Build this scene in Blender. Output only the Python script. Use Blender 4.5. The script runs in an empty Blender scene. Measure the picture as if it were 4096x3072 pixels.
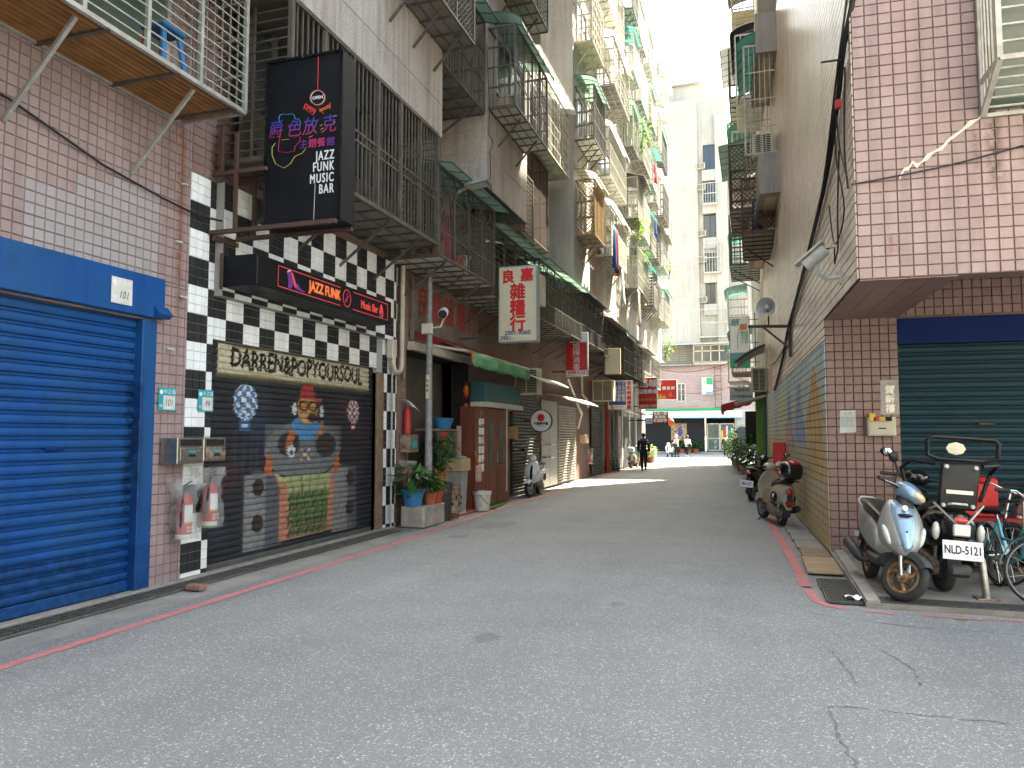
import bpy, math, random
import numpy as np
from mathutils import Vector, Matrix, Euler
R = math.radians
rng = random.Random(7)
SC = bpy.context.scene
COL = SC.collection
# ---------------------------------------------------------------- camera
cam_d = bpy.data.cameras.new('camera'); cam = bpy.data.objects.new('camera', cam_d); COL.objects.link(cam)
cam.location = (0, 0, 1.65); cam.rotation_euler = (R(93.9), 0, R(17.8))
cam_d.sensor_width = 36; cam_d.lens = 26.37; cam_d.clip_start = 0.05; cam_d.clip_end = 2000
SC.camera = cam
CAM = Vector((0, 0, 1.65))
# ---------------------------------------------------------------- light
SUN_AZ, SUN_EL = R(27.3), R(55)
SDIR = Vector((math.sin(SUN_AZ)*math.cos(SUN_EL), math.cos(SUN_AZ)*math.cos(SUN_EL), math.sin(SUN_EL)))
world = bpy.data.worlds.new('World'); SC.world = world; world.use_nodes = True
wn = world.node_tree.nodes; wl = world.node_tree.links
sky = wn.new('ShaderNodeTexSky'); sky.sky_type = 'NISHITA'; sky.sun_disc = False
sky.sun_elevation = SUN_EL; sky.sun_rotation = SUN_AZ; sky.air_density = 1.0; sky.dust_density = 3.5; sky.ozone_density = 0.6
wl.new(sky.outputs[0], wn['Background'].inputs[0]); wn['Background'].inputs[1].default_value = 0.15
sun_d = bpy.data.lights.new('sun', 'SUN'); sun_d.energy = 5.0; sun_d.angle = R(0.5); sun_d.color = (1, .94, .85)
sun = bpy.data.objects.new('sun', sun_d); COL.objects.link(sun)
sun.rotation_euler = SDIR.to_track_quat('Z', 'Y').to_euler(); sun.location = (10, 20, 40)
SC.view_settings.view_transform = 'Standard'; SC.view_settings.look = 'None'
SC.view_settings.exposure = 2.9; SC.view_settings.gamma = 1; SC.view_settings.use_curve_mapping = False
SC.view_settings.use_white_balance = True; SC.view_settings.white_balance_temperature = 7100; SC.view_settings.white_balance_tint = 0   # camera set for open shade
SC.cycles.max_bounces = 8; SC.cycles.diffuse_bounces = 5; SC.cycles.transparent_max_bounces = 12
SC.cycles.caustics_reflective = False; SC.cycles.caustics_refractive = False
SC.cycles.sample_clamp_indirect = 8
# ---------------------------------------------------------------- materials
MATS = {}
def mat(name, c, c2=None, sc=3., rough=.7, metal=0., bump=0., bsc=80., rnd=0., streak=0., alpha=1., trans=0., emit=0., attr=None, fine=0., spec=.5, coat=0., dirt=0., stains=()):
    """procedural material: two tones mixed by world-space noise, per-piece variation, fine relief"""
    m = bpy.data.materials.new(name); m.use_nodes = True; MATS[name] = m
    nt = m.node_tree; N = nt.nodes; L = nt.links; b = N['Principled BSDF']
    g = N.new('ShaderNodeNewGeometry'); pos = g.outputs['Position']
    def rgb(x): return (*x, 1)
    if attr:
        a = N.new('ShaderNodeVertexColor'); a.layer_name = attr; col = a.outputs[0]
    else:
        a = N.new('ShaderNodeRGB'); a.outputs[0].default_value = rgb(c); col = a.outputs[0]
    def noise(scale, det=3, vec=pos, rgh=.6):
        n = N.new('ShaderNodeTexNoise'); n.inputs['Scale'].default_value = scale; n.inputs['Detail'].default_value = det
        n.inputs['Roughness'].default_value = rgh; L.new(vec, n.inputs['Vector']); return n.outputs[0]
    def ramp(v, lo, hi):
        r = N.new('ShaderNodeMapRange'); r.inputs[1].default_value = lo; r.inputs[2].default_value = hi; L.new(v, r.inputs[0]); return r.outputs[0]
    def mix(f, A, B, mode='MIX'):
        x = N.new('ShaderNodeMix'); x.data_type = 'RGBA'; x.blend_type = mode
        if isinstance(f, float): x.inputs[0].default_value = f
        else: L.new(f, x.inputs[0])
        for k, v in ((6, A), (7, B)):
            if isinstance(v, tuple): x.inputs[k].default_value = rgb(v)
            else: L.new(v, x.inputs[k])
        return x.outputs[2]
    if c2 is not None:
        col = mix(ramp(noise(sc, 4), .38, .62), col, c2)
    if streak:
        mp = N.new('ShaderNodeMapping'); mp.inputs['Scale'].default_value = (5, 5, .35); L.new(pos, mp.inputs['Vector'])
        f = ramp(noise(1.3, 4, mp.outputs[0]), .45, .8)
        k = N.new('ShaderNodeMath'); k.operation = 'MULTIPLY'; k.inputs[1].default_value = streak; L.new(f, k.inputs[0])
        col = mix(k.outputs[0], col, (.28, .25, .22), 'MULTIPLY')
    if fine:
        f = ramp(noise(bsc*1.4, 2), .3, .7)
        k = N.new('ShaderNodeMath'); k.operation = 'MULTIPLY_ADD'; k.inputs[1].default_value = fine; k.inputs[2].default_value = 1-fine/2; L.new(f, k.inputs[0])
        h = N.new('ShaderNodeVectorMath'); h.operation = 'SCALE'; L.new(col, h.inputs[0]); L.new(k.outputs[0], h.inputs['Scale']); col = h.outputs[0]
    if dirt:
        f = ramp(noise(1.7, 6, rgh=.75), .5, .75)
        k = N.new('ShaderNodeMath'); k.operation = 'MULTIPLY'; k.inputs[1].default_value = dirt; L.new(f, k.inputs[0])
        col = mix(k.outputs[0], col, (.35, .30, .25), 'MULTIPLY')
    for ax_, c0_, w_, z0_, z1_, sc_, op_ in stains:   # run-down marks: axis, centre, width, height range, colour, strength
        sp = N.new('ShaderNodeSeparateXYZ'); L.new(pos, sp.inputs[0]); n_ = noise(7, 4)
        def ma(op, a, b_=None):
            k = N.new('ShaderNodeMath'); k.operation = op
            for i, v in enumerate((a, b_)):
                if v is None: continue
                if isinstance(v, (int, float)): k.inputs[i].default_value = v
                else: L.new(v, k.inputs[i])
            return k.outputs[0]
        d_ = ma('ABSOLUTE', ma('ADD', ma('SUBTRACT', sp.outputs[ax_], c0_), ma('MULTIPLY', ma('SUBTRACT', n_, .5), w_*.8)))
        f = ma('MULTIPLY', ramp(d_, w_, w_*.25), ma('MULTIPLY', ramp(sp.outputs[2], z0_, z0_+(z1_-z0_)*.5), ramp(sp.outputs[2], z1_+.02, z1_-.03)))
        f = ma('MULTIPLY', ma('MULTIPLY', f, ramp(noise(14, 3), .3, .6)), op_); col = mix(f, col, sc_, 'MULTIPLY')
    if rnd:
        k = N.new('ShaderNodeMath'); k.operation = 'MULTIPLY_ADD'; k.inputs[1].default_value = rnd; k.inputs[2].default_value = 1-rnd/2
        oi = N.new('ShaderNodeObjectInfo'); ad = N.new('ShaderNodeMath'); ad.operation = 'ADD'
        L.new(g.outputs['Random Per Island'], ad.inputs[0]); L.new(oi.outputs['Random'], ad.inputs[1])
        fr = N.new('ShaderNodeMath'); fr.operation = 'FRACT'; L.new(ad.outputs[0], fr.inputs[0]); L.new(fr.outputs[0], k.inputs[0])
        h = N.new('ShaderNodeVectorMath'); h.operation = 'SCALE'; L.new(col, h.inputs[0]); L.new(k.outputs[0], h.inputs['Scale']); col = h.outputs[0]
    L.new(col, b.inputs['Base Color'])
    b.inputs['Roughness'].default_value = rough; b.inputs['Metallic'].default_value = metal
    b.inputs['Specular IOR Level'].default_value = spec
    if coat: b.inputs['Coat Weight'].default_value = coat; b.inputs['Coat Roughness'].default_value = .08
    if rough < .95 and not trans and not metal and name != 'side_tile':
        q = N.new('ShaderNodeMapRange'); q.inputs[3].default_value = max(.03, rough-.1); q.inputs[4].default_value = min(1, rough+.12)
        L.new(noise(6, 4), q.inputs[0]); L.new(q.outputs[0], b.inputs['Roughness'])
    if bump:
        bm = N.new('ShaderNodeBump'); bm.inputs['Strength'].default_value = bump; bm.inputs['Distance'].default_value = .01
        L.new(noise(bsc, 4), bm.inputs['Height']); L.new(bm.outputs[0], b.inputs['Normal'])
    if alpha < 1: b.inputs['Alpha'].default_value = alpha
    if trans:   # thin translucent sheet
        t = N.new('ShaderNodeBsdfTranslucent'); L.new(col, t.inputs[0]); ms = N.new('ShaderNodeMixShader'); ms.inputs[0].default_value = trans
        L.new(b.outputs[0], ms.inputs[1]); L.new(t.outputs[0], ms.inputs[2]); L.new(ms.outputs[0], N['Material Output'].inputs[0])
    if emit: L.new(col, b.inputs['Emission Color']); b.inputs['Emission Strength'].default_value = emit
    return m
mat('pink_tile', (.345, .25, .248), (.315, .225, .222), 1.2, .55, bump=.25, bsc=160, rnd=.12, streak=.4, fine=.18, stains=((1, 6.94, .09, 2.2, 5.2, (.75, .42, .20), .9), (1, 6.75, .12, 3.6, 5.2, (.7, .6, .55), .6)))
mat('pink_tile_grey', (.345, .31, .315), (.36, .32, .325), 1.2, .55, bump=.25, bsc=160, rnd=.1, fine=.15)
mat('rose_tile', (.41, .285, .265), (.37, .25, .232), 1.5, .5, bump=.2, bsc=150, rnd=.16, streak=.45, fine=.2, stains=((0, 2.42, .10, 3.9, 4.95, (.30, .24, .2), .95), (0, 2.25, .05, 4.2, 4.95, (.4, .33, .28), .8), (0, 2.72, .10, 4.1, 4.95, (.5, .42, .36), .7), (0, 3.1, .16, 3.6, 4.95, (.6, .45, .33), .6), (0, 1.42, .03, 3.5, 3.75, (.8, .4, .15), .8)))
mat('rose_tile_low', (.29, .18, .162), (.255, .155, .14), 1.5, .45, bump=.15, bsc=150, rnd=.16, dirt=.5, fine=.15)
mat('side_tile', (.78, .635, .535), (.70, .555, .46), .8, .27, rnd=.10, streak=.35, spec=.5)
mat('mural_tile', (.5, .5, .5), rough=.6, attr='paint', rnd=.10, bump=.1, dirt=.35, spec=.25)
mat('white_tile', (.88, .89, .90), (.80, .80, .79), 2, .55, bump=.1, rnd=.06, streak=.25)
mat('black_tile', (.012, .012, .014), (.02, .02, .02), 2, .6, bump=.1, rnd=.2)
mat('grout', (.25, .195, .188), (.19, .145, .138), 2, .9)
mat('grout_front', (.27, .195, .175), (.21, .15, .135), 2, .9)
mat('grout_dark', (.20, .125, .11), (.14, .088, .076), 2, .9)
mat('grout_mural', (.15, .125, .095), (.20, .165, .12), 2, .95)
mat('rose_tile_shade', (.255, .165, .145), (.21, .135, .12), 1.5, .55, bump=.15, bsc=150, rnd=.18, dirt=.5, fine=.15)  # darker copy of the rose tile, shade below the balconies put into its colour
mat('grout_lane', (.045, .038, .033), (.07, .06, .05), 2, .95)
mat('grout_paint', (.36, .36, .36), rough=.9)
mat('blue_paint', (.004, .070, .27), (.010, .075, .22), 1.1, .45, dirt=.45, spec=.4, bump=.05, bsc=30, streak=.35, stains=((1, 6.36, .10, .0, 2.2, (.18, .16, .2), .9), (1, 5.2, 3.0, -.6, .5, (.4, .4, .42), .8), (1, 4.6, .05, 1.0, 2.9, (.5, .5, .55), .6)))
mat('blue_paint_dark', (.004, .018, .11), (.005, .02, .12), 2, .7, bump=.2, bsc=150, spec=.2)
mat('teal_slat', (.004, .036, .056), (.007, .040, .056), 3, .55, dirt=.3, spec=.3)
mat('mural_slat', (.5, .5, .5), rough=.5, attr='paint', dirt=.25)
mat('grey_slat', (.30, .29, .26), (.2, .19, .16), 3, .5, dirt=.4)
mat('dark_slat', (.10, .10, .09), (.07, .07, .06), 3, .55, dirt=.4)
mat('cream_slat', (.5, .47, .4), (.4, .37, .3), 3, .5, dirt=.4)
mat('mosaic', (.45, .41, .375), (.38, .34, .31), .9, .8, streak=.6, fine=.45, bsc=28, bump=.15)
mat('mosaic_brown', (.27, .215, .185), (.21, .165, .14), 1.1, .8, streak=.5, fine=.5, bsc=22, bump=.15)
mat('concrete', (.36, .33, .30), (.30, .275, .25), 1.3, .85, streak=.55, fine=.2, bsc=40, bump=.2)
mat('concrete_pier', (.50, .45, .405), (.43, .385, .35), 1., .85, streak=.35, fine=.3, bsc=35, bump=.2)
mat('plaster_pale', (.55, .52, .47), (.46, .43, .39), .8, .85, streak=.5)
mat('plaster_pink', (.46, .33, .31), (.42, .30, .28), .8, .85, fine=.3, bsc=6)
mat('plaster_cream', (.50, .455, .39), (.45, .41, .35), .5, .85, streak=.35)
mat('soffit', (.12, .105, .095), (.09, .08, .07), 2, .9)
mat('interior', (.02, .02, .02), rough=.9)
mat('glass', (.03, .035, .035), rough=.08, spec=.8)
mat('glass_green', (.06, .09, .07), (.10, .12, .09), 2, .15, spec=.6)
mat('iron_silver', (.55, .55, .52), (.42, .41, .38), 8, .45, metal=.6)
mat('iron_grey', (.15, .135, .115), (.105, .092, .08), 6, .5, metal=.4)
mat('iron_cream', (.55, .53, .47), (.40, .37, .31), 6, .55, metal=.1)
mat('iron_white', (.72, .71, .67), (.62, .60, .55), 6, .5)
mat('iron_brown', (.10, .055, .04), (.07, .04, .03), 8, .65)
mat('iron_green', (.03, .10, .07), (.04, .12, .09), 6, .5)
mat('iron_dark', (.05, .045, .04), (.07, .06, .05), 8, .6)
mat('iron_yellow', (.34, .20, .07), (.24, .14, .05), 8, .55)
mat('steel', (.55, .55, .53), (.45, .45, .43), 4, .28, metal=1.)
mat('steel_brushed', (.42, .40, .37), (.34, .32, .29), 12, .35, metal=.9)
mat('steel_rust', (.20, .10, .05), (.34, .30, .26), 14, .6, metal=.5)
mat('galv', (.36, .38, .39), (.30, .32, .33), 8, .5, metal=.4)
mat('pole_grey', (.30, .31, .315), (.22, .225, .23), 9, .6, metal=.2, dirt=.5)
mat('tin_orange', (.42, .20, .06), (.34, .15, .045), 2, .6)
mat('tin_grey', (.23, .215, .195), (.18, .165, .15), 2, .6)
mat('tin_white', (.62, .60, .55), (.52, .49, .43), 3, .6)
mat('tin_yellow', (.56, .46, .30), (.48, .38, .24), 3, .6)
mat('tin_green', (.42, .52, .42), (.36, .46, .36), 2, .5)
mat('tin_teal', (.02, .10, .13), (.025, .12, .15), 2, .5)
mat('canopy_green', (.21, .33, .26), (.27, .38, .31), 2, .4, trans=.3, dirt=.3)
mat('canopy_teal', (.08, .27, .21), (.11, .31, .25), 2, .35, trans=.35, dirt=.2)
mat('canopy_white', (.75, .76, .72), (.68, .69, .62), 2, .4, trans=.3)
mat('canopy_dark', (.05, .06, .08), (.07, .08, .10), 2, .4)
mat('canopy_grey', (.40, .38, .34), (.3, .28, .25), 2, .5)
mat('fabric_green', (.15, .42, .22), (.17, .47, .25), 3, .8, trans=.25)
mat('fabric_red', (.35, .03, .03), (.28, .02, .025), 3, .8, trans=.2)
mat('white', (.78, .78, .77), rough=.5)
mat('white_dirty', (.62, .61, .57), (.5, .48, .44), 7, .6)
mat('cream_plastic', (.60, .55, .44), (.52, .47, .36), 3, .5)
mat('black', (.008, .008, .009), (.012, .012, .012), 5, .45, spec=.35)
mat('black_matt', (.010, .010, .011), (.016, .016, .016), 8, .7, bump=.1, spec=.3)
mat('black_gloss', (.008, .008, .010), rough=.12, coat=.6)
mat('sign_black', (.006, .007, .010), (.009, .010, .013), 3, .5, spec=.25)
mat('rubber', (.022, .022, .022), (.032, .03, .028), 20, .8, bump=.3, bsc=120)
mat('red_paint', (.45, .02, .02), (.38, .018, .02), 3, .45)
mat('red_bright', (.62, .02, .02), (.55, .015, .018), 3, .5)
mat('red_deep', (.25, .012, .015), (.2, .01, .012), 3, .5)
mat('red_line', (.50, .17, .18), (.38, .15, .15), 14, .8, fine=.35, bsc=70, dirt=.35)
mat('orange', (.62, .17, .03), rough=.5)
mat('yellow', (.62, .45, .05), rough=.5)
mat('gold', (.60, .38, .06), rough=.4)
mat('blue', (.02, .10, .33), rough=.45)
mat('blue_sign', (.025, .045, .28), (.03, .055, .32), 3, .5)
mat('blue_plastic', (.03, .16, .36), (.035, .18, .40), 5, .45)
mat('navy_text', (.02, .03, .16), rough=.5)
mat('neon_red', (.75, .07, .07), rough=.4, emit=.03)
mat('neon_orange', (.80, .25, .06), rough=.4, emit=.03)
mat('neon_pink', (.50, .04, .16), rough=.4, emit=0.)
mat('neon_blue', (.05, .09, .42), rough=.4, emit=0.)
mat('neon_violet', (.16, .04, .30), rough=.4, emit=0.)
mat('neon_cyan', (.10, .38, .62), rough=.4, emit=0.)
mat('neon_yellow', (.68, .60, .15), rough=.4, emit=0.)
mat('cream_sign', (.66, .60, .44), (.60, .54, .38), 2, .4)
mat('grey_sign', (.20, .19, .175), (.14, .13, .12), 2.5, .6, dirt=.5)
mat('teal_plate', (.03, .33, .38), rough=.4)
mat('brown_wood', (.16, .045, .022), (.13, .036, .018), 2.5, .55, streak=.2)
mat('brown_post', (.24, .17, .115), (.17, .115, .075), 6, .7, dirt=.4)
mat('board', (.42, .30, .18), (.34, .23, .13), 5, .8, dirt=.3)
mat('plywood', (.38, .27, .16), (.30, .21, .12), 6, .8)
mat('cardboard', (.38, .27, .17), rough=.85)
mat('terracotta', (.36, .10, .05), (.30, .085, .04), 6, .7)
mat('pot_red', (.42, .05, .02), rough=.5)
mat('planter_concrete', (.40, .36, .31), (.27, .24, .21), 5, .9, bump=.5, bsc=25, dirt=.5)
mat('asphalt_edge', (.21, .205, .195), (.27, .26, .24), 2.2, .92, fine=.4, bsc=50, bump=.4, dirt=.4)
mat('pad_concrete', (.26, .24, .21), (.19, .175, .155), 2.2, .9, fine=.3, bsc=50, bump=.3, dirt=.6)
mat('drain_dark', (.02, .019, .017), rough=.95)
mat('leaf', (.035, .11, .02), (.06, .17, .03), 9, .45, trans=.25, rnd=.5)
mat('leaf_dark', (.02, .06, .018), (.03, .085, .02), 9, .45, trans=.2, rnd=.5)
mat('leaf_light', (.14, .26, .03), (.22, .34, .05), 9, .5, trans=.35, rnd=.4)
mat('turf', (.03, .12, .015), (.05, .16, .02), 20, .9, bump=.8)
mat('bag', (.55, .55, .53), rough=.2, alpha=.22)
mat('skin', (.50, .30, .22), rough=.55)
mat('hair', (.012, .010, .009), rough=.6)
mat('cloth_navy', (.010, .014, .045), (.014, .018, .055), 12, .85, bump=.2, bsc=30)
mat('cloth_grey', (.12, .13, .16), rough=.85)
mat('cloth_black', (.010, .010, .011), (.016, .016, .017), 12, .85)
mat('cloth_white', (.75, .74, .72), rough=.8)
mat('cloth_beige', (.55, .50, .44), rough=.85)
mat('cloth_red', (.5, .03, .06), rough=.85, trans=.3)
mat('cloth_magenta', (.48, .03, .14), rough=.85, trans=.2)
mat('cloth_blue', (.04, .12, .36), rough=.85, trans=.2)
mat('cloth_denim', (.03, .06, .13), rough=.85)
mat('paint_silverblue', (.26, .37, .48), (.24, .35, .46), 2, .28, metal=.45, coat=.5)
mat('paint_silver', (.38, .37, .35), (.30, .29, .27), 4, .38, metal=.45, dirt=.35)
mat('paint_beige', (.48, .41, .30), (.45, .385, .28), 3, .3, coat=.4)
mat('paint_white', (.74, .75, .74), rough=.25, coat=.5)
mat('paint_mint', (.38, .52, .46), rough=.3, coat=.4)
mat('seat_black', (.014, .014, .015), rough=.32, bump=.1, bsc=200)
mat('plastic_dark', (.03, .03, .032), (.045, .043, .04), 8, .6)
mat('rim_rust', (.36, .24, .13), (.20, .10, .05), 22, .5, metal=.5)
mat('lens_clear', (.55, .55, .50), rough=.08, spec=.8, coat=.6)
mat('lens_amber', (.60, .48, .28), rough=.12, spec=.8, coat=.6)
mat('lens_red', (.50, .02, .015), rough=.15, coat=.6)
mat('mirror', (.75, .77, .78), rough=.04, metal=1.)
mat('turquoise', (.05, .30, .36), (.06, .33, .40), 4, .35, coat=.3)
mat('paper', (.66, .66, .63), (.58, .57, .53), 9, .8)
mat('ink_blue', (.15, .33, .42), rough=.8)
mat('ink', (.03, .03, .04), rough=.8)
mat('silver_text', (.70, .68, .62), (.55, .53, .48), 12, .35, metal=.3)
mat('store_green', (.0, .32, .11), rough=.35)
mat('store_white', (.80, .82, .80), rough=.35)
mat('store_blue', (.01, .33, .62), rough=.35)
mat('caulk', (.70, .66, .52), rough=.7)
mat('cable', (.012, .011, .012), rough=.6)
mat('pipe_white', (.58, .55, .47), (.5, .46, .38), 7, .55)
mat('pipe_red', (.45, .045, .02), rough=.5)
mat('brick_red', (.27, .15, .10), (.22, .12, .08), 12, .8)
mat('floor_red', (.34, .085, .06), (.28, .07, .05), 8, .7)
# asphalt: aggregate specks, stains and worn patches
def asphalt():
    m = bpy.data.materials.new('asphalt'); m.use_nodes = True; MATS['asphalt'] = m
    nt = m.node_tree; N = nt.nodes; L = nt.links; b = N['Principled BSDF']
    g = N.new('ShaderNodeNewGeometry'); P = g.outputs['Position']
    def nz(s, d=4, r=.6):
        n = N.new('ShaderNodeTexNoise'); n.inputs['Scale'].default_value = s; n.inputs['Detail'].default_value = d; n.inputs['Roughness'].default_value = r
        L.new(P, n.inputs['Vector']); return n.outputs[0]
    def mr(v, a, b_, c, d):
        r = N.new('ShaderNodeMapRange'); r.inputs[1].default_value = a; r.inputs[2].default_value = b_; r.inputs[3].default_value = c; r.inputs[4].default_value = d; L.new(v, r.inputs[0]); return r.outputs[0]
    def mul(a, c):
        k = N.new('ShaderNodeMath'); k.operation = 'MULTIPLY'; L.new(a, k.inputs[0]); L.new(c, k.inputs[1]); return k.outputs[0]
    v = N.new('ShaderNodeTexVoronoi'); v.inputs['Scale'].default_value = 95; L.new(P, v.inputs['Vector'])
    sep = N.new('ShaderNodeSeparateColor'); L.new(v.outputs['Color'], sep.inputs[0])
    spec = mr(sep.outputs[0], .88, 1, 1, 2.3)
    base = mul(mr(nz(1.1, 6, .7), .3, .7, .91, 1.08), mr(nz(.32, 5, .65), .3, .68, .91, 1.07))
    base = mul(base, mr(nz(46, 3, .7), .3, .7, .80, 1.18))
    base = mul(base, mr(nz(150, 2), .3, .7, .52, 1.42))
    sx = N.new('ShaderNodeSeparateXYZ'); L.new(P, sx.inputs[0]); mpx = N.new('ShaderNodeMapping'); mpx.inputs['Scale'].default_value = (1, .05, 1); L.new(P, mpx.inputs[0])
    nt_ = N.new('ShaderNodeTexNoise'); nt_.inputs['Scale'].default_value = 1.6; nt_.inputs['Detail'].default_value = 3; L.new(mpx.outputs[0], nt_.inputs['Vector'])
    base = mul(base, mr(nt_.outputs[0], .35, .65, .96, 1.04))     # wheel tracks along the lane
    base = mul(base, mr(sx.outputs[0], -5.5, -4.6, .86, 1.0))      # gutter grime
    stain = mul(mr(nz(.85, 7, .8), .60, .74, 1, .66), mr(nz(3.1, 5, .75), .66, .76, 1, .72))
    base = mul(mul(base, stain), spec)
    c = N.new('ShaderNodeVectorMath'); c.operation = 'SCALE'; c.inputs[0].default_value = (.205, .210, .214); L.new(base, c.inputs['Scale'])
    L.new(c.outputs[0], b.inputs['Base Color']); b.inputs['Roughness'].default_value = .72; b.inputs['Specular IOR Level'].default_value = .4
    bm = N.new('ShaderNodeBump'); bm.inputs['Strength'].default_value = .55; bm.inputs['Distance'].default_value = .008
    L.new(nz(110, 3), bm.inputs['Height']); L.new(bm.outputs[0], b.inputs['Normal'])
asphalt()
# ---------------------------------------------------------------- mesh helpers
LOCAL = set()
def rot_to(d):
    return Vector(d).to_track_quat('Z', 'Y').to_matrix()
class MB:
    """collects shapes, then builds ONE mesh object"""
    def __init__(s): s.v = []; s.f = []; s.m = []; s.cur = 0; s.mats = []; s.cols = None
    def mat(s, name):
        if name not in s.mats: s.mats.append(name)
        s.cur = s.mats.index(name); return s
    def add(s, vs, fs):
        o = len(s.v); s.v.extend([tuple(p) for p in vs])
        for f in fs: s.f.append([i+o for i in f]); s.m.append(s.cur)
        return s
    def box(s, x0, x1, y0, y1, z0, z1):
        return s.add([(x, y, z) for z in (z0, z1) for y in (y0, y1) for x in (x0, x1)],
                     [(0, 2, 3, 1), (4, 5, 7, 6), (0, 1, 5, 4), (2, 6, 7, 3), (0, 4, 6, 2), (1, 3, 7, 5)])
    def bbox(s, x0, x1, y0, y1, z0, z1, b=.01):
        """box with chamfered edges"""
        b = min(b, (x1-x0)*.45, (y1-y0)*.45, (z1-z0)*.45)
        X, Y, Z = (x0, x1), (y0, y1), (z0, z1); vs = []; ix = {}
        for i in (0, 1):
            for j in (0, 1):
                for k in (0, 1):
                    sx, sy, sz = (1, -1)[i]*b, (1, -1)[j]*b, (1, -1)[k]*b
                    for a, p in enumerate(((X[i], Y[j]+sy, Z[k]+sz), (X[i]+sx, Y[j], Z[k]+sz), (X[i]+sx, Y[j]+sy, Z[k]))):
                        ix[i, j, k, a] = len(vs); vs.append(p)
        fs = []
        for i in (0, 1):
            fs.append([ix[i, j, k, 0] for j, k in ((0, 0), (1, 0), (1, 1), (0, 1))])
            fs.append([ix[j, i, k, 1] for j, k in ((0, 0), (1, 0), (1, 1), (0, 1))])
            fs.append([ix[j, k, i, 2] for j, k in ((0, 0), (1, 0), (1, 1), (0, 1))])
            for j in (0, 1):
                fs.append([ix[0, i, j, 1], ix[1, i, j, 1], ix[1, i, j, 2], ix[0, i, j, 2]])
                fs.append([ix[i, 0, j, 0], ix[i, 1, j, 0], ix[i, 1, j, 2], ix[i, 0, j, 2]])
                fs.append([ix[i, j, 0, 0], ix[i, j, 1, 0], ix[i, j, 1, 1], ix[i, j, 0, 1]])
                for k in (0, 1): fs.append([ix[i, j, k, a] for a in (0, 1, 2)])
        return s.add(vs, fs)
    def bar(s, p, q, w=.02, h=None, caps=True):
        p, q = Vector(p), Vector(q); h = w if h is None else h; d = q-p
        if d.length < 1e-6: return s
        d.normalize(); up = Vector((0, 0, 1)) if abs(d.z) < .95 else Vector((1, 0, 0))
        a = d.cross(up).normalized()*(w/2); c = a.cross(d).normalized()*(h/2)
        vs = [e+t for e in (p, q) for t in (a+c, -a+c, -a-c, a-c)]
        fs = [(0, 1, 5, 4), (1, 2, 6, 5), (2, 3, 7, 6), (3, 0, 4, 7)]
        if caps: fs += [(3, 2, 1, 0), (4, 5, 6, 7)]
        return s.add(vs, fs)
    def tube(s, pts, r=.02, n=8, caps=True):
        pts = [Vector(p) for p in pts]; rs = r if isinstance(r, (list, tuple)) else [r]*len(pts)
        rings = []; prev = None
        for i, p in enumerate(pts):
            d = (pts[min(i+1, len(pts)-1)]-pts[max(i-1, 0)])
            if d.length < 1e-9: d = Vector((0, 0, 1))
            d.normalize()
            if prev is None:
                up = Vector((0, 0, 1)) if abs(d.z) < .9 else Vector((1, 0, 0)); a = d.cross(up).normalized()
            else: a = (prev-d*prev.dot(d)).normalized()
            prev = a; c = d.cross(a)
            rings.append([p+(a*math.cos(t)+c*math.sin(t))*rs[i] for t in [2*math.pi*k/n for k in range(n)]])
        return s.loft(rings, caps)
    def loft(s, rings, caps=True, close=True):
        n = len(rings[0]); vs = [p for r in rings for p in r]; fs = []
        for i in range(len(rings)-1):
            for k in range(n if close else n-1):
                fs.append((i*n+k, i*n+(k+1) % n, (i+1)*n+(k+1) % n, (i+1)*n+k))
        if caps and close: fs += [list(range(n))[::-1], [len(vs)-n+k for k in range(n)]]
        return s.add(vs, fs)
    def lathe(s, c, axis, prof, n=16, caps=True):
        """prof: (distance along axis, radius)"""
        c = Vector(c); M = rot_to(axis)
        rings = [[c+M@Vector((r*math.cos(2*math.pi*k/n), r*math.sin(2*math.pi*k/n), t)) for k in range(n)] for t, r in prof]
        return s.loft(rings, caps)
    def ell(s, c, r, n=12, m=8):
        c = Vector(c); rings = []
        for i in range(m+1):
            a = math.pi*i/m-math.pi/2; rr = max(math.cos(a), .001)
            rings.append([c+Vector((r[0]*rr*math.cos(2*math.pi*k/n), r[1]*rr*math.sin(2*math.pi*k/n), r[2]*math.sin(a))) for k in range(n)])
        return s.loft(rings)
    def prism(s, poly, axis, t0, t1):
        """poly (a,b) extruded along axis 'x','y','z'"""
        def P(a, b, t): return {'x': (t, a, b), 'y': (a, t, b), 'z': (a, b, t)}[axis]
        n = len(poly)
        vs = [P(a, b, t0) for a, b in poly]+[P(a, b, t1) for a, b in poly]
        return s.add(vs, [list(range(n))[::-1], list(range(n, 2*n))]+[(k, (k+1) % n, n+(k+1) % n, n+k) for k in range(n)])
    def grid(s, fn, nu, nv):
        vs = [fn(i/nu, j/nv) for j in range(nv+1) for i in range(nu+1)]
        return s.add(vs, [(j*(nu+1)+i, j*(nu+1)+i+1, (j+1)*(nu+1)+i+1, (j+1)*(nu+1)+i) for j in range(nv) for i in range(nu)])
    def xf(s, M, start=0):
        s.v[start:] = [tuple(M@Vector(p)) for p in s.v[start:]]; return s
    def build(s, name, m=None, parent=None, smooth=0, subd=0, solid=0, kind=None, label=None):
        me = bpy.data.meshes.new(name); me.from_pydata(s.v, [], s.f)
        if s.mats:
            for k in s.mats: me.materials.append(MATS[k])
            me.polygons.foreach_set('material_index', s.m)
        elif m: me.materials.append(MATS[m])
        me.validate(); me.update()
        return link(name, me, parent, smooth, subd, solid, kind, label)
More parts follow.
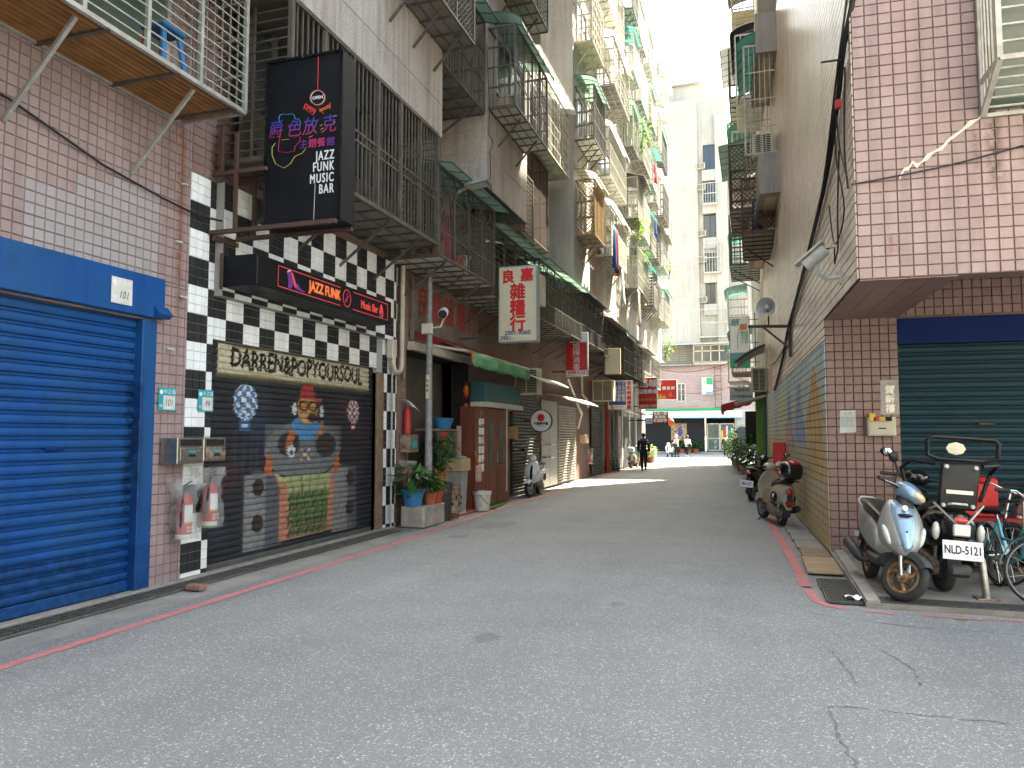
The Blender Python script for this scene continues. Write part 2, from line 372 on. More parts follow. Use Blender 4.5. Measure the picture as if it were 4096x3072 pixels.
def link(name, me, parent=None, smooth=0, subd=0, solid=0, kind=None, label=None):
    o = bpy.data.objects.new(name, me); COL.objects.link(o)
    if smooth:
        me.shade_smooth()
        if smooth < 170: me.set_sharp_from_angle(angle=R(smooth))
    if solid:
        q = o.modifiers.new('thickness', 'SOLIDIFY'); q.thickness = solid; q.offset = 0
    if subd:
        q = o.modifiers.new('smoothing', 'SUBSURF'); q.levels = subd; q.render_levels = subd
    if parent is not None: attach(o, parent)
    if kind: o['kind'] = kind
    if label: o['label'] = label
    return o
def attach(o, parent):
    o.parent = parent
    if parent.type == 'EMPTY' and parent.name not in LOCAL: o.matrix_parent_inverse = Matrix.Translation(-parent.location)
def thing(name, label, cat, loc=(0, 0, 0), rz=None, group=None, kind=None, rot=None):
    o = bpy.data.objects.new(name, None); COL.objects.link(o); o.location = loc; o.empty_display_size = .1
    o['label'] = label; o['category'] = cat
    if group: o['group'] = group
    if kind: o['kind'] = kind
    if rz is not None or rot is not None:
        LOCAL.add(o.name); o.rotation_euler = rot if rot is not None else (0, 0, rz)
    return o
def tag(o, label, cat, group=None):
    o['label'] = label; o['category'] = cat
    if group: o['group'] = group
    return o
def struct(o): o['kind'] = 'structure'; return o
def text_mesh(s, size=1., bold=0., align='CENTER', sx=1., extrude=0., res=3, spacing=1.):
    cu = bpy.data.curves.new('lettering', 'FONT'); cu.body = s; cu.size = size; cu.offset = bold; cu.extrude = extrude; cu.resolution_u = res
    cu.align_x = align; cu.align_y = 'CENTER'; cu.space_character = spacing
    o = bpy.data.objects.new('lettering', cu); me = bpy.data.meshes.new_from_object(o)
    bpy.data.objects.remove(o); bpy.data.curves.remove(cu)
    if sx != 1: me.transform(Matrix.Scale(sx, 4, (1, 0, 0)))
    return me
def lettering(s, size, m, parent, c, right, up, bold=0., align='CENTER', sx=1., extrude=.002, name='lettering', spacing=1., shear=0.):
    """flat letters centred at c, reading along right"""
    me = text_mesh(s, size, 0., align, sx, extrude, spacing=spacing)
    if bold:   # heavier strokes: the outline laid down several times, a hair apart in depth
        V = np.array([v.co for v in me.vertices]); Fs = [list(p.vertices) for p in me.polygons]; vs, fs = [], []
        for q, (a, c_) in enumerate(((0, 0), (1, .6), (-1, -.6), (.6, -1), (-.6, 1))):
            o_ = len(vs); vs += [(x+a*bold, y+c_*bold, z+q*.0004) for x, y, z in V]; fs += [[i+o_ for i in f] for f in Fs]
        me = bpy.data.meshes.new(name); me.from_pydata(vs, [], fs)
    r = Vector(right).normalized(); u = Vector(up).normalized(); n = r.cross(u)
    M = Matrix(((r.x, u.x+shear*r.x, n.x, c[0]), (r.y, u.y+shear*r.y, n.y, c[1]), (r.z, u.z+shear*r.z, n.z, c[2]), (0, 0, 0, 1)))
    me.transform(M); me.materials.clear(); me.materials.append(MATS[m])
    return link(name, me, parent)
def vtext(chars, size, step, m, parent, c, right, up, **k):
    """characters one under another, c is the centre of the first"""
    c = Vector(c)
    for i, ch in enumerate(chars):
        if ch != ' ': lettering(ch, size, m, parent, c-Vector(up).normalized()*step*i, right, up, **k)
def leafy(mb, c, n, rad, size, r=None, droop=.3, up=.4):
    """n leaves scattered through a crown, each a folded blade"""
    r = r or rng
    for _ in range(n):
        while True:
            p = Vector((r.uniform(-1, 1), r.uniform(-1, 1), r.uniform(-1, 1)))
            if p.length < 1: break
        q = Vector(c)+Vector((p.x*rad[0], p.y*rad[1], p.z*rad[2]))
        d = Vector((p.x+r.uniform(-.6, .6), p.y+r.uniform(-.6, .6), up*r.uniform(-.6, 1)-droop*r.random())); d.normalize()
        blade(mb, q, d, size*r.uniform(.6, 1.3), size*r.uniform(.42, .66), r)
def blade(mb, q, d, l, w, r=None):
    r = r or rng
    s_ = d.cross(Vector((0, 0, 1)))
    if s_.length < .01: s_ = Vector((1, 0, 0))
    s_.normalize(); s_ = s_*(w/2); nrm = s_.cross(d).normalized()
    mid = q+d*l*.5-nrm*l*.04; tip = q+d*l-nrm*l*.16*r.random()
    mb.add([q, mid+s_+nrm*w*.12, tip, mid-s_+nrm*w*.12, mid], [(0, 1, 4), (1, 2, 4), (2, 3, 4), (3, 0, 4)])
# ================================================================ ground
def sheet(name, poly, z, m, kind='structure'):
    b = MB(); b.add([(x, y, z) for x, y in poly], [list(range(len(poly)))]); o = b.build(name, m)
    if kind: o['kind'] = kind
    return o
sheet('ground', [(-300, -60), (300, -60), (300, 900), (-300, 900)], -.012, 'asphalt_edge')
def rx(y): return 1.0-.035*(y-11.5)          # foot of the wall along the right side of the lane
sheet('road', [(-5.42, -30), (60, -30), (60, 7.93), (.75, 7.93), (.52, 8.3), (.44, 9.6), (.24, 15), (rx(46)-.6, 46), (40, 46.5), (40, 70.5), (-60, 70.5), (-60, 46.5), (-5.75, 46), (-5.5, 22), (-5.42, 12)], 0, 'asphalt')
# concrete pad in front of the right-hand shop
b = MB(); b.prism([(1.0, 8.06), (7, 8.02), (7, 11.7), (.98, 11.7)], 'z', -.01, .035); struct(b.build('pavement', 'pad_concrete'))
b = MB(); b.bar((1.07, 8.06, .045), (1.10, 11.45, .045), .12, .03); struct(b.build('kerb', 'concrete'))
b = MB(); b.box(-6.27, -6.16, -3, 12.3, -.012, .022); struct(b.build('kerb', 'concrete'))
# red no-parking lines
def ribbon(name, pts, w, z, m, jag=0.):
    b = MB(); pts = [Vector((*p, 0)) for p in pts]; dense = []
    for p, q in zip(pts, pts[1:]):
        n = max(1, int((q-p).length/.12)); dense += [p.lerp(q, i/n) for i in range(n)]
    dense.append(pts[-1]); L_, R_ = [], []
    for i, p in enumerate(dense):
        d = (dense[min(i+1, len(dense)-1)]-dense[max(i-1, 0)]).normalized(); s_ = Vector((-d.y, d.x, 0))
        L_.append(p+s_*(w/2+rng.uniform(-jag, jag))); R_.append(p-s_*(w/2+rng.uniform(-jag, jag)))
    n = len(dense); vs = [(p.x, p.y, z) for p in L_+R_]
    b.add(vs, [(i, i+1, n+i+1, n+i) for i in range(n-1)]); o = b.build(name, m); return o
struct(ribbon('road_marking', [(-5.13, -4), (-5.13, 4), (-5.17, 7), (-5.26, 11.8), (-5.42, 15), (-5.5, 18), (-5.5, 24), (-5.62, 34), (-5.72, 44)], .105, .004, 'red_line', .006))
struct(ribbon('road_marking', [(.12, 20), (.30, 14.4), (.46, 10.8), (.51, 8.9)], .115, .004, 'red_line', .008))
struct(ribbon('road_marking', [(.515, 8.72), (.57, 8.15), (.66, 7.98), (.76, 7.92), (.84, 7.90)], .10, .004, 'red_line', .008))
for x0, x1, w in ((.95, 1.2, .05), (1.44, 1.95, .05), (1.98, 2.9, .06)):
    struct(ribbon('road_marking', [(x0, 7.83), (x1, 7.8-.02*(x1-x0))], w, .004, 'red_line', .018))
mat('tar', (.10, .10, .10), (.17, .172, .175), 7, .85, fine=.6, bsc=60)
mat('patch', (.115, .115, .115), (.15, .15, .15), 8, .9, fine=.4, bsc=60)
def crack(pts, w):
    P = [Vector((*p, 0)) for p in pts]; out = []
    for p, q in zip(P, P[1:]):
        n = max(2, int((q-p).length/.05)); out += [p.lerp(q, i/n)+Vector((rng.uniform(-.012, .012), rng.uniform(-.012, .012), 0)) for i in range(n)]
    struct(ribbon('road_seam', [(p.x, p.y) for p in out], w, .0025, 'tar', w*.9))
for pts, w in (([(.40, 5.04), (.58, 5.1), (.77, 5.07), (1.38, 5.09), (2.2, 5.02)], .010), ([(.40, 5.04), (.42, 4.6), (.47, 4.1), (.56, 3.5)], .014),
               ([(.62, 5.55), (.60, 5.9), (.50, 6.5)], .009), ([(.45, 7.6), (1.2, 7.35), (2.4, 7.3)], .009), ([(.9, 6.5), (1.05, 6.0), (1.0, 5.6)], .012)):
    crack(pts, w)
def blob(name, c, rx_, ry_, z, m, n=22):
    b = MB(); vs = []
    for k in range(n):
        a = 2*math.pi*k/n; q = 1+rng.uniform(-.28, .28); vs.append((c[0]+rx_*q*math.cos(a), c[1]+ry_*q*math.sin(a), z))
    b.add(vs, [list(range(n))]); return struct(b.build(name, m))
mat('oil_stain', (.125, .128, .13), (.16, .163, .166), 10, .65, fine=.4, bsc=60)
for c, a, q in (((-4.55, 13.1), .34, .55), ((-4.6, 11.5), .16, .25), ((-2.1, 5.9), .10, .14), ((-2.4, 3.1), .10, .16), ((-1.3, 7.4), .07, .1)):
    blob('road_stain', c, a, q, .002, 'oil_stain')
# drains
def grating(name, label, x0, x1, y0, y1, z, nx, ny, m, w=.008, group=None, cross=True):
    t = thing(name, label, 'drain cover', ((x0+x1)/2, (y0+y1)/2, 0), group=group)
    b = MB(); b.add([(x0, y0, z-.010), (x1, y0, z-.010), (x1, y1, z-.010), (x0, y1, z-.010)], [(0, 1, 2, 3)]); b.build('pit', 'drain_dark', t)
    b = MB()
    for x in (x0, x1): b.bar((x, y0, z), (x, y1, z), .022, .016)
    for y in (y0, y1): b.bar((x0, y, z), (x1, y, z), .022, .016)
    b.build('frame', m, t)
    b = MB()
    for i in range(1, nx): x = x0+(x1-x0)*i/nx; b.bar((x, y0, z), (x, y1, z), w, .012, False)
    b.build('bars', m, t, kind='stuff')
    if cross:
        b = MB()
        for j in range(1, ny): y = y0+(y1-y0)*j/ny; b.bar((x0, y, z+.002), (x1, y, z+.002), w, .010, False)
        b.build('cross_bars', m, t, kind='stuff')
    return t
mat('grate_iron', (.16, .155, .14), (.11, .10, .09), 15, .6, metal=.4)
mat('grate_dark', (.055, .055, .052), (.08, .075, .07), 15, .6, metal=.3)
where = ['in front of the blue shutter, nearest the camera', 'in front of the blue shutter beside the pink pier', 'below the chequered pier', 'in front of the painted shutter', 'at the foot of the painted shutter, farthest along']
for i, (y0, y1) in enumerate(((2.2, 4.4), (4.42, 6.3), (6.32, 7.9), (7.92, 10.0), (10.02, 11.9))):
    grating('drain_grating', 'long rusty steel drain grating '+where[i], -6.10, -5.84, y0, y1, .006, 3, int((y1-y0)/.032), 'grate_iron', .007, 'drain gratings along the shutters')
grating('drain_grating', 'square black mesh drain grating at the lane corner with rubbish on it', .67, .985, 8.13, 8.75, .008, 11, 16, 'grate_dark', .011)
grating('drain_grating', 'square black mesh drain grating just below the plywood board', .66, .985, 8.78, 9.38, .008, 11, 16, 'grate_dark', .011)
for i, (x0, x1) in enumerate(((1.06, 1.95), (1.97, 2.9))):
    grating('drain_grating', ['dark drain grating under the front wheel of the silver scooter', 'dark drain grating in front of the number plate and the bicycle'][i], x0, x1, 8.10, 8.34, .040, 40, 6, 'grate_dark', .012)
b = MB(); b.bbox(.58, .975, 9.68, 10.88, .012, .034, .004); tag(b.build('plywood_board', 'plywood'), 'worn plywood board laid over the drain by the wall corner', 'board')
for j, (y0, y1) in enumerate(((10.95, 11.75), (11.78, 12.6), (12.63, 13.5), (13.53, 14.6))):
    b = MB(); b.bbox(.60-.03*j, .955-.03*j, y0, y1, 0, .03, .006)
    tag(b.build('drain_slab', 'brown_post' if j == 0 else 'asphalt_edge'), ['reddish brown drain slab beside the plywood board', 'grey drain slab, second from the plywood board', 'grey drain slab, third from the plywood board', 'grey drain slab next to the beige scooter'][j], 'drain slab', 'drain slabs along the mural wall')
b = MB(); b.grid(lambda u, v: (.84+.16*u, 8.24+.11*v, .02+.022*math.sin(u*7)*math.cos(v*5)+.02), 8, 6); tag(b.build('tissue_paper', 'white', smooth=60), 'crumpled white tissue lying on the black drain grating', 'litter')
b = MB(); b.bbox(-5.80, -5.60, 6.66, 6.77, 0, .06, .012); tag(b.build('brick', 'brick_red'), 'broken reddish brick lying by the drain gratings', 'brick')
for i, (x, y) in enumerate(((1.74, 7.74), (2.62, 7.70))):
    b = MB(); b.prism([(x-.06, y), (x, y+.022), (x+.06, y+.006), (x, y-.018)], 'z', .006, .010); tag(b.build('fallen_leaf', 'leaf_light'), ['small green leaf on the asphalt before the black scooter', 'small green leaf on the asphalt before the bicycle'][i], 'leaf', 'fallen leaves')
# ================================================================ tiles, shutters, cages
def vis(p):
    v = Vector(p)-CAM; c, s_ = math.cos(R(17.8)), math.sin(R(17.8))
    x = v.x*c+v.y*s_; y = -v.x*s_+v.y*c
    return y > .5 and abs(x/y) < .70 and -.52 < (v.z-y*.068)/y < .62
TILE_ME = {}
def tiles(parent, O, U, N, rects, pw, ph, mfn, n_ind, gap=.009, th=.012, name='tile', u0=0., v0=0., paint=None, stuff='tiles', holes=(), gv=None):
    """glazed tiles on a wall: O origin, U horizontal, Z vertical, N outward; the n_ind nearest are single objects"""
    U = Vector(U).normalized(); N = Vector(N).normalized(); O = Vector(O); V = Vector((0, 0, 1)); cells = []
    for (a0, a1, b0, b1) in rects:
        i0, i1 = math.floor((a0-u0)/pw), math.ceil((a1-u0)/pw); j0, j1 = math.floor((b0-v0)/ph), math.ceil((b1-v0)/ph)
        for i in range(i0, i1):
            for j in range(j0, j1):
                x0, x1 = max(a0, u0+i*pw), min(a1, u0+(i+1)*pw); y0, y1 = max(b0, v0+j*ph), min(b1, v0+(j+1)*ph)
                if x1-x0 < .025 or y1-y0 < .025: continue
                cx, cy = (x0+x1)/2, (y0+y1)/2
                if any(h[0] < cx < h[1] and h[2] < cy < h[3] for h in holes): continue
                c = O+U*cx+V*cy
                cells.append(((c-CAM).length, vis(c), c, x1-x0, y1-y0, cx, cy, mfn(cx, cy)))
    cells.sort(key=lambda q: (not q[1], q[0]))
    b = 0.004
    def geo(w, h, c):
        w, h = w/2-gap/2, h/2-(gv or gap)/2
        return [c+U*(sx*(w-t))+V*(sy*(h-t))+N*z for t, z in ((0, 0), (b, th)) for sx, sy in ((-1, -1), (1, -1), (1, 1), (-1, 1))]
    F = [(0, 1, 5, 4), (1, 2, 6, 5), (2, 3, 7, 6), (3, 0, 4, 7), (4, 5, 6, 7)]
    rest = MB(); cols = []
    for k, (d, vi, c, w, h, cx, cy, m) in enumerate(cells):
        if m is None: continue
        if k < n_ind and vi:
            key = (round(w, 3), round(h, 3), m, tuple(round(q, 3) for q in N), name) if paint is None else None
            me = TILE_ME.get(key) if key else None
            if me is None:
                me = bpy.data.meshes.new(name); me.from_pydata([tuple(p) for p in geo(w, h, Vector())], [], F); me.materials.append(MATS[m])
                if paint: setcol(me, [paint(cx+a*w/2, cy+e*h/2) for _ in (0, 1) for a, e in ((-1, -1), (1, -1), (1, 1), (-1, 1))])
                else: TILE_ME[key] = me
            o = link(name, me, parent); o.location = c
        else:
            rest.mat(m); rest.add(geo(w, h, c), F)
            if paint: cols += [paint(cx+a*w/2, cy+e*h/2) for _ in (0, 1) for a, e in ((-1, -1), (1, -1), (1, 1), (-1, 1))]
    if rest.v:
        o = rest.build(stuff, None, parent, kind='stuff')
        if paint: setcol(o.data, cols)
def setcol(me, cols):
    a = me.color_attributes.new('paint', 'FLOAT_COLOR', 'POINT')
    arr = np.ones((len(me.vertices), 4), np.float32); arr[:, :3] = np.asarray(cols, np.float32)[:, :3]
    a.data.foreach_set('color', arr.ravel())
class Canvas:
    """a flat painting, sampled into the colours of real slats or tiles"""
    def __init__(s, w, h, res, bg): s.w, s.h, s.res = w, h, res; s.a = np.zeros((int(h*res), int(w*res), 3)); s.a[:] = bg; s.y, s.x = np.mgrid[0:s.a.shape[0], 0:s.a.shape[1]]; s.x = (s.x+.5)/res; s.y = (s.y+.5)/res; s.rs = np.random.RandomState(3)
    def put(s, msk, c, op=1.): s.a[msk] = s.a[msk]*(1-op)+np.array(c)*op
    def ell(s, cx, cy, rx_, ry_, c, op=1.): s.put(((s.x-cx)/rx_)**2+((s.y-cy)/ry_)**2 < 1, c, op)
    def rect(s, x0, x1, y0, y1, c, op=1.): s.put((s.x > x0) & (s.x < x1) & (s.y > y0) & (s.y < y1), c, op)
    def inside(s, pts):
        r = np.zeros(s.x.shape, bool); n = len(pts)
        for i in range(n):
            (x0, y0), (x1, y1) = pts[i], pts[(i+1) % n]
            if y0 == y1: continue
            c = (s.y > min(y0, y1)) & (s.y <= max(y0, y1)) & (s.x < (x1-x0)*(s.y-y0)/(y1-y0)+x0); r ^= c
        return r
    def poly(s, pts, c, op=1.): s.put(s.inside(pts), c, op)
    def soft(s, cx, cy, rx_, ry_, c, op): 
        k = np.exp(-(((s.x-cx)/rx_)**2+((s.y-cy)/ry_)**2))*op; s.a = s.a*(1-k[..., None])+np.array(c)*k[..., None]
    def text(s, body, x, y, size, c, sx=1., bold=0., wob=None):
        me = text_mesh(body, size, bold, 'CENTER', sx); P = np.array([v.co[:2] for v in me.vertices])
        if wob is not None: P = np.array([wob(*p) for p in P])
        P += (x, y); me.calc_loop_triangles(); m = np.zeros(s.x.shape, bool)
        for t in me.loop_triangles:
            a, b_, d = P[list(t.vertices)]; lo = np.minimum(np.minimum(a, b_), d); hi = np.maximum(np.maximum(a, b_), d)
            i0, i1 = int(lo[0]*s.res)-1, int(hi[0]*s.res)+2; j0, j1 = int(lo[1]*s.res)-1, int(hi[1]*s.res)+2
            i0, j0 = max(i0, 0), max(j0, 0)
            X, Y = s.x[j0:j1, i0:i1], s.y[j0:j1, i0:i1]
            if X.size == 0: continue
            def e(p, q): return (q[0]-p[0])*(Y-p[1])-(q[1]-p[1])*(X-p[0])
            w = [e(a, b_), e(b_, d), e(d, a)]; m[j0:j1, i0:i1] |= ((w[0] >= 0) & (w[1] >= 0) & (w[2] >= 0)) | ((w[0] <= 0) & (w[1] <= 0) & (w[2] <= 0))
        bpy.data.meshes.remove(me); s.put(m, c)
    def at(s, x, y):
        return s.a[min(max(int(y*s.res), 0), s.a.shape[0]-1), min(max(int(x*s.res), 0), s.a.shape[1]-1)]
SLAT = [(0, -.008), (.07, -.006), (.14, .016), (.30, .024), (.52, .027), (.70, .021), (.77, -.002), (.81, -.002), (.85, .010), (.90, .010), (.94, -.008), (1, -.008)]
def shutter(name, label, O, U, N, w, z0, z1, pitch, m, parent=None, canvas=None, amp=1., nu=1, wear=0, cat='shutter', group=None):
    """roller shutter: every slat a curved strip of its own"""
    U = Vector(U).normalized(); N = Vector(N).normalized(); O = Vector(O)
    t = parent or thing(name, label, cat, O+U*(w/2), group=group); n = int(round((z1-z0)/pitch)); me0 = None
    nu0 = nu
    for i in range(n):
        zb = z0+i*pitch; nu = nu0*(2 if canvas is not None and z0+i*pitch > 2.2 else 1)
        if canvas is None and me0 is not None:
            o = link('slat', me0, t); o.location = (0, 0, i*pitch); continue
        b = MB(); prof = SLAT
        if canvas is not None:
            SL = [(0, .0), (.05, .006), (.2, .010), (.5, .012), (.75, .009), (.79, .003), (.82, -.016), (.90, -.016), (.94, .0), (1, 0)]; prof = []
            for k in range(len(SL)-1): prof += [SL[k]]+([((SL[k][0]*(3-q)+SL[k+1][0]*q)/3, (SL[k][1]*(3-q)+SL[k+1][1]*q)/3) for q in (1, 2)] if SL[k+1][0]-SL[k][0] > .12 else [])
            prof.append(SL[-1])
        vs = [O+U*(w*a/nu)+Vector((0, 0, zb+t_*pitch))+N*d*amp for t_, d in prof for a in range(nu+1)]
        b.add(vs, [(j*(nu+1)+a, j*(nu+1)+a+1, (j+1)*(nu+1)+a+1, (j+1)*(nu+1)+a) for j in range(len(prof)-1) for a in range(nu)])
        o = b.build('slat', m, t, smooth=35)
        if canvas is not None: setcol(o.data, [canvas.at(w*a/nu, i*pitch+t_*pitch) for t_, d in prof for a in range(nu+1)])
        else: me0 = o.data
    return t
def window(parent, x, y0, y1, z0, z1, s_=1, frame='iron_silver', nv=2, lit='glass'):
    """framed window on a wall at x facing +x*s_ ; a part of its building"""
    f = MB(); w = .045; xo = x+.03*s_
    for y in [y0+(y1-y0)*k/nv for k in range(nv+1)]: f.bar((xo, y, z0), (xo, y, z1), .05, w)
    for z in (z0, z1): f.bar((xo, y0, z), (xo, y1, z), .06, .05)
    o = f.build('window', frame, parent)
    p = MB(); p.add([(x+.015*s_, y0, z0), (x+.015*s_, y1, z0), (x+.015*s_, y1, z1), (x+.015*s_, y0, z1)], [(0, 1, 2, 3)]); p.build('pane', lit, o)
    return o
def cage(label, y0, y1, z0, z1, xi, xo, fr='iron_grey', style='v', can=None, floor='tin_grey', br=2, group='iron cages on the left row', step=.11, bw=.016, rails=(.33, .66), indiv=False, side=None, posts=None, panel=None, name='window_cage', fw=.04, roofh=.28, under=.6):
    """iron window cage: frame, bars, floor, struts and roof; xi wall side, xo street side"""
    s_ = 1 if xo > xi else -1
    t = thing(name, label, 'window cage', (xi, (y0+y1)/2, z0), group=group)
    f = MB()
    for x in (xo, xi+.02*s_):
        for z in (z0, z1): f.bar((x, y0, z), (x, y1, z), fw)
    for y in (y0, y1):
        for z in (z0, z1): f.bar((xi, y, z), (xo, y, z), fw)
        f.bar((xo, y, z0), (xo, y, z1), fw)
    np_ = posts if posts is not None else max(0, int((y1-y0)/1.0)-1)
    for k in range(np_): y = y0+(y1-y0)*(k+1)/(np_+1); f.bar((xo, y, z0), (xo, y, z1), fw*.9)
    f.build('frame', fr, t)
    H = z1-z0
    def bars(nm, lst, m=fr):
        if not lst: return
        if indiv:
            for p, q, w in lst: b = MB(); b.bar(p, q, w, w, False); b.build(nm, m, t)
        else:
            b = MB()
            for p, q, w in lst: b.bar(p, q, w, w, False)
            b.build(nm+'s', m, t, kind='stuff')
    ny = max(2, int((y1-y0)/step)); nx = max(2, int(abs(xo-xi)/step)); nz = max(2, int(H/step))
    ys = [y0+(y1-y0)*k/ny for k in range(1, ny)]; xs = [xi+(xo-xi)*k/nx for k in range(1, nx)]; zs = [z0+H*k/nz for k in range(1, nz)]
    fb, sb = [], []; side = side or style
    if style in ('v', 'arch'): fb += [((xo, y, z0), (xo, y, z1 if style == 'v' else z0+H*.72), bw) for y in ys]+[((xo, y0, z0+H*r_), (xo, y1, z0+H*r_), bw*1.4) for r_ in rails]
    elif style == 'h': fb += [((xo, y0, z), (xo, y1, z), bw) for z in zs]
    elif style == 'grid': fb += [((xo, y, z0), (xo, y, z1), bw) for y in ys[1::2]]+[((xo, y0, z), (xo, y1, z), bw) for z in zs[1::2]]
    elif style == 'mesh': fb += diag(lambda a, z: (xo, a, z), y0, y1, z0, z1, step*.9, bw*.55)
    if style == 'arch':
        n = max(1, int((y1-y0)/.75)); hz = z0+H*.72
        for k in range(n):
            a0, a1 = y0+(y1-y0)*k/n+.05, y0+(y1-y0)*(k+1)/n-.05; c, r_ = (a0+a1)/2, (a1-a0)/2
            P = [(xo, c-r_*math.cos(q), hz+min(r_, H*.26)*math.sin(q)) for q in [math.pi*i/8 for i in range(9)]]
            fb += [(P[i], P[i+1], bw*1.2) for i in range(8)]+[((xo, c, hz), P[i], bw*.9) for i in (2, 4, 6)]+[((xo, a0-.05, hz), (xo, a1+.05, hz), bw*1.4)]
    if side in ('v', 'arch', 'grid'): sd = lambda y: [((x, y, z0), (x, y, z1), bw) for x in xs]+[((xi, y, z0+H*r_), (xo, y, z0+H*r_), bw*1.6) for r_ in (.25, .5, .75)]
    elif side == 'h': sd = lambda y: [((xi, y, z), (xo, y, z), bw) for z in zs]+[(((xi+xo)/2, y, z0), ((xi+xo)/2, y, z1), bw*1.5)]
    elif side == 'mesh': sd = lambda y: diag(lambda a, z: (a, y, z), min(xi, xo), max(xi, xo), z0, z1, step*.9, bw*.55)+[((xi, y, z0+H*r_), (xo, y, z0+H*r_), bw*2.2) for r_ in (.3, .6)]
    else: sd = lambda y: []
    for y in (y0, y1): sb += sd(y)
    bars('bar', fb); bars('side_bar', sb)
    if panel:
        b = MB(); b.box(min(xo, xo+.012*s_), max(xo, xo+.012*s_), y0+.02, y1-.02, z0+.03, z0+H*.62); b.build('panel', panel, t)
        b = MB()
        for k in range(1, 8): z = z0+.03+H*.59*k/8; b.bar((xo+.016*s_, y0, z), (xo+.016*s_, y1, z), .012)
        b.build('panel_ribs', fr, t, kind='stuff')
    if floor:
        b = MB(); n = max(1, int((y1-y0)/.42))
        for k in range(n): b.box(min(xi, xo)+.02, max(xi, xo)-.02, y0+(y1-y0)*k/n+.012, y0+(y1-y0)*(k+1)/n-.012, z0-.018, z0-.008)
        b.build('floor_plates', floor, t, kind='stuff')
        b = MB()
        for k in range(n+1): y = y0+(y1-y0)*k/n; b.bar((xi, y, z0-.03), (xo, y, z0-.03), .03)
        for k in (1, 2): x = xi+(xo-xi)*k/3; b.bar((x, y0, z0-.025), (x, y1, z0-.025), .016)
        b.build('floor_ribs', fr, t, kind='stuff')
    for k in range(br):
        y = y0+(y1-y0)*((k+.5)/br if br > 1 else .5)
        b = MB(); b.bar((xi+.01*s_, y, z0-under), (xo-.08*s_, y, z0-.04), .035); b.build('strut', fr, t)
    if can:
        kind, cm = can; w = abs(xo-xi)
        def cf(u, v):
            y = y0-.08+(y1-y0+.16)*u
            if kind == 'curve': q = v*math.pi/2*1.12; return (xi+s_*(w+.16)*math.sin(min(q, math.pi/2)), y, z1+roofh*1.25*math.cos(q))
            return (xi+s_*(w+.30)*v, y, z1+roofh*(1-v)-.02)
        b = MB(); b.grid(cf, 6, 7); o = b.build('canopy', cm, t, smooth=60)
        b = MB()
        for k in range(7):
            P = [Vector(cf(k/6, v/7)) for v in range(8)]
            for p, q in zip(P, P[1:]): b.bar(p, q, .022)
        P = [Vector(cf(u/6, 1)) for u in (0, 6)]; b.bar(P[0], P[1], .025)
        b.build('canopy_ribs', 'iron_green' if cm in ('canopy_teal', 'canopy_green') else fr, t, kind='stuff')
    return t
def diag(P, a0, a1, z0, z1, st, w):
    out = []; W, H = a1-a0, z1-z0; n = int((W+H)/st)
    for k in range(1, n):
        d = k*st
        x0, y0 = (d, 0) if d < W else (W, d-W); x1, y1 = (0, d) if d < H else (d-H, H)
        out.append((P(a0+x0, z0+y0), P(a0+x1, z0+y1), w)); out.append((P(a1-x0, z0+y0), P(a1-x1, z0+y1), w))
    return out
def ac_unit(label, c, fx, w=.8, h=.55, d=.3, group='air conditioners', front=(0, -1), bracket=True):
    """outdoor unit; front is the direction its grille looks"""
    t = thing('air_conditioner', label, 'air conditioner', c, group=group, rz=math.atan2(front[1], front[0])+math.pi/2)
    b = MB(); b.bbox(-w/2, w/2, 0, d, 0, h, .02); b.build('casing', 'cream_plastic', t)
    b = MB(); b.box(-w/2+.05, w/2-.05, -.004, .001, .05, h-.05); b.build('grille_back', 'black_matt', t)
    b = MB(); n = int(h/.05)
    for k in range(n+1): z = .05+(h-.1)*k/n; b.box(-w/2+.04, w/2-.04, -.014, -.004, z-.009, z+.004)
    for x in (-w/2+.05, 0, w/2-.05): b.box(x-.012, x+.012, -.016, -.003, .04, h-.04)
    b.build('louvres', 'cream_plastic', t, kind='stuff')
    if bracket:
        for x in (-w/2+.12, w/2-.12):
            b = MB(); b.bar((x, -.02, -.02), (x, d+.12, -.02), .035); b.bar((x, d+.10, -.30), (x, .02, -.03), .03); b.build('bracket', 'iron_grey', t)
    return t
def hang_cloth(label, y, x, z, w, l, m, along='y', name='hanging_shirt', cat='laundry', group='laundry on the balconies'):
    b = MB(); ph = rng.random()*6
    def f(u, v):
        s_ = (u-.5)*w*(1-.12*v*math.sin(3*u+ph)); o = .05*math.sin(u*9+ph+v*2)*(.3+v)
        return (x+o, y+s_, z-l*v+.03*math.sin(u*6)) if along == 'y' else (x+s_, y+o, z-l*v+.03*math.sin(u*6))
    b.grid(f, 12, 8); return tag(b.build(name, m, smooth=80, solid=.008), label, cat, group)
# ================================================================ left row, near building
LX, UX, CX_ = -6.25, -5.2, -4.6      # ground wall, upper wall, outer face of cages
bl = thing('apartment_building', 'long apartment building with pink tiled ground floor and painted chequered shopfront', 'building', (-9, 7, 0))
b = MB().mat('grout')
def wallp(y0, y1, z0, z1, x=LX-.012, d=.6): b.box(x-d, x, y0, y1, z0, z1)
wallp(-8, 1.4, 0, 7.0); wallp(1.4, 6.62, 2.9, 7.0); wallp(6.62, 7.1, 0, 7.0); wallp(7.1, 7.54, 4.76, 7.0); wallp(7.54, 12.2, 4.76, 7.0)
wallp(12.5, 12.9, 0, 7.0); wallp(12.9, 16.1, 3.32, 7.0); wallp(16.1, 22.5, 0, 7.0); wallp(12.2, 12.5, 4.76, 7.0)
b.mat('grout_paint'); wallp(7.1, 7.54, 0, 4.76); wallp(7.54, 11.72, 2.82, 3.35); wallp(7.54, 12.2, 3.35, 4.76, -6.142); wallp(11.72, 12.5, 0, 4.76)
b.build('wall', None, bl)
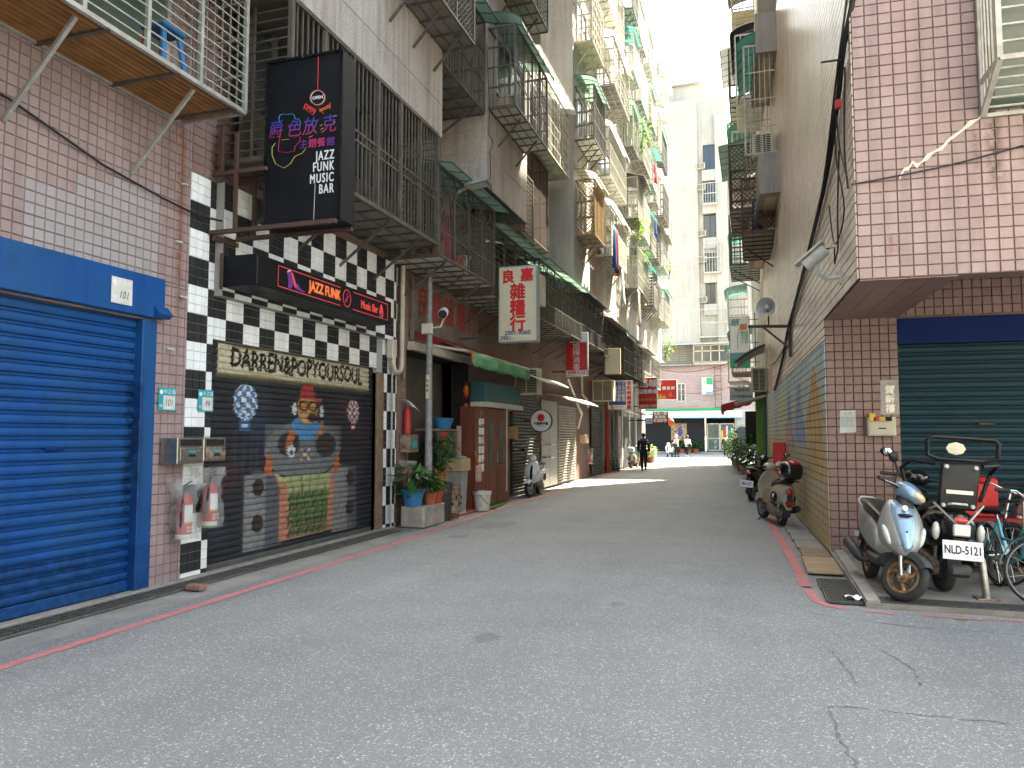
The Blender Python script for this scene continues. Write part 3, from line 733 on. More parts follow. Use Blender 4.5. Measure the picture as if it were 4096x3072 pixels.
def chk(y, z):
    return 'white_tile' if (math.floor((y-7.1)/.335)+math.floor((4.76-z)/.335)) % 2 == 0 else 'black_tile'
def pk(y, z): return 'pink_tile_grey' if (5.0 < y < 6.62 and 3.37 < z < 4.05+.12*math.floor((y-5)/.5)) else 'pink_tile'
tiles(bl, (LX-.012, 0, 0), (0, 1, 0), (1, 0, 0), [(1.4, 7.1, 3.37, 7.0), (6.62, 7.1, 0, 3.37)], .108, .111, pk, 130, u0=6.62)
tiles(bl, (LX-.012, 0, 0), (0, 1, 0), (1, 0, 0), [(12.5, 12.9, 0, 7.0), (12.9, 16.1, 3.32, 7.0), (16.1, 22.5, 0, 7.0), (7.1, 12.5, 4.76, 7.0)], .216, .111, lambda y, z: 'rose_tile_shade', 0, u0=12.5, stuff='far_tiles')
tiles(bl, (LX-.012, 0, 0), (0, 1, 0), (1, 0, 0), [(7.1, 7.54, 0, 4.76), (7.54, 11.72, 2.82, 3.35), (11.95, 12.5, 0, 4.76)], .1117, .1117, chk, 70, gap=.0032, u0=7.1, v0=4.76-.1117*43, name='painted_tile', stuff='painted_tiles')
tiles(bl, (-6.142, 0, 0), (0, 1, 0), (1, 0, 0), [(7.54, 12.2, 3.35, 4.76)], .1117, .1117, chk, 70, gap=.0032, u0=7.1, v0=4.76-.1117*43, name='painted_tile', stuff='painted_tiles')
# upper blocks: projecting bays and recesses
b = MB().mat('mosaic')
b.box(-14, UX, -8, 12.1, 6.96, 33)                    # first bay
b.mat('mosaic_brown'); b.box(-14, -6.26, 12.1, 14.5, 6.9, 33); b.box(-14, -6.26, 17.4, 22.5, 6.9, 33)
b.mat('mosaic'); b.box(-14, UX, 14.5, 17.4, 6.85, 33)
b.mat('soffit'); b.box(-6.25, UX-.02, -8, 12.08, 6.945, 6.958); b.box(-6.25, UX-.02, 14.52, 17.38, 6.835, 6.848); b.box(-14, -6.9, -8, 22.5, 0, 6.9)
b.build('upper_wall', None, bl)
b = MB()   # joint lines of the rendered bay
for z in (7.55, 8.6, 10.1): b.box(UX, UX+.006, -8, 12.1, z, z+.012)
for y in (9.2, 10.7): b.box(UX, UX+.005, y, y+.012, 6.96, 12)
for z in (7.6, 8.6): b.box(UX, UX+.006, 14.5, 17.4, z, z+.012)
b.build('render_joints', 'concrete', bl)
for (y0, y1, zz) in ((8.2, 11.6, 9.1), (15, 17, 9.1), (8.2, 11.6, 12.2), (15, 17, 12.2), (15, 17, 15.3), (8.2, 11.6, 15.3)): window(bl, UX, y0, y1, zz, zz+1.3)
for (y0, y1) in ((2, 4), (4.4, 6.6), (8, 9.4), (10, 11.6), (12.6, 14.4), (18.2, 19.6), (20, 21.8)): window(bl, LX+.01, y0, y1, 5.5, 6.75, lit='glass_green')
for z in (8.9, 12, 15.1, 18.2):
    window(bl, -6.26, 12.5, 14.2, z, z+1.3); window(bl, -6.26, 18, 21.8, z, z+1.3, nv=3)
# blue roller shutter
t = thing('roller_shutter', 'bright blue roller shutter with matching header beside the pink pier', 'shutter', (-6.29, 4, 0))
shutter('', '', (-6.33, 1.3, 0), (0, 1, 0), (1, 0, 0), 5.09, .13, 2.9, .1155, 'blue_paint', parent=t, amp=1.15)
b = MB(); b.bbox(-6.34, -6.30, 1.3, 6.39, .02, .13, .006); b.build('bottom_rail', 'blue_paint', t)
b = MB(); b.bbox(-6.36, -6.205, 6.39, 6.50, .02, 2.9, .006); b.bbox(-6.30, -6.225, 6.50, 6.615, .02, 2.9, .006); b.build('guide_rail', 'blue_paint', t)
b = MB(); b.bbox(-6.30, -6.17, 1.2, 6.66, 2.92, 3.37, .008); b.prism([(-6.17, 2.925), (-6.14, 2.93), (-6.09, 2.965), (-6.17, 3.06)], 'y', 6.5, 6.70); b.build('header', 'blue_paint', t)
b = MB(); b.bbox(-6.318, -6.300, 5.36, 5.56, 1.50, 1.535, .006); b.build('keyhole_plate', 'blue_paint_dark', t)
def number_plate(label, y, z, num, w=.26, h=.26, x=-6.235, m='teal_plate'):
    t = thing('house_number_plate', label, 'number plate', (x, y, z), group='house number plates')
    b = MB(); b.bbox(x, x+.006, y-w/2, y+w/2, z-h/2, z+h/2, .002); b.build('plate', m, t)
    b = MB(); b.box(x+.006, x+.008, y-w*.24, y+w*.44, z-h*.44, z+h*.16); b.build('number_field', 'paper', t)
    lettering(num, h*.42, 'ink', t, (x+.009, y+w*.10, z-h*.16), (0, 1, 0), (0, 0, 1), shear=.2, sx=.8, extrude=0)
    lettering('中正路', h*.22, 'white', t, (x+.008, y+w*.12, z+h*.31), (0, 1, 0), (0, 0, 1), extrude=0, spacing=1.15)
    b = MB(); b.lathe((x+.006, y-w*.36, z+h*.30), (1, 0, 0), [(0, h*.10), (.002, h*.10)], 12); b.build('emblem', 'white', t)
    lettering('M', h*.2, 'white', t, (x+.008, y-w*.37, z-h*.3), (0, 1, 0), (0, 0, 1), extrude=0)
    return t
number_plate('teal number plate reading 101 on the pink pier', 6.80, 2.05, '101')
number_plate('teal number plate reading 99 beside the painted shutter', 7.42, 2.06, '99')
number_plate('faded white number plate reading 101 on the blue shutter header', 6.05, 3.13, '101', .27, .27, -6.165, 'paper')
# painted roller shutter
cv = Canvas(4.18, 2.8, 140, (.022, .024, .032))
for _ in range(26): cv.soft(rng.uniform(0, 4.1), rng.uniform(.1, 2.2), rng.uniform(.1, .3), rng.uniform(.1, .25), rng.choice([(.02, .05, .12), (.10, .02, .03), (.04, .045, .06), (.012, .012, .016), (.015, .03, .08)]), .6)
for x in (.55, .72, .88, 1.0): cv.soft(x, 1.3, .02, .28, (.09, .11, .15), .5)
cv.rect(.18, 4.03, 2.36, 2.72, (.60, .54, .36)); cv.rect(.16, 4.05, 2.30, 2.36, (.22, .17, .06), .8); cv.rect(.14, 4.05, 2.72, 2.75, (.25, .20, .09), .8)
for _ in range(40): cv.soft(rng.uniform(.2, 4), rng.choice([2.36, 2.71]), rng.uniform(.05, .25), .02, (.25, .2, .08), .5)
def wob(x, y): return (x+.06*y, y*(1.22+.10*math.sin(x*13))+.010*math.sin(x*7))
for dx, dy in ((0, 0), (.012, 0), (-.012, .004), (.006, -.010), (-.006, .012)): cv.text('DARREN&POPYOURSOUL', 2.10+dx, 2.545+dy, .30, (.015, .013, .012), .97, 0, wob)
def balloon(cx, cy, rx_, ry_, c):
    cv.ell(cx, cy, rx_, ry_, (.62, .66, .70)); m = ((cv.x-cx)/rx_)**2+((cv.y-cy)/ry_)**2 < 1
    q = np.clip((cv.x-cx)/(rx_*np.sqrt(np.clip(1-((cv.y-cy)/ry_)**2, .02, 1))), -1, 1)
    k = (np.floor(np.arcsin(q)*2.2)+np.floor((cv.y-cy)/ry_*3.4)) % 2 == 0; cv.put(m & k, c)
    cv.put(m & (np.abs((np.arcsin(q)*2.2) % 1-.5) > .44), (.02, .03, .06))
    cv.rect(cx-rx_*.45, cx+rx_*.4, cy-ry_*1.55, cy-ry_*.98, tuple(v*.8 for v in c)); cv.rect(cx-rx_*.3, cx+rx_*.2, cy-ry_*1.4, cy-ry_*1.2, (.5, .55, .6))
balloon(.74, 2.0, .25, .24, (.03, .17, .42)); balloon(3.52, 1.96, .19, .20, (.38, .025, .035))
for x0 in (.77, 2.93):      # two grey loudspeaker columns
    w = .82 if x0 < 1 else .74
    cv.poly([(x0+.06, .05), (x0-.02, .9), (x0+.18, 1.1), (x0+w-.05, 1.06), (x0+w, .05)], (.10, .105, .12)); cv.rect(x0-.02, x0+.44, .05, 1.04, (.24, .24, .235), .85)
    for cy in (.87, .39): cv.ell(x0+(.27 if x0 < 1 else .52), cy, .125, .115, (.035, .018, .016)); cv.ell(x0+(.29 if x0 < 1 else .54), cy, .07, .07, (.055, .03, .025))
cv.ell(2.14, 1.36, .98, .42, (.165, .168, .175)); cv.rect(1.17, 3.12, 1.32, 1.72, (.15, .152, .158), .6)
cv.ell(1.72, 1.44, .27, .17, (.035, .035, .04)); cv.ell(2.70, 1.42, .29, .19, (.035, .035, .04)); cv.ell(2.70, 1.42, .10, .07, (.10, .02, .02))
cv.poly([(1.22, 1.36), (1.16, 1.05), (1.34, 1.0), (1.34, 1.22)], (.50, .11, .02)); cv.poly([(3.06, 1.3), (3.12, 1.02), (2.96, .98), (2.95, 1.15)], (.50, .11, .02))
cv.poly([(1.36, 1.06), (1.75, .92), (2.1, .86), (2.6, .92), (2.93, 1.08), (2.9, .84), (1.5, .84)], (.44, .20, .11)); cv.poly([(1.4, 1.04), (1.8, .93), (1.55, .88)], (.45, .46, .20))
cv.poly([(1.52, .9), (2.98, .9), (2.9, .10), (1.52, .08)], (.52, .19, .09))
for j in range(7):          # green banded body, cell by cell
    y1 = .98-.125*j; c = [(.34, .42, .15), (.34, .40, .16), (.10, .22, .04), (.09, .20, .035), (.11, .23, .04), (.13, .17, .045), (.17, .20, .06)][j]
    x0, x1 = 1.66+.03*j-.04*max(0, j-4), 2.83-.012*j
    cv.rect(x0, x1, y1-.118, y1, c)
    for k in range(5):
        x = x0+(x1-x0)*(k+.5)/5+.04*math.sin(j+k); cv.rect(x, x+.02, y1-.118, y1, (.03, .035, .02))
        if j > 1: cv.poly([(x-.09, y1), (x-.03, y1), (x-.10, y1-.118), (x-.15, y1-.118)], (.025, .028, .03), .9)
# the player: red cap, goggles, blue tee, orange arms, pale glove
cv.poly([(1.78, 1.68), (1.92, 1.64), (1.74, 1.36), (1.62, 1.34), (1.66, 1.52)], (.50, .12, .02)); cv.poly([(2.46, 1.72), (2.60, 1.80), (2.62, 1.58), (2.48, 1.56)], (.50, .16, .02))
cv.poly([(1.74, 1.74), (1.95, 1.84), (2.3, 1.82), (2.58, 1.72), (2.42, 1.60), (2.36, 1.58), (2.34, 1.50), (2.0, 1.50), (1.96, 1.6), (1.86, 1.60)], (.03, .22, .50))
cv.ell(2.18, 1.96, .27, .24, (.52, .22, .035)); cv.ell(2.2, 1.84, .20, .10, (.55, .30, .10)); cv.ell(2.30, 1.83, .13, .07, (.06, .02, .02))
cv.ell(2.08, 2.0, .14, .08, (.03, .02, .015)); cv.ell(2.32, 2.0, .13, .08, (.03, .02, .015)); cv.ell(2.08, 2.0, .09, .05, (.5, .2, .03)); cv.ell(2.32, 2.0, .08, .05, (.5, .2, .03))
cv.poly([(1.98, 2.10), (2.0, 2.26), (2.12, 2.34), (2.3, 2.32), (2.38, 2.12), (2.56, 2.14), (2.54, 2.06), (2.3, 2.10)], (.40, .02, .02))
cv.ell(1.84, 1.95, .055, .09, (.55, .55, .52)); cv.ell(2.56, 1.93, .055, .10, (.5, .5, .48)); cv.ell(2.56, 1.82, .04, .03, (.02, .02, .02))
cv.ell(1.78, 1.34, .10, .09, (.60, .60, .60)); cv.poly([(1.68, 1.32), (1.74, 1.24), (1.80, 1.32), (1.86, 1.25), (1.86, 1.36)], (.55, .55, .55)); cv.ell(1.78, 1.32, .03, .04, (.03, .03, .03))
for i in range(4):
    for j in range(3): cv.rect(2.02+.06*i, 2.075+.06*i, 1.20+.06*j, 1.255+.06*j, [(.45, .35, .05), (.35, .03, .03), (.03, .12, .3), (.5, .5, .48)][(i+2*j) % 4])
g_ = cv.a.mean(2, keepdims=True); cv.a = (g_+(cv.a-g_)*.78)*.84
nz_ = np.random.RandomState(4).rand(60, 90); cv.a *= (.82+.36*np.kron(nz_, np.ones((7, 7)))[:cv.a.shape[0], :cv.a.shape[1]])[..., None] if nz_.shape[0]*7 >= cv.a.shape[0] and nz_.shape[1]*7 >= cv.a.shape[1] else 1
ps = shutter('roller_shutter', 'black roller shutter painted with a colourful mural and lettered banner', (-6.33, 7.545, 0), (0, 1, 0), (1, 0, 0), 4.17, .08, 2.82, .083, 'mural_slat', canvas=cv, nu=210, amp=1.0)
b = MB(); b.bbox(-6.345, -6.31, 7.545, 11.7, .012, .08, .004); b.build('bottom_rail', 'dark_slat', ps)
b = MB(); b.box(-6.9, -6.28, 7.5, 7.56, 0, 2.82); b.build('guide_rail', 'black_matt', ps)
b = MB(); b.bbox(-6.40, -6.22, 11.72, 11.95, 0, 2.75, .008); b.build('side_post', 'brown_post', ps)
# pipes and conduit beside the painted shutter
def pipe(name, label, cat, pts, r, m, group=None, n=8):
    b = MB(); b.tube(pts, r, n); return tag(b.build(name, m, smooth=50), label, cat, group)
def arc(c, r, a0, a1, n=7, plane='yz'):
    out = []
    for i in range(n+1):
        a = R(a0+(a1-a0)*i/n); p, q = r*math.cos(a), r*math.sin(a)
        out.append((c[0], c[1]+p, c[2]+q) if plane == 'yz' else (c[0]+p, c[1], c[2]+q))
    return out
pipe('drain_pipe', 'cream plastic pipe with a J bend beside the painted shutter', 'pipe', [(-6.12, 12.46, 6.4), (-6.12, 12.44, 3.05)]+arc((-6.12, 12.27, 2.95), .17, 0, -180)+[(-6.12, 12.10, 3.15)], .045, 'pipe_white')
b = MB(); b.bbox(-6.21, -6.08, 12.0, 12.16, 3.02, 3.36, .015); tag(b.build('junction_box', 'pipe_white'), 'cream junction box above the cream pipe bend', 'junction box')
pipe('conduit_pipe', 'grey metal conduit running down past the painted shutter to the ground', 'pipe', [(-6.17, 12.16, 3.4), (-6.17, 12.16, .02), (-6.10, 12.18, .01)], .02, 'galv')
pipe('conduit_pipe', 'brown metal pipe at the edge of the pink pier next to the grain shop', 'pipe', [(-6.16, 12.60, 6.4), (-6.16, 12.62, 2.7)], .03, 'brown_post')
# mailboxes on the pier
t = thing('mailbox', 'pair of stainless mailboxes between the blue shutter and the painted shutter', 'mailbox', (-6.15, 7.25, 1.3))
b = MB(); b.bbox(-6.235, -6.0, 6.72, 7.13, 1.33, 1.62, .008); b.bbox(-6.235, -6.0, 7.135, 7.51, 1.35, 1.62, .008); b.build('casing', 'steel_brushed', t)
for y0, y1 in ((6.75, 7.11), (7.16, 7.49)):
    b = MB(); b.bbox(-5.998, -5.985, y0, y1, 1.37, 1.51, .004); d = b.build('flap', 'steel_rust' if y0 > 7.1 else 'steel_brushed', t)
    b = MB(); b.box(-5.985, -5.982, y0+.12, y0+.24, 1.455, 1.478); b.build('name_strip', 'teal_plate', d)
    b = MB(); b.box(-5.985, -5.980, y0+.13, y0+.23, 1.41, 1.435); b.build('slot', 'black', d)
    b = MB(); b.lathe((-5.986, y0+.29, 1.47), (1, 0, 0), [(0, .016), (.01, .016)], 10); b.build('lock', 'steel', d)
    b = MB(); b.box(-5.999, -5.992, y0+.02, y1-.02, 1.53, 1.60); b.build('letter_slot', 'black_matt', t)
def extinguisher(label, c, s_=1., face=(1, 0), group='fire extinguishers in bags', cap='cream_plastic'):
    t = thing('fire_extinguisher', label, 'fire extinguisher', c, group=group, rz=math.atan2(face[1], face[0])); t.scale = (s_, s_, s_)
    b = MB(); b.lathe((0, 0, 0), (0, 0, 1), [(0.03, .068), (.045, .075), (.36, .075), (.40, .062), (.43, .03), (.45, .022)], 18); b.build('cylinder_body', 'red_paint', t, smooth=40)
    b = MB(); b.lathe((0, 0, 0), (0, 0, 1), [(-.005, .074), (.0, .08), (.035, .08), (.04, .076)], 18); b.build('base_ring', cap, t, smooth=40)
    b = MB(); b.tube([(0, 0, .44), (0, 0, .50)], .02); b.bar((-.01, 0, .50), (.09, 0, .53), .02, .012); b.bar((-.01, 0, .52), (.08, 0, .565), .02, .010); b.build('valve', 'black', t)
    b = MB(); b.tube([(.02, -.02, .47), (.06, -.09, .44), (.05, -.10, .25), (.04, -.095, .12)], .012); b.build('hose', 'rubber', t, smooth=60)
    def lab(u, v): a = R(-48+96*u); return (.077*math.cos(a), .077*math.sin(a), .17+.16*v)
    b = MB(); b.grid(lab, 8, 1); b.build('label', 'paper', t)
    def lab2(u, v): a = R(-48+96*u); return (.0765*math.cos(a), .0765*math.sin(a), .15+.02*v)
    b = MB(); b.grid(lab2, 8, 1); b.build('label_band', 'gold', t)
    for i, (s2, z) in enumerate((('新莊區', .105), ('聯合會', .07))):
        lettering(s2, .033, 'white', t, (.079, 0, z), (0, 1, 0), (0, 0, 1), extrude=0)
    r_ = random.Random(int(c[1]*100)); P = [[r_.uniform(-.025, .035) for _ in range(14)] for _ in range(9)]
    def bagf(u, v):
        k = int(u*14) % 14; j = int(round(v*8)); q = .105+P[j][k]+(.05 if v > .75 else 0)*(1-2*abs(.5-((u*14) % 2)/2)); a = 2*math.pi*u
        return (q*math.cos(a)*.95, q*math.sin(a)*1.15, -.02+.62*v)
    b = MB(); b.grid(bagf, 14, 8); b.build('plastic_bag', 'bag', t, smooth=50)
    return t
extinguisher('lower red fire extinguisher in a clear bag below the mailboxes', (-6.11, 6.98, .50), 1.12)
extinguisher('higher red fire extinguisher in a clear bag against the painted shutter edge', (-6.10, 7.38, .60), 1.12)
# wall clips, nails and the thin cable over the pink wall
b = MB(); b.tube([(-6.22, 2.0, 4.75), (-6.21, 4.78, 4.62), (-6.21, 5.8, 4.38), (-6.2, 6.6, 4.28), (-6.2, 7.2, 4.24), (-6.1, 8.2, 4.35), (-6.0, 9.5, 4.6)], .012, 6); tag(b.build('cable', 'cable'), 'thin dark cable sagging across the pink wall above the blue shutter', 'cable')
for k, (y, z) in enumerate(((6.86, 3.86), (6.96, 3.24), (6.92, 4.55), (6.78, 2.62))):
    b = MB(); b.tube([(-6.235, y, z), (-6.16, y+.02, z-.015)], .013, 8); tag(b.build('pipe_clip', 'white_dirty'), ['white plastic clip on the pink pier level with the blue header top', 'white plastic clip on the pink pier just below the blue header', 'highest white plastic clip on the pink wall below the silver cage', 'lowest white plastic clip on the pink pier'][k], 'clip', 'clips on the pink pier')
# rusty sign frame and the tall black sign
t = thing('sign_frame', 'rusty brown steel frame carrying the tall black sign', 'frame', (-6.1, 7.4, 4.1))
b = MB()
for y in (7.42, 7.78):
    b.bar((-6.24, y, 4.10), (-4.5, y, 4.10), .05); b.bar((-6.2, y, 4.82), (-5.45, y, 4.82), .045)
    b.bar((-5.88, y, 4.10), (-5.88, y, 5.3), .04)
b.bar((-6.16, 7.40, 4.03), (-6.16, 7.82, 4.03), .06); b.bar((-6.1, 7.42, 4.8), (-6.1, 7.42, 5.4), .05); b.build('beams', 'iron_brown', t)
t = thing('hanging_sign', 'tall black lightbox sign with neon style lettering for a music bar', 'sign', (-4.98, 7.6, 4.1))
b = MB(); b.bbox(-5.5, -4.46, 7.46, 7.77, 4.12, 6.14, .012); b.build('box', 'sign_black', t)
b = MB()
for p, q in (((-5.49, 4.13), (-4.47, 4.13)), ((-5.49, 6.13), (-4.47, 6.13)), ((-5.49, 4.13), (-5.49, 6.13)), ((-4.47, 4.13), (-4.47, 6.13))): b.bar((p[0], 7.455, p[1]), (q[0], 7.455, q[1]), .03, .03)
b.build('edge_trim', 'black_gloss', t)
FX = (1, 0, 0); UP_ = (0, 0, 1)
def sx_(x): return -5.5+(x-590)/487*1.04
def sz_(x, y): return 6.14-(y-(238-68*(x-597)/483))/1078*2.02
def S(x, y, dy=0.): return (sx_(x), 7.4535-dy, sz_(x, y))
def stroke(nm, pts, m, w=.012):
    b = MB()
    for p, q in zip(pts, pts[1:]): b.bar(S(*p), S(*q), w, .003)
    b.build(nm, m, t)
stroke('neon_line', [(922, 212), (922, 430)], 'neon_red', .006)
circ = [(922+43*math.cos(R(a)), 478+45*math.sin(R(a))) for a in range(0, 361, 15)]
stroke('neon_ring', circ, 'white', .009); stroke('neon_ring', [(922+49*math.cos(R(a)), 478+51*math.sin(R(a))) for a in range(0, 361, 15)], 'neon_red', .006)
lettering('OPEN', .054, 'white', t, S(922, 478), FX, UP_, bold=.001)
lettering('OPEN', .07, 'neon_red', t, S(873, 550), (.85, 0, -.53), (.53, 0, .85)); stroke('neon_box', [(848, 515), (912, 555), (893, 588), (834, 545), (848, 515)], 'neon_red', .008)
lettering('FOOD', .05, 'neon_orange', t, S(968, 548), (.95, 0, .31), (-.31, 0, .95)); stroke('neon_fork', [(930, 545), (950, 565), (960, 582)], 'neon_red', .010); stroke('neon_knife', [(1000, 512), (1001, 552)], 'neon_red', .010)
m = mat('neon_fade', (.07, .12, .62), rough=.4)   # two-tone print, blue over pink
nt = m.node_tree; g_ = nt.nodes.new('ShaderNodeNewGeometry'); sp = nt.nodes.new('ShaderNodeSeparateXYZ'); rp = nt.nodes.new('ShaderNodeValToRGB'); mp_ = nt.nodes.new('ShaderNodeMapRange')
nt.links.new(g_.outputs['Position'], sp.inputs[0]); nt.links.new(sp.outputs[2], mp_.inputs[0]); mp_.inputs[1].default_value = 5.16; mp_.inputs[2].default_value = 5.36
rp.color_ramp.elements[0].color = (.42, .03, .09, 1); rp.color_ramp.elements[1].color = (.03, .06, .36, 1); nt.links.new(mp_.outputs[0], rp.inputs[0]); nt.links.new(rp.outputs[0], nt.nodes['Principled BSDF'].inputs['Base Color'])
for ch, x, y in (('爵', 658, 690), ('色', 778, 682), ('放', 880, 668), ('克', 998, 652)): lettering(ch, .225, 'neon_fade', t, S(x, y), FX, (0, 0, 1), shear=.12, sx=.95)
for ch, x, y, mm in (('主', 838, 780, 'neon_violet'), ('題', 895, 775, 'neon_pink'), ('餐', 950, 768, 'neon_pink'), ('館', 1010, 762, 'neon_violet')): lettering(ch, .115, mm, t, S(x, y), FX, UP_, bold=.001)
stroke('neon_foam', [(682, 640), (675, 610), (680, 590), (700, 580), (730, 585), (765, 580), (778, 595), (780, 615), (800, 612), (815, 630), (816, 645)], 'neon_cyan', .008)
stroke('neon_mug', [(690, 690), (680, 760), (676, 825), (730, 832), (780, 822), (785, 790), (808, 768), (818, 735), (805, 720), (780, 735)], 'neon_pink', .009)
stroke('neon_swirl', [(655, 770), (635, 800), (636, 850), (660, 905), (715, 932), (755, 905), (785, 855), (830, 835), (852, 805)], 'neon_yellow', .008)
for p, q in (((695, 750), (745, 745)), ((870, 735), (895, 722)), ((945, 685), (962, 672)), ((940, 660), (955, 650)), ((1022, 600), (1040, 592)), ((1020, 640), (1036, 634))): stroke('neon_dash', [p, q], 'neon_yellow', .007)
for w_, y in (('JAZZ', 845), ('FUNK', 915), ('MUSIC', 988), ('BAR', 1058)): lettering(w_, .155, 'white', t, (sx_(1032), 7.4535, sz_(1000, y)), FX, UP_, align='RIGHT', sx=.62, spacing=1.22, bold=.002)
stroke('neon_line', [(916, 1030), (911, 1255)], 'white', .005)
# long black fascia sign
t = thing('fascia_sign', 'long black lightbox sign over the painted shutter with red neon lettering', 'sign', (-5.85, 9.3, 3.4))
b = MB(); b.bbox(-6.13, -5.62, 7.52, 11.02, 3.45, 3.83, .01); b.build('box', 'sign_black', t)
b = MB(); b.bar((-6.12, 7.50, 3.42), (-6.12, 7.50, 3.86), .03); b.build('edge_trim', 'iron_brown', t)
def F(y, z): return (-5.616, y, z)
def fstroke(nm, pts, mm, w=.012):
    b = MB()
    for p, q in zip(pts, pts[1:]): b.bar(F(*p), F(*q), .003, w)
    b.build(nm, mm, t)
fstroke('neon_frame', [(9.42, 3.77), (7.93, 3.77), (7.93, 3.51), (9.42, 3.51)], 'neon_red', .010); fstroke('neon_frame', [(9.78, 3.77), (10.88, 3.77), (10.88, 3.51), (9.78, 3.51)], 'neon_red', .010)
lettering('JAZZ FUNK', .19, 'neon_orange', t, F(9.02, 3.645), (0, 1, 0), UP_, sx=.82, bold=.004); lettering('JAZZ FUNK', .19, 'neon_red', t, (-5.6192, 9.02, 3.645), (0, 1, 0), UP_, sx=.82, bold=.010)
lettering('Music Bar', .165, 'neon_red', t, F(10.28, 3.625), (0, 1, 0), UP_, sx=.82, bold=.005)
fstroke('neon_ring', [(9.6+.105*math.cos(R(a)), 3.645+.125*math.sin(R(a))) for a in range(0, 361, 15)], 'neon_red', .012); fstroke('neon_note', [(9.60, 3.73), (9.60, 3.60), (9.55, 3.58), (9.60, 3.62), (9.66, 3.70), (9.54, 3.60)], 'neon_pink', .014)
for nm, pts, mm in (('printed_player', [(8.12, 3.71), (8.16, 3.75), (8.24, 3.74), (8.27, 3.66), (8.30, 3.60), (8.36, 3.62), (8.42, 3.56), (8.52, 3.55), (8.50, 3.53), (8.32, 3.54), (8.26, 3.60), (8.2, 3.52), (8.14, 3.53), (8.15, 3.62)], 'neon_violet'),
                    ('printed_guitar', [(8.20, 3.73), (8.24, 3.74), (8.34, 3.56), (8.29, 3.56)], 'neon_red'), ('printed_hat', [(8.12, 3.72), (8.13, 3.75), (8.18, 3.77), (8.21, 3.75), (8.17, 3.74)], 'white'),
                    ('printed_player', [(10.62, 3.52), (10.60, 3.60), (10.64, 3.72), (10.68, 3.74), (10.72, 3.66), (10.73, 3.54), (10.68, 3.52)], 'neon_red'), ('printed_shade', [(10.60, 3.53), (10.60, 3.58), (10.68, 3.60), (10.70, 3.54)], 'neon_violet')):
    b = MB(); b.prism(pts, 'x', -5.6185, -5.6160+(.0015 if 'guitar' in nm or 'shade' in nm else 0)); b.build(nm, mm, t)
# second-floor cages
mat('plank_orange', (.36, .17, .055), (.27, .12, .04), 3, .75, rnd=.25, dirt=.3)
c0 = cage('silver iron window cage with orange tin floor above the blue shutter', 1.2, 6.9, 5.27, 7.0, LX, -5.38, 'iron_silver', 'h', None, None, 4, 'second floor cages', .105, .014, indiv=True, posts=7, fw=.045, under=.85, side='grid')
c1 = cage('big grey iron balcony cage behind the tall black sign', 7.5, 11.9, 4.98, 6.93, LX, UX, 'iron_grey', 'v', None, 'tin_grey', 4, 'second floor cages', .115, .020, (.40, .47), indiv=True, posts=5, fw=.06, side='h', under=.75)
c2 = cage('grey iron balcony cage with arched panels and potted plants by the street lamp', 11.96, 14.92, 4.82, 6.42, LX, UX, 'iron_grey', 'arch', ('slope', 'canopy_green'), 'tin_white', 3, 'second floor cages', .10, .016, (.28,), indiv=True, posts=3, fw=.045, under=.7)
for k in range(11):
    b = MB(); b.box(-6.22+.076*k, -6.162+.076*k, 1.22, 6.88, 5.272, 5.292); b.build('floor_plank', 'plank_orange', c0)
b = MB(); b.box(-6.23, -5.40, 1.22, 6.88, 5.300, 5.304); b.build('gap_shade_sheet', 'iron_dark', c0)  # added dark sheet, stands in for the shade between the planks
for k in range(7):
    y = 1.6+.86*k; b = MB(); b.bar((LX, y, 5.262), (-5.38, y, 5.262), .04, .035); b.build('floor_joist', 'iron_grey', c0)
b = MB()   # glazed gallery wall inside the big cage
for k in range(9): b.box(-5.95, -5.90, 7.6+.5*k, 7.72+.5*k, 5.0, 6.9)
b.box(-5.96, -5.93, 7.55, 11.85, 5.0, 5.75); b.build('inner_screen', 'iron_grey', c1)
b = MB(); b.box(-5.975, -5.965, 7.55, 11.85, 5.75, 6.9); b.build('inner_glass', 'glass', c1)
cage('dark recessed iron cage with pale green roof behind the cream sign', 15.1, 18.4, 4.7, 6.2, LX, UX-.1, 'iron_grey', 'h', ('slope', 'canopy_green'), 'tin_white', 3, 'second floor cages', .12, .016, posts=3)
cage('dark iron cage with rows of arched panels behind the cream sign', 18.5, 23.3, 4.68, 6.2, LX, UX, 'iron_grey', 'arch', ('slope', 'canopy_green'), 'tin_grey', 4, 'second floor cages', .10, .018, posts=5, side='v')
cage('dark iron cage of arched panels above the red pest control sign', 23.4, 27.2, 4.75, 6.2, LX, UX, 'iron_grey', 'arch', ('slope', 'canopy_dark'), 'tin_grey', 3, 'second floor cages', .10, .018, posts=4, side='v')
cage('iron cage with brass coloured roof above the yellowed sign board', 27.4, 31.2, 4.6, 6.0, LX, UX, 'iron_dark', 'grid', ('slope', 'canopy_grey'), 'tin_grey', 3, 'second floor cages', .14, .02, posts=3)
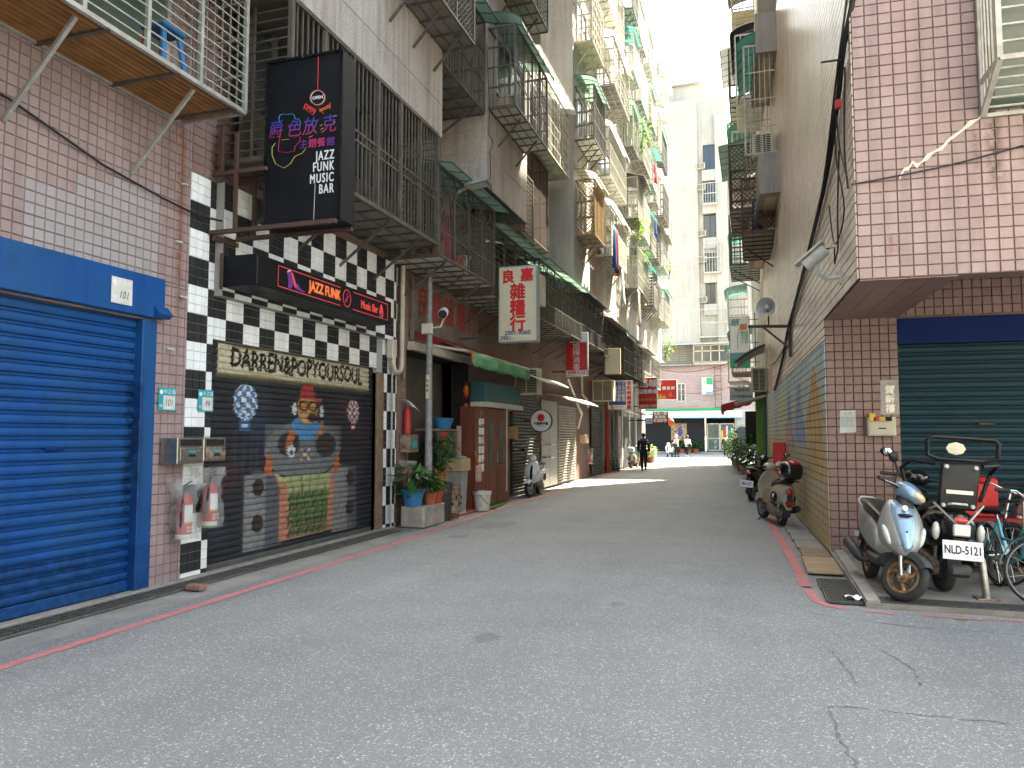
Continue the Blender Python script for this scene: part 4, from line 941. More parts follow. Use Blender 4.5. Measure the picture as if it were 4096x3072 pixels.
# plants, clothes and stool in the near cages
def pot(name, label, c, r, h, m, plant='leaf', n=40, rad=(.2, .2, .2), size=.12, group='potted plants', rim=True, lift=.0, stems=4):
    t = thing(name, label, 'potted plant', c, group=group)
    x, y, z = c; b = MB(); b.lathe(c, (0, 0, 1), [(0, r*.72), (h*.85, r*.96), (h*.86, r*1.06), (h, r*1.08), (h, r*.95), (h*.8, r*.9)], 18); b.build('pot', m, t, smooth=35)
    b = MB(); b.lathe((x, y, z+h*.82), (0, 0, 1), [(0, r*.92), (.005, .01)], 14, False); b.build('soil', 'drain_dark', t)
    r_ = random.Random(int((x*7+y*13+z*3)*1000)); b = MB(); cc = (x, y, z+h+rad[2]*.75+lift)
    leafy(b, cc, int(n*1.5), rad, size, r_); b.build('leaves', plant, t)
    b = MB()
    for k in range(stems): b.tube([(x+r_.uniform(-.3, .3)*r, y+r_.uniform(-.3, .3)*r, z+h*.8), (x+r_.uniform(-.6, .6)*rad[0], y+r_.uniform(-.6, .6)*rad[1], cc[2]+rad[2]*.4)], .006, 5)
    b.build('stems', 'leaf_dark', t); return t
pot('potted_plant', 'red pot with cactus leaves in the arched cage, lower left', (-5.42, 12.45, 4.86), .16, .22, 'terracotta', 'leaf', 14, (.14, .14, .16), .13, 'plants in the arched cage')
pot('potted_plant', 'red pot with dark leaves in the middle of the arched cage', (-5.40, 13.35, 4.86), .13, .22, 'pot_red', 'leaf_dark', 26, (.22, .22, .2), .11, 'plants in the arched cage')
pot('potted_plant', 'pale pot with bright leaves in the arched cage', (-5.42, 13.75, 4.98), .14, .22, 'white_dirty', 'leaf', 30, (.2, .22, .26), .12, 'plants in the arched cage')
hang_cloth('magenta cloth hanging in the arched cage', 13.05, -5.5, 5.65, .42, .62, 'cloth_magenta'); hang_cloth('blue jeans hanging in the arched cage', 12.95, -5.6, 6.25, .32, .8, 'cloth_denim')
hang_cloth('dark jacket hanging in the arched cage', 12.3, -5.7, 6.2, .35, .9, 'cloth_black'); hang_cloth('rust coloured shirt hanging high in the arched cage', 13.5, -5.7, 6.3, .4, .35, 'orange')
t = thing('stool', 'blue and red plastic stool inside the silver cage', 'stool', (-5.6, 5.9, 5.3))
b = MB(); b.bbox(-5.76, -5.44, 5.74, 6.06, 5.70, 5.74, .015); b.build('seat', 'blue_plastic', t)
for i, (x, y) in enumerate(((-5.75, 5.75), (-5.45, 5.75), (-5.75, 6.05), (-5.45, 6.05))):
    b = MB(); b.bar((x*1.0, y, 5.29), (x+(.05 if x < -5.6 else -.05), y+(.05 if y < 5.9 else -.05), 5.71), .05, .03); b.build('leg', 'blue_plastic' if i % 2 else 'cloth_red', t)
# upper cages on bays A and B
cage('grey iron cage with timber lattice high on the rendered bay', 9.6, 12.1, 8.6, 10.4, UX, CX_, 'iron_grey', 'mesh', None, 'tin_grey', 3, 'upper cages', .12, .018, posts=2)
cage('dark iron cage under the next in the recess with green awning above', 12.15, 14.3, 8.35, 10.3, -6.2, UX, 'iron_grey', 'v', ('slope', 'canopy_green'), 'tin_grey', 3, 'upper cages', .13, .018, posts=2)
cage('silver iron cage with curved green roof on the second bay', 14.55, 17.1, 8.55, 10.3, UX, CX_, 'iron_grey', 'v', ('curve', 'canopy_green'), 'tin_white', 2, 'upper cages', .11, .016, posts=3, roofh=.24)
cage('dark mesh cage with cluttered floor above the curved green roof', 14.55, 17.2, 11.55, 13.2, UX, CX_, 'iron_dark', 'mesh', None, 'tin_grey', 2, 'upper cages', .13, .018, posts=2)
cage('iron cage above the timber lattice cage at the picture top', 9.4, 12.1, 11.7, 13.4, UX, CX_, 'iron_grey', 'v', None, 'tin_grey', 3, 'upper cages', .13, .018)
cage('dark brown mesh cage low in the recess beside the concrete pier', 18.6, 20.9, 7.0, 9.4, -6.2, -5.62, 'iron_brown', 'mesh', None, 'tin_grey', 1, 'upper cages', .13, .02, posts=2)
cage('pale sunlit iron cage in the recess beside the concrete pier', 17.9, 22.2, 9.6, 11.6, -6.2, -5.3, 'iron_cream', 'grid', ('slope', 'canopy_white'), 'tin_white', 2, 'upper cages', .16, .02)
cage('small silver cage low in the recess beyond the curved green roof', 17.5, 18.6, 6.7, 8.3, -6.2, -5.4, 'iron_grey', 'h', None, 'tin_grey', 1, 'upper cages', .12, .016)
b = MB(); b.bbox(-5.05, -4.75, 14.7, 15.0, 8.58, 8.8, .02); tag(b.build('storage_box', 'cardboard'), 'brown box on the floor of the green roofed cage', 'box')
b = MB(); b.tube([(-5.19, 14.42, 9.9), (-5.12, 14.4, 8.6), (-5.15, 14.46, 7.95), (-5.05, 14.42, 7.75), (-5.12, 14.45, 7.55), (-5.1, 14.44, 7.0), (-5.08, 14.42, 6.7)], .010, 5); tag(b.build('cable', 'cable'), 'loose black cable dangling from the green roofed cage', 'cable')
for x, lab in ((-5.0, 'pale air conditioner inside the green roofed cage'),):
    ac_unit(lab, (x, 15.2, 8.62), 1, .5, .5, .28, bracket=False)
# ================================================================ left row beyond the painted shutter
# planter, lamp, grain shop
b = MB(); b.bbox(-6.06, -5.60, 12.32, 13.28, 0, .38, .02); tag(b.build('concrete_planter', 'planter_concrete'), 'chipped concrete block carrying flower pots and the lamp post', 'planter')
t = thing('street_lamp', 'grey street lamp with curved arm rising from the concrete block', 'street lamp', (-5.8, 12.95, .38))
P = [(-5.8, 12.95, .36), (-5.8, 12.95, 2), (-5.8, 12.95, 4.6), (-5.79, 12.95, 5.15), (-5.74, 12.95, 5.5), (-5.62, 12.95, 5.85), (-5.42, 12.95, 6.12), (-5.2, 12.95, 6.26), (-5.0, 12.95, 6.33)]
b = MB(); b.tube(P, [.078, .066, .050, .046, .044, .042, .040, .038, .036], 14); b.build('pole', 'pole_grey', t, smooth=60)
b = MB(); b.bbox(-5.02, -4.84, 12.88, 13.02, 6.33, 6.46, .015); b.build('driver_box', 'galv', t)
b = MB(); b.prism([(-5.06, 6.30), (-4.60, 6.36), (-4.58, 6.42), (-4.62, 6.44), (-5.02, 6.36)], 'y', 12.80, 13.12); h = b.build('lamp_head', 'galv', t)
b = MB(); b.prism([(-5.00, 6.297), (-4.66, 6.343), (-4.66, 6.338), (-5.0, 6.292)], 'y', 12.84, 13.08); b.build('lens', 'cream_plastic', h)
b = MB(); b.bbox(-5.82, -5.75, 12.845, 12.86, 2.33, 2.78, .003); b.build('notice_strip', 'cream_sign', t); vtext('停車場', .055, .09, 'ink', t, (-5.785, 12.84, 2.66), FX, UP_)
t = thing('security_camera', 'white bullet camera on a bracket of the street lamp', 'camera', (-5.6, 12.9, 3.7))
b = MB(); b.lathe((-5.52, 13.0, 3.98), (.25, -.9, -.35), [(-.02, .03), (.0, .085), (.22, .092), (.25, .092), (.25, .075)], 18); b.build('housing', 'white', t, smooth=40)
b = MB(); b.lathe((-5.459, 12.78, 3.894), (.25, -.9, -.35), [(0, .086), (.02, .084)], 16); l_ = b.build('lens_ring', 'black_gloss', t)
b = MB(); b.tube([(-5.8, 12.9, 3.66), (-5.55, 12.9, 3.68), (-5.5, 12.95, 3.86)], .02); b.bbox(-5.92, -5.70, 12.84, 12.90, 3.55, 3.75, .01); b.build('bracket', 'white_dirty', t)
# grain shop fascia and hanging sign
t = thing('fascia_sign', 'weathered grey fascia board with faded red characters above the grain shop', 'sign', (-6.2, 14.8, 3.5))
b = MB(); b.bbox(-6.24, -6.16, 13.0, 16.55, 3.46, 4.68, .01); b.build('board', 'grey_sign', t)
mat('faded_red', (.40, .035, .035), (.26, .05, .045), 6, .7)
for i, ch in enumerate('良嘉雜糧行'): lettering(ch, .66, 'faded_red', t, (-6.155, 13.42+.68*i, 4.22), (0, 1, 0), UP_, bold=.016, sx=.82)
b = MB(); b.box(-6.158, -6.152, 13.05, 16.5, 3.50, 3.66); b.build('lower_strip', 'red_deep', t)
t = thing('hanging_sign', 'cream lightbox sign with red characters of the grain shop', 'sign', (-4.8, 15.4, 3.65))
b = MB(); b.bbox(-5.225, -4.345, 15.3, 15.52, 3.645, 5.31, .008); b.build('box', 'galv', t)
b = MB(); b.box(-5.195, -4.375, 15.290, 15.302, 3.675, 5.28); b.build('face', 'cream_sign', t)
for ch, x, z, s_ in (('良', -5.00, 5.06, .30), ('嘉', -4.57, 5.08, .30), ('雜', -4.78, 4.72, .36), ('糧', -4.78, 4.37, .36), ('行', -4.78, 4.03, .36)): lettering(ch, s_, 'red_bright', t, (x, 15.286, z), FX, UP_, bold=.011)
lettering('2901-9060', .135, 'navy_text', t, (-4.785, 15.286, 3.845), FX, UP_, bold=.002); lettering('2901-', .125, 'navy_text', t, (-5.03, 15.286, 3.735), FX, UP_, bold=.002)
b = MB(); b.bar((-6.22, 15.4, 4.72), (-5.22, 15.4, 4.72), .05); b.bar((-6.22, 15.4, 3.78), (-5.22, 15.4, 3.78), .04); b.build('arm', 'iron_dark', t)
# grain shop interior
t = thing('grain_shop', 'dark open grain shop front with shelves and cabinets behind the lamp post', 'shop', (-7.5, 14.5, 0))
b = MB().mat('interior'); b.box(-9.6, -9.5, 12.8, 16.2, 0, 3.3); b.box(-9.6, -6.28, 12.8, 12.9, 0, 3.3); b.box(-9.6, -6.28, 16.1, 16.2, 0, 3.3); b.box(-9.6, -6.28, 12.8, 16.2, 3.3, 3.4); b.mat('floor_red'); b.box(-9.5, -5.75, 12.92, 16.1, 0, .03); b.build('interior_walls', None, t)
b = MB(); b.bbox(-6.5, -6.2, 15.72, 16.05, 0, 3.3, .01); b.build('pillar', 'black_matt', t)
b = MB()
for y in (13.1, 13.7): 
    for x in (-7.0, -6.6): b.bar((x, y, 0), (x, y, 2.3), .035)
for z in (.5, 1.0, 1.5, 2.0): b.bar((-6.6, 13.1, z), (-6.6, 13.7, z), .04); b.box(-7, -6.6, 13.1, 13.7, z, z+.01)
b.build('shelf_rack', 'iron_yellow', t)
for k in range(14):
    y, z = 13.15+.085*(k % 7), (1.01, 1.51)[k//7]; b = MB(); b.bbox(-6.85, -6.63, y-.035, y+.035, z, z+rng.uniform(.12, .3), .006); b.build('goods_packet', ['cardboard', 'yellow', 'red_paint', 'white_dirty', 'iron_green', 'orange', 'cream_plastic'][(k*3) % 7], t)
for k in range(5): b = MB(); b.bbox(-7.6+.1*k, -7.2+.1*k, 13.9+.42*k, 14.25+.42*k, .03, .5+.3*(k % 3), .03); b.build('goods_sack', ['cardboard', 'white_dirty', 'cream_plastic'][k % 3], t)
b = MB(); b.bbox(-6.55, -6.1, 13.95, 15.1, .02, 1.0, .01); b.build('cabinet', 'plywood', t)
b = MB(); b.box(-6.099, -6.094, 14.0, 15.05, 1.05, 1.72); b.build('cabinet_glass', 'glass_green', t)
b = MB(); b.bbox(-6.55, -6.09, 13.93, 15.12, 1.73, 1.78, .006); b.bbox(-6.14, -6.085, 15.0, 15.12, 1.0, 1.74, .004); b.build('cabinet_frame', 'brown_post', t)
for k in range(9):
    y = 14.02+.115*k; b = MB(); b.lathe((-6.3, y, .72+.0*k), (0, 0, 1), [(0, .045), (.10, .045), (.12, .03), (.15, .03)], 10); tag(b.build('jar', rng.choice(['orange', 'glass_green', 'yellow', 'cream_plastic'])), ['leftmost', 'second', 'third', 'fourth', 'middle', 'sixth', 'seventh', 'eighth', 'rightmost'][k]+' small jar in the row under the grain shop cabinet glass', 'jar', 'jars in the grain shop')
t2 = thing('basin', 'blue plastic basin on top of the grain shop cabinet', 'basin', (-6.3, 14.7, 1.78))
b = MB(); b.lathe((-6.28, 14.72, 1.78), (0, 0, 1), [(0, .17), (.20, .24), (.23, .25), (.23, .23), (.03, .16)], 20); b.build('bowl', 'blue_plastic', t2, smooth=40)
for lab, y, z, h, m_ in (('red paper square taped on the cabinet glass', 14.35, 1.58, .26, 'red_bright'), ('pink paper sheet on the grain shop cabinet', 15.2, 1.5, .7, 'plaster_pink')):
    b = MB(); b.box(-6.092, -6.088, y-.14, y+.14, z-h/2, z+h/2); tag(b.build('paper_sheet', m_), lab, 'paper')
def couplet(label, y, z0, z1, chars, w=.28, x=-6.19):
    t = thing('red_couplet', label, 'couplet', (x, y, z0), group='red paper couplets')
    b = MB(); b.box(x, x+.004, y-w/2, y+w/2, z0, z1); b.build('paper', 'red_bright', t)
    vtext(chars, w*.72, (z1-z0)/len(chars), 'gold', t, (x+.006, y, z1-(z1-z0)/len(chars)/2), (0, 1, 0), UP_, bold=.006)
couplet('long red paper couplet with gold characters on the dark pillar', 15.88, 1.52, 2.36, '大家恭禧')
t = thing('red_diamond', 'red paper diamond with a gold character on the dark pillar', 'couplet', (-6.19, 15.88, 2.6))
b = MB(); b.prism([(15.66, 2.66), (15.88, 2.46), (16.10, 2.66), (15.88, 2.86)], 'x', -6.192, -6.188); b.build('paper', 'red_bright', t); lettering('禮', .2, 'gold', t, (-6.186, 15.88, 2.66), (0, 1, 0), UP_, bold=.006)
# awning over the grain shop
t = thing('awning', 'rolled awning with green valance over the grain shop and brown door', 'awning', (-5.9, 16, 3.3))
b = MB(); b.bar((-6.2, 12.95, 3.36), (-6.2, 16.2, 3.36), .12, .16); b.tube([(-5.75, 13.0, 3.34), (-5.6, 14.3, 3.38), (-5.52, 18.6, 3.36)], .03); b.build('roller', 'pipe_white', t)
def aw(u, v): y = 14.3+4.4*u; return (-6.2+.68*v, y, 3.62-.26*v+.02*math.sin(u*20)*v)
b = MB(); b.grid(aw, 20, 4); b.build('sheet', 'canopy_grey', t, smooth=60)
def vl(u, v): y = 14.6+4.1*u; return (-5.52+.05*v*math.sin(u*25), y, 3.36-.28*v+(.02*math.sin(u*150) if v > .9 else 0))
b = MB(); b.grid(vl, 70, 3); b.build('valance', 'fabric_green', t, smooth=60, solid=.006)
b = MB(); b.grid(lambda u, v: (-5.52, 14.42+.26*u+.1*v, 3.37-.24*v*(1-.2*u)), 3, 3); b.build('torn_flap', 'orange', t, solid=.006)
# teal fascia and the brown door booth
t = thing('shop_fascia', 'dark teal fascia with a white beam above the brown shop door', 'fascia', (-6, 17.5, 2.3))
b = MB(); b.bbox(-6.2, -5.86, 16.15, 19.0, 2.42, 2.88, .008); b.build('panel', 'tin_teal', t)
b = MB(); b.bbox(-6.2, -5.79, 16.15, 19.0, 2.30, 2.418, .005); b.build('beam', 'white_dirty', t)
t = thing('shop_door', 'reddish brown timber entrance booth with white vertical characters', 'door', (-6, 16.7, 0))
b = MB(); b.box(-6.24, -5.90, 15.62, 17.78, .03, 2.29); b.build('booth', 'brown_wood', t)
b = MB(); b.bbox(-5.90, -5.86, 15.60, 16.30, .03, 2.29, .006); b.bbox(-5.90, -5.86, 16.31, 17.06, .03, 2.29, .008); b.bbox(-5.90, -5.86, 17.07, 17.78, .03, 2.29, .008); b.build('leaf', 'brown_wood', t)
for y0 in (16.55, 17.28):
    b = MB(); b.bbox(-5.862, -5.850, y0-.05, y0+.30, .25, .85, .006); b.build('panel', 'brown_wood', t)
    b = MB(); b.box(-5.861, -5.853, y0-.02, y0+.24, .95, 2.0); g = b.build('pane', 'glass_green', t)
b = MB(); b.bar((-5.83, 17.02, 1.0), (-5.83, 17.02, 1.25), .02); b.build('handle', 'steel', t)
for i, w_ in enumerate(('美甲', '美睫', '除毛', '紋繡', '教學', '考照')): lettering(w_, .185, 'white', t, (-5.855, 15.97, 1.93-.205*i), (0, 1, 0), UP_, bold=.006)
b = MB(); b.lathe((-5.86, 15.95, 2.13), (1, 0, 0), [(0, .09), (.004, .09)], 14); b.build('emblem', 'brown_post', t)
b = MB(); b.bbox(-6.0, -5.88, 17.82, 17.95, .25, 2.3, .006); tag(b.build('white_post', 'white_dirty'), 'narrow white post right beside the brown door', 'post')
b = MB(); b.bbox(-6.2, -6.0, 18.0, 18.35, 0, 2.4, .006); tag(b.build('brown_post', 'brown_wood'), 'dark reddish post between the brown door and the dark shutter', 'post')
b = MB(); b.grid(lambda u, v: (-5.98+.42*v*(1-.6*u), 16.0+1.9*u, .012+.01*math.sin(u*30)*math.sin(v*12)), 30, 8); tag(b.build('artificial_turf', 'turf'), 'piece of bright green artificial turf before the brown door', 'turf')
# flower pots and clutter on the pavement
def bucket(label, c, r, h, m, cat='bucket', name='bucket', group=None, hand=True):
    t = thing(name, label, cat, c, group=group); b = MB(); b.lathe(c, (0, 0, 1), [(0, r*.8), (h*.8, r*.97), (h*.82, r*1.05), (h, r*1.06), (h, r*.96), (.02, r*.76)], 20); b.build('body', m, t, smooth=40)
    if hand:
        b = MB(); b.tube([(c[0]+r*math.cos(a)*.9+.02, c[1]+r*math.sin(a)*1.03, c[2]+h*.85-h*.55*math.sin((a+math.pi/2)/math.pi*math.pi)) for a in [-math.pi/2+math.pi*i/10 for i in range(11)]], .006, 5); b.build('handle', 'black', t)
    return t
pot('potted_plant', 'blue plastic tub with broad dark leaves on the concrete block', (-5.86, 12.42, .38), .21, .30, 'blue_plastic', 'leaf', 34, (.30, .30, .26), .30, 'pots around the lamp post')
pot('potted_plant', 'terracotta pot with small leaves at the foot of the lamp post', (-5.70, 12.80, .38), .13, .22, 'terracotta', 'leaf', 60, (.18, .18, .24), .13, 'pots around the lamp post')
pot('potted_plant', 'red pot with bright young leaves right of the lamp post', (-5.69, 13.10, .38), .125, .23, 'pot_red', 'leaf_light', 60, (.2, .2, .17), .14, 'pots around the lamp post')
pot('potted_plant', 'tall climbing plant in a terracotta pot behind the lamp post', (-5.85, 13.62, .74), .12, .18, 'terracotta', 'leaf', 190, (.30, .30, .42), .14, 'pots around the lamp post', lift=.1, stems=6)
pot('potted_plant', 'dark trailing plant standing behind the terracotta pots', (-5.95, 13.25, .5), .12, .2, 'terracotta', 'leaf_dark', 80, (.18, .2, .36), .10, 'pots around the lamp post', lift=.1)
bucket('dark grey drum standing behind the perforated can', (-5.80, 13.62, 0), .20, .72, 'plastic_dark', 'drum', 'drum', hand=False)
t = thing('incense_burner', 'perforated grey metal burner can on a small stand', 'burner', (-5.72, 13.95, 0))
b = MB(); b.lathe((-5.72, 13.95, .12), (0, 0, 1), [(0, .17), (.48, .17), (.50, .185), (.53, .185), (.53, .16), (.05, .15)], 20); b.build('can', 'steel_rust', t, smooth=40)
b = MB()
for k in range(3): a = k*2.1; b.bar((-5.72+.12*math.cos(a), 13.95+.12*math.sin(a), 0), (-5.72+.12*math.cos(a), 13.95+.12*math.sin(a), .13), .02)
b.build('legs', 'iron_dark', t)
for k in range(6): a = -1.2+.45*k; b = MB(); b.ell((-5.72+.172*math.cos(a), 13.95+.172*math.sin(a), .3+.12*(k % 2)), (.02, .02, .03), 8, 5); b.build('hole', 'drain_dark', t)
t = thing('waste_bin', 'tall grey rubbish bin with a cardboard box on its lid', 'bin', (-6.0, 14.75, 0))
b = MB(); b.loft([[(-5.98+s_*x, 14.75+s_*y, z) for x, y in ((-.2, -.2), (.2, -.2), (.2, .2), (-.2, .2))] for z, s_ in ((.05, .82), (.9, 1.0))]); b.bbox(-6.16, -5.80, 14.57, 14.93, .0, .05, .01); b.build('body', 'galv', t)
b = MB(); b.bbox(-6.2, -5.74, 14.5, 15.0, .9, 1.16, .01); b.build('box', 'cardboard', t)
b = MB(); b.ell((-5.97, 14.75, 1.17), (.24, .24, .06), 16, 6); b.build('lid', 'iron_green', t, smooth=60)
bucket('white plastic bucket with wire handle before the brown booth', (-5.72, 15.65, 0), .20, .42, 'white_dirty')
t = thing('broom', 'orange handled broom leaning on the brown booth', 'broom', (-5.84, 15.7, 0)); b = MB(); b.tube([(-5.8, 15.75, .85), (-5.86, 15.57, 1.3)], .014, 6); b.build('handle', 'orange', t); b = MB(); b.bbox(-5.88, -5.78, 15.62, 15.80, .62, .98, .02); b.build('head', 'plaster_pink', t)
t = thing('fire_extinguisher', 'small red extinguisher under a curled white paper on the shop pier', 'fire extinguisher', (-6.1, 12.72, 1.7), group='fire extinguishers in bags')
b = MB(); b.lathe((-6.12, 12.70, 1.68), (0, 0, 1), [(0, .07), (.4, .07), (.44, .05), (.5, .02)], 14); b.build('cylinder_body', 'red_paint', t, smooth=40)
b = MB(); b.grid(lambda u, v: (-6.2+.22*u, 12.55+.34*v+.05*u, 2.30-.25*u*u-.1*v*v+.12*u), 8, 8); tag(b.build('paper_sheet', 'white', smooth=60), 'white curled paper on the pier above the small extinguisher', 'paper')
extinguisher('red fire extinguisher in a bag hung on the pier by the flower pots', (-6.08, 12.62, .58), cap='yellow')
t = thing('mailbox', 'small grey mailbox on the pier beside the grain shop', 'mailbox', (-6.1, 12.8, 1.3)); b = MB(); b.bbox(-6.24, -6.02, 12.62, 12.98, 1.33, 1.66, .008); b.build('casing', 'steel_rust', t); b = MB(); b.box(-6.019, -6.016, 12.72, 12.92, 1.42, 1.55); b.build('label', 'teal_plate', t)
b = MB(); b.grid(lambda u, v: (-6.02+.04*math.sin(v*9), 12.92+.42*u, .98-.2*v+.04*math.sin(u*12)), 10, 6); tag(b.build('cloth', 'cloth_white', smooth=60, solid=.01), 'white rag over the shop front beside the flower pots', 'cloth')
# ---- further shop fronts
def front(y0, y1, z1, m, label, pitch=.09, x=-6.22, name='roller_shutter'): return shutter(name, label, (x, y0, 0), (0, 1, 0), (1, 0, 0), y1-y0, .06, z1, pitch, m, amp=1.7, group='closed shutters of the left row')
front(19.3, 21.9, 2.75, 'dark_slat', 'dark grey roller shutter behind the white scooter'); front(24.3, 26.9, 2.7, 'cream_slat', 'sunlit cream roller shutter right of the steel door')
front(29.7, 32.0, 2.8, 'dark_slat', 'dark roller shutter left of the red drain pipe'); front(34.6, 36.8, 2.6, 'grey_slat', 'grey roller shutter behind the mint scooter')
t = thing('steel_door', 'stainless steel double door between two roller shutters', 'door', (-6.2, 23.2, 0))
for y0 in (22.25, 23.25): b = MB(); b.bbox(-6.24, -6.19, y0, y0+.98, .03, 2.75, .01); b.build('leaf', 'steel_brushed', t)
for z in (.95, 1.35): b = MB(); b.tube([(-6.18, 23.0, z), (-6.10, 23.0, z), (-6.10, 23.45, z), (-6.18, 23.45, z)], .025, 8); b.build('handle', 'steel', t)
def block(name, label, y0, y1, upper_m, ground_m, zb=6.2, h=33., holes=(), pier='concrete_pier'):
    t = thing(name, label, 'building', (-9, (y0+y1)/2, 0)); b = MB().mat(ground_m); b.box(-14, -6.26, y0, y1, 0, zb+.4); b.mat(upper_m); b.box(-14, UX, y0, y1, zb, h)
    b.mat(pier); b.box(-5.95, UX+.004, y0-.02, y0, zb, h); b.build('wall', None, t)
    b = MB()
    for k in range(12): z = zb+1.6*k; b.box(-5.96, UX+.012, y0-.028, y0-.018, z, z+.02)
    b.build('joints', 'plaster_pale', t, kind='stuff'); return t
B2 = block('apartment_building', 'concrete apartment block with a tall bare pier past the green roofed cage', 22.5, 31.3, 'plaster_pale', 'rose_tile_shade')
B3 = block('apartment_building', 'middle apartment block of the left row behind the blue print shop sign', 31.35, 36.9, 'plaster_pale', 'concrete')
B4 = block('apartment_building', 'farthest apartment block of the left row by the junction', 36.95, 46, 'plaster_pale', 'concrete')
# cages by bay and floor
bays = [(22.62, 24.7, B2, 'first bay past the concrete pier'), (25.9, 29.6, B2, 'second bay past the concrete pier'), (31.5, 33.5, B3, 'third bay past the concrete pier'), (33.9, 36.5, B3, 'fourth bay past the concrete pier'), (37.2, 39.3, B4, 'fifth bay past the concrete pier'), (39.9, 41.6, B4, 'sixth bay past the concrete pier'), (42.1, 44.9, B4, 'last bay before the junction')]
floors = [(7.95, 'third floor'), (11.0, 'fourth floor'), (14.2, 'fifth floor'), (17.3, 'sixth floor'), (20.4, 'seventh floor')]
cn = {'iron_cream': 'cream', 'iron_white': 'white', 'iron_grey': 'grey', 'iron_dark': 'dark', 'iron_yellow': 'yellow', 'iron_silver': 'silver'}
rn = {None: 'open top', 'canopy_green': 'green roof', 'canopy_teal': 'teal roof', 'canopy_white': 'white roof', 'canopy_dark': 'dark roof', 'canopy_grey': 'grey roof'}
spec = {(0, 0): ('iron_yellow', 'mesh', ('curve', 'canopy_white'), 'tin_grey', None), (0, 1): ('iron_grey', 'v', ('curve', 'canopy_green'), 'tin_white', None), (0, 2): ('iron_cream', 'grid', None, 'tin_yellow', None),
        (1, 0): ('iron_cream', 'grid', ('curve', 'canopy_white'), 'tin_grey', 'tin_green'), (1, 1): ('iron_cream', 'v', ('curve', 'canopy_white'), 'tin_white', None), (1, 2): ('iron_cream', 'grid', ('curve', 'canopy_white'), 'tin_grey', None),
        (2, 1): ('iron_cream', 'mesh', ('slope', 'canopy_dark'), 'tin_grey', None), (4, 1): ('iron_cream', 'grid', ('curve', 'canopy_teal'), 'tin_white', None), (4, 2): ('iron_white', 'v', ('slope', 'canopy_teal'), 'tin_grey', None), (4, 0): ('iron_grey', 'h', ('curve', 'canopy_teal'), 'tin_white', 'tin_grey')}
r2 = random.Random(11)
for i, (y0, y1, bb, bd) in enumerate(bays):
    for j, (z, fd) in enumerate(floors):
        sp_ = spec.get((i, j)) or (r2.choice(['iron_cream', 'iron_white', 'iron_cream', 'iron_grey']), r2.choice(['v', 'grid', 'h', 'v', 'mesh']), r2.choice([('curve', 'canopy_white'), ('curve', 'canopy_green'), ('slope', 'canopy_white'), None, ('curve', 'canopy_teal'), ('slope', 'canopy_grey')]), r2.choice(['tin_white', 'tin_yellow', 'tin_grey']), None)
        zz = z+r2.uniform(-.15, .15); a0 = y0+r2.uniform(0, .25); a1 = y1-r2.uniform(0, .3)
        cage(f'{cn[sp_[0]]} {"mesh" if sp_[1] == "mesh" else "barred"} cage with {rn[sp_[2][1] if sp_[2] else None]}, {fd}, {bd}', a0, a1, zz, zz+1.75, UX, CX_+r2.uniform(-.1, .12), sp_[0], sp_[1], sp_[2], sp_[3], 3, 'upper cages', .15, .024, panel=sp_[4], posts=2)
        window(bb, UX, a0+.2, a1-.2, zz+.3, zz+1.6, frame='iron_white')
for i, (y0, y1, fr_, st_, cn_, lab) in enumerate(((31.5, 34.0, 'iron_grey', 'v', ('curve', 'canopy_green'), 'grey cage with striped green roof over the blue print shop sign'), (34.2, 36.8, 'iron_grey', 'grid', None, 'grey lattice cage just above the vietnamese food sign'), (37.2, 40.0, 'iron_cream', 'v', ('slope', 'canopy_grey'), 'cream cage above the small white walking sign'), (41, 44.5, 'iron_cream', 'grid', ('slope', 'canopy_white'), 'pale sunlit cage above the noodle sign'))):
    cage(lab, y0, y1, 4.3, 5.9, LX, UX+.05, fr_, st_, cn_, 'tin_grey', 2, 'second floor cages', .14, .02)
# plants and washing on the far balconies
def hanging_plant(label, c, n=60, rad=(.4, .5, .5), m='leaf_light', size=.2):
    t = thing('balcony_plant', label, 'plant', c, group='plants growing out of balconies'); r_ = random.Random(int(c[1]*50)); b = MB(); leafy(b, c, n, rad, size, r_); b.build('leaves', m, t, kind='stuff'); b = MB()
    for k in range(5): b.tube([(c[0]-.15, c[1]+r_.uniform(-.5, .5)*rad[1], c[2]-rad[2]*.8), (c[0]+r_.uniform(-.3, .3)*rad[0], c[1]+r_.uniform(-.7, .7)*rad[1], c[2]+r_.uniform(-.2, .7)*rad[2])], .01, 5)
    b.build('stems', 'leaf_dark', t, kind='stuff'); return t
hanging_plant('bright leafy plant growing out of a fourth floor balcony cage', (-4.45, 32.2, 10.6), 70, (.35, .9, .35)); hanging_plant('yellow green creeper on a high balcony of the left row', (-4.4, 33.0, 15.2), 70, (.4, .6, .9)); hanging_plant('small green plant hanging below the dark mesh balcony', (-4.5, 33.4, 9.7), 30, (.2, .4, .3)); hanging_plant('sunlit creeper on the last bay before the junction', (-4.45, 44.6, 11.5), 60, (.3, .7, .8)); hanging_plant('green plants above the noodle sign at the end of the row', (-4.7, 44.5, 6.8), 80, (.4, .9, .8)); hanging_plant('plants on the highest balcony near the sky', (-4.5, 40.5, 21.6), 50, (.4, .5, .6))
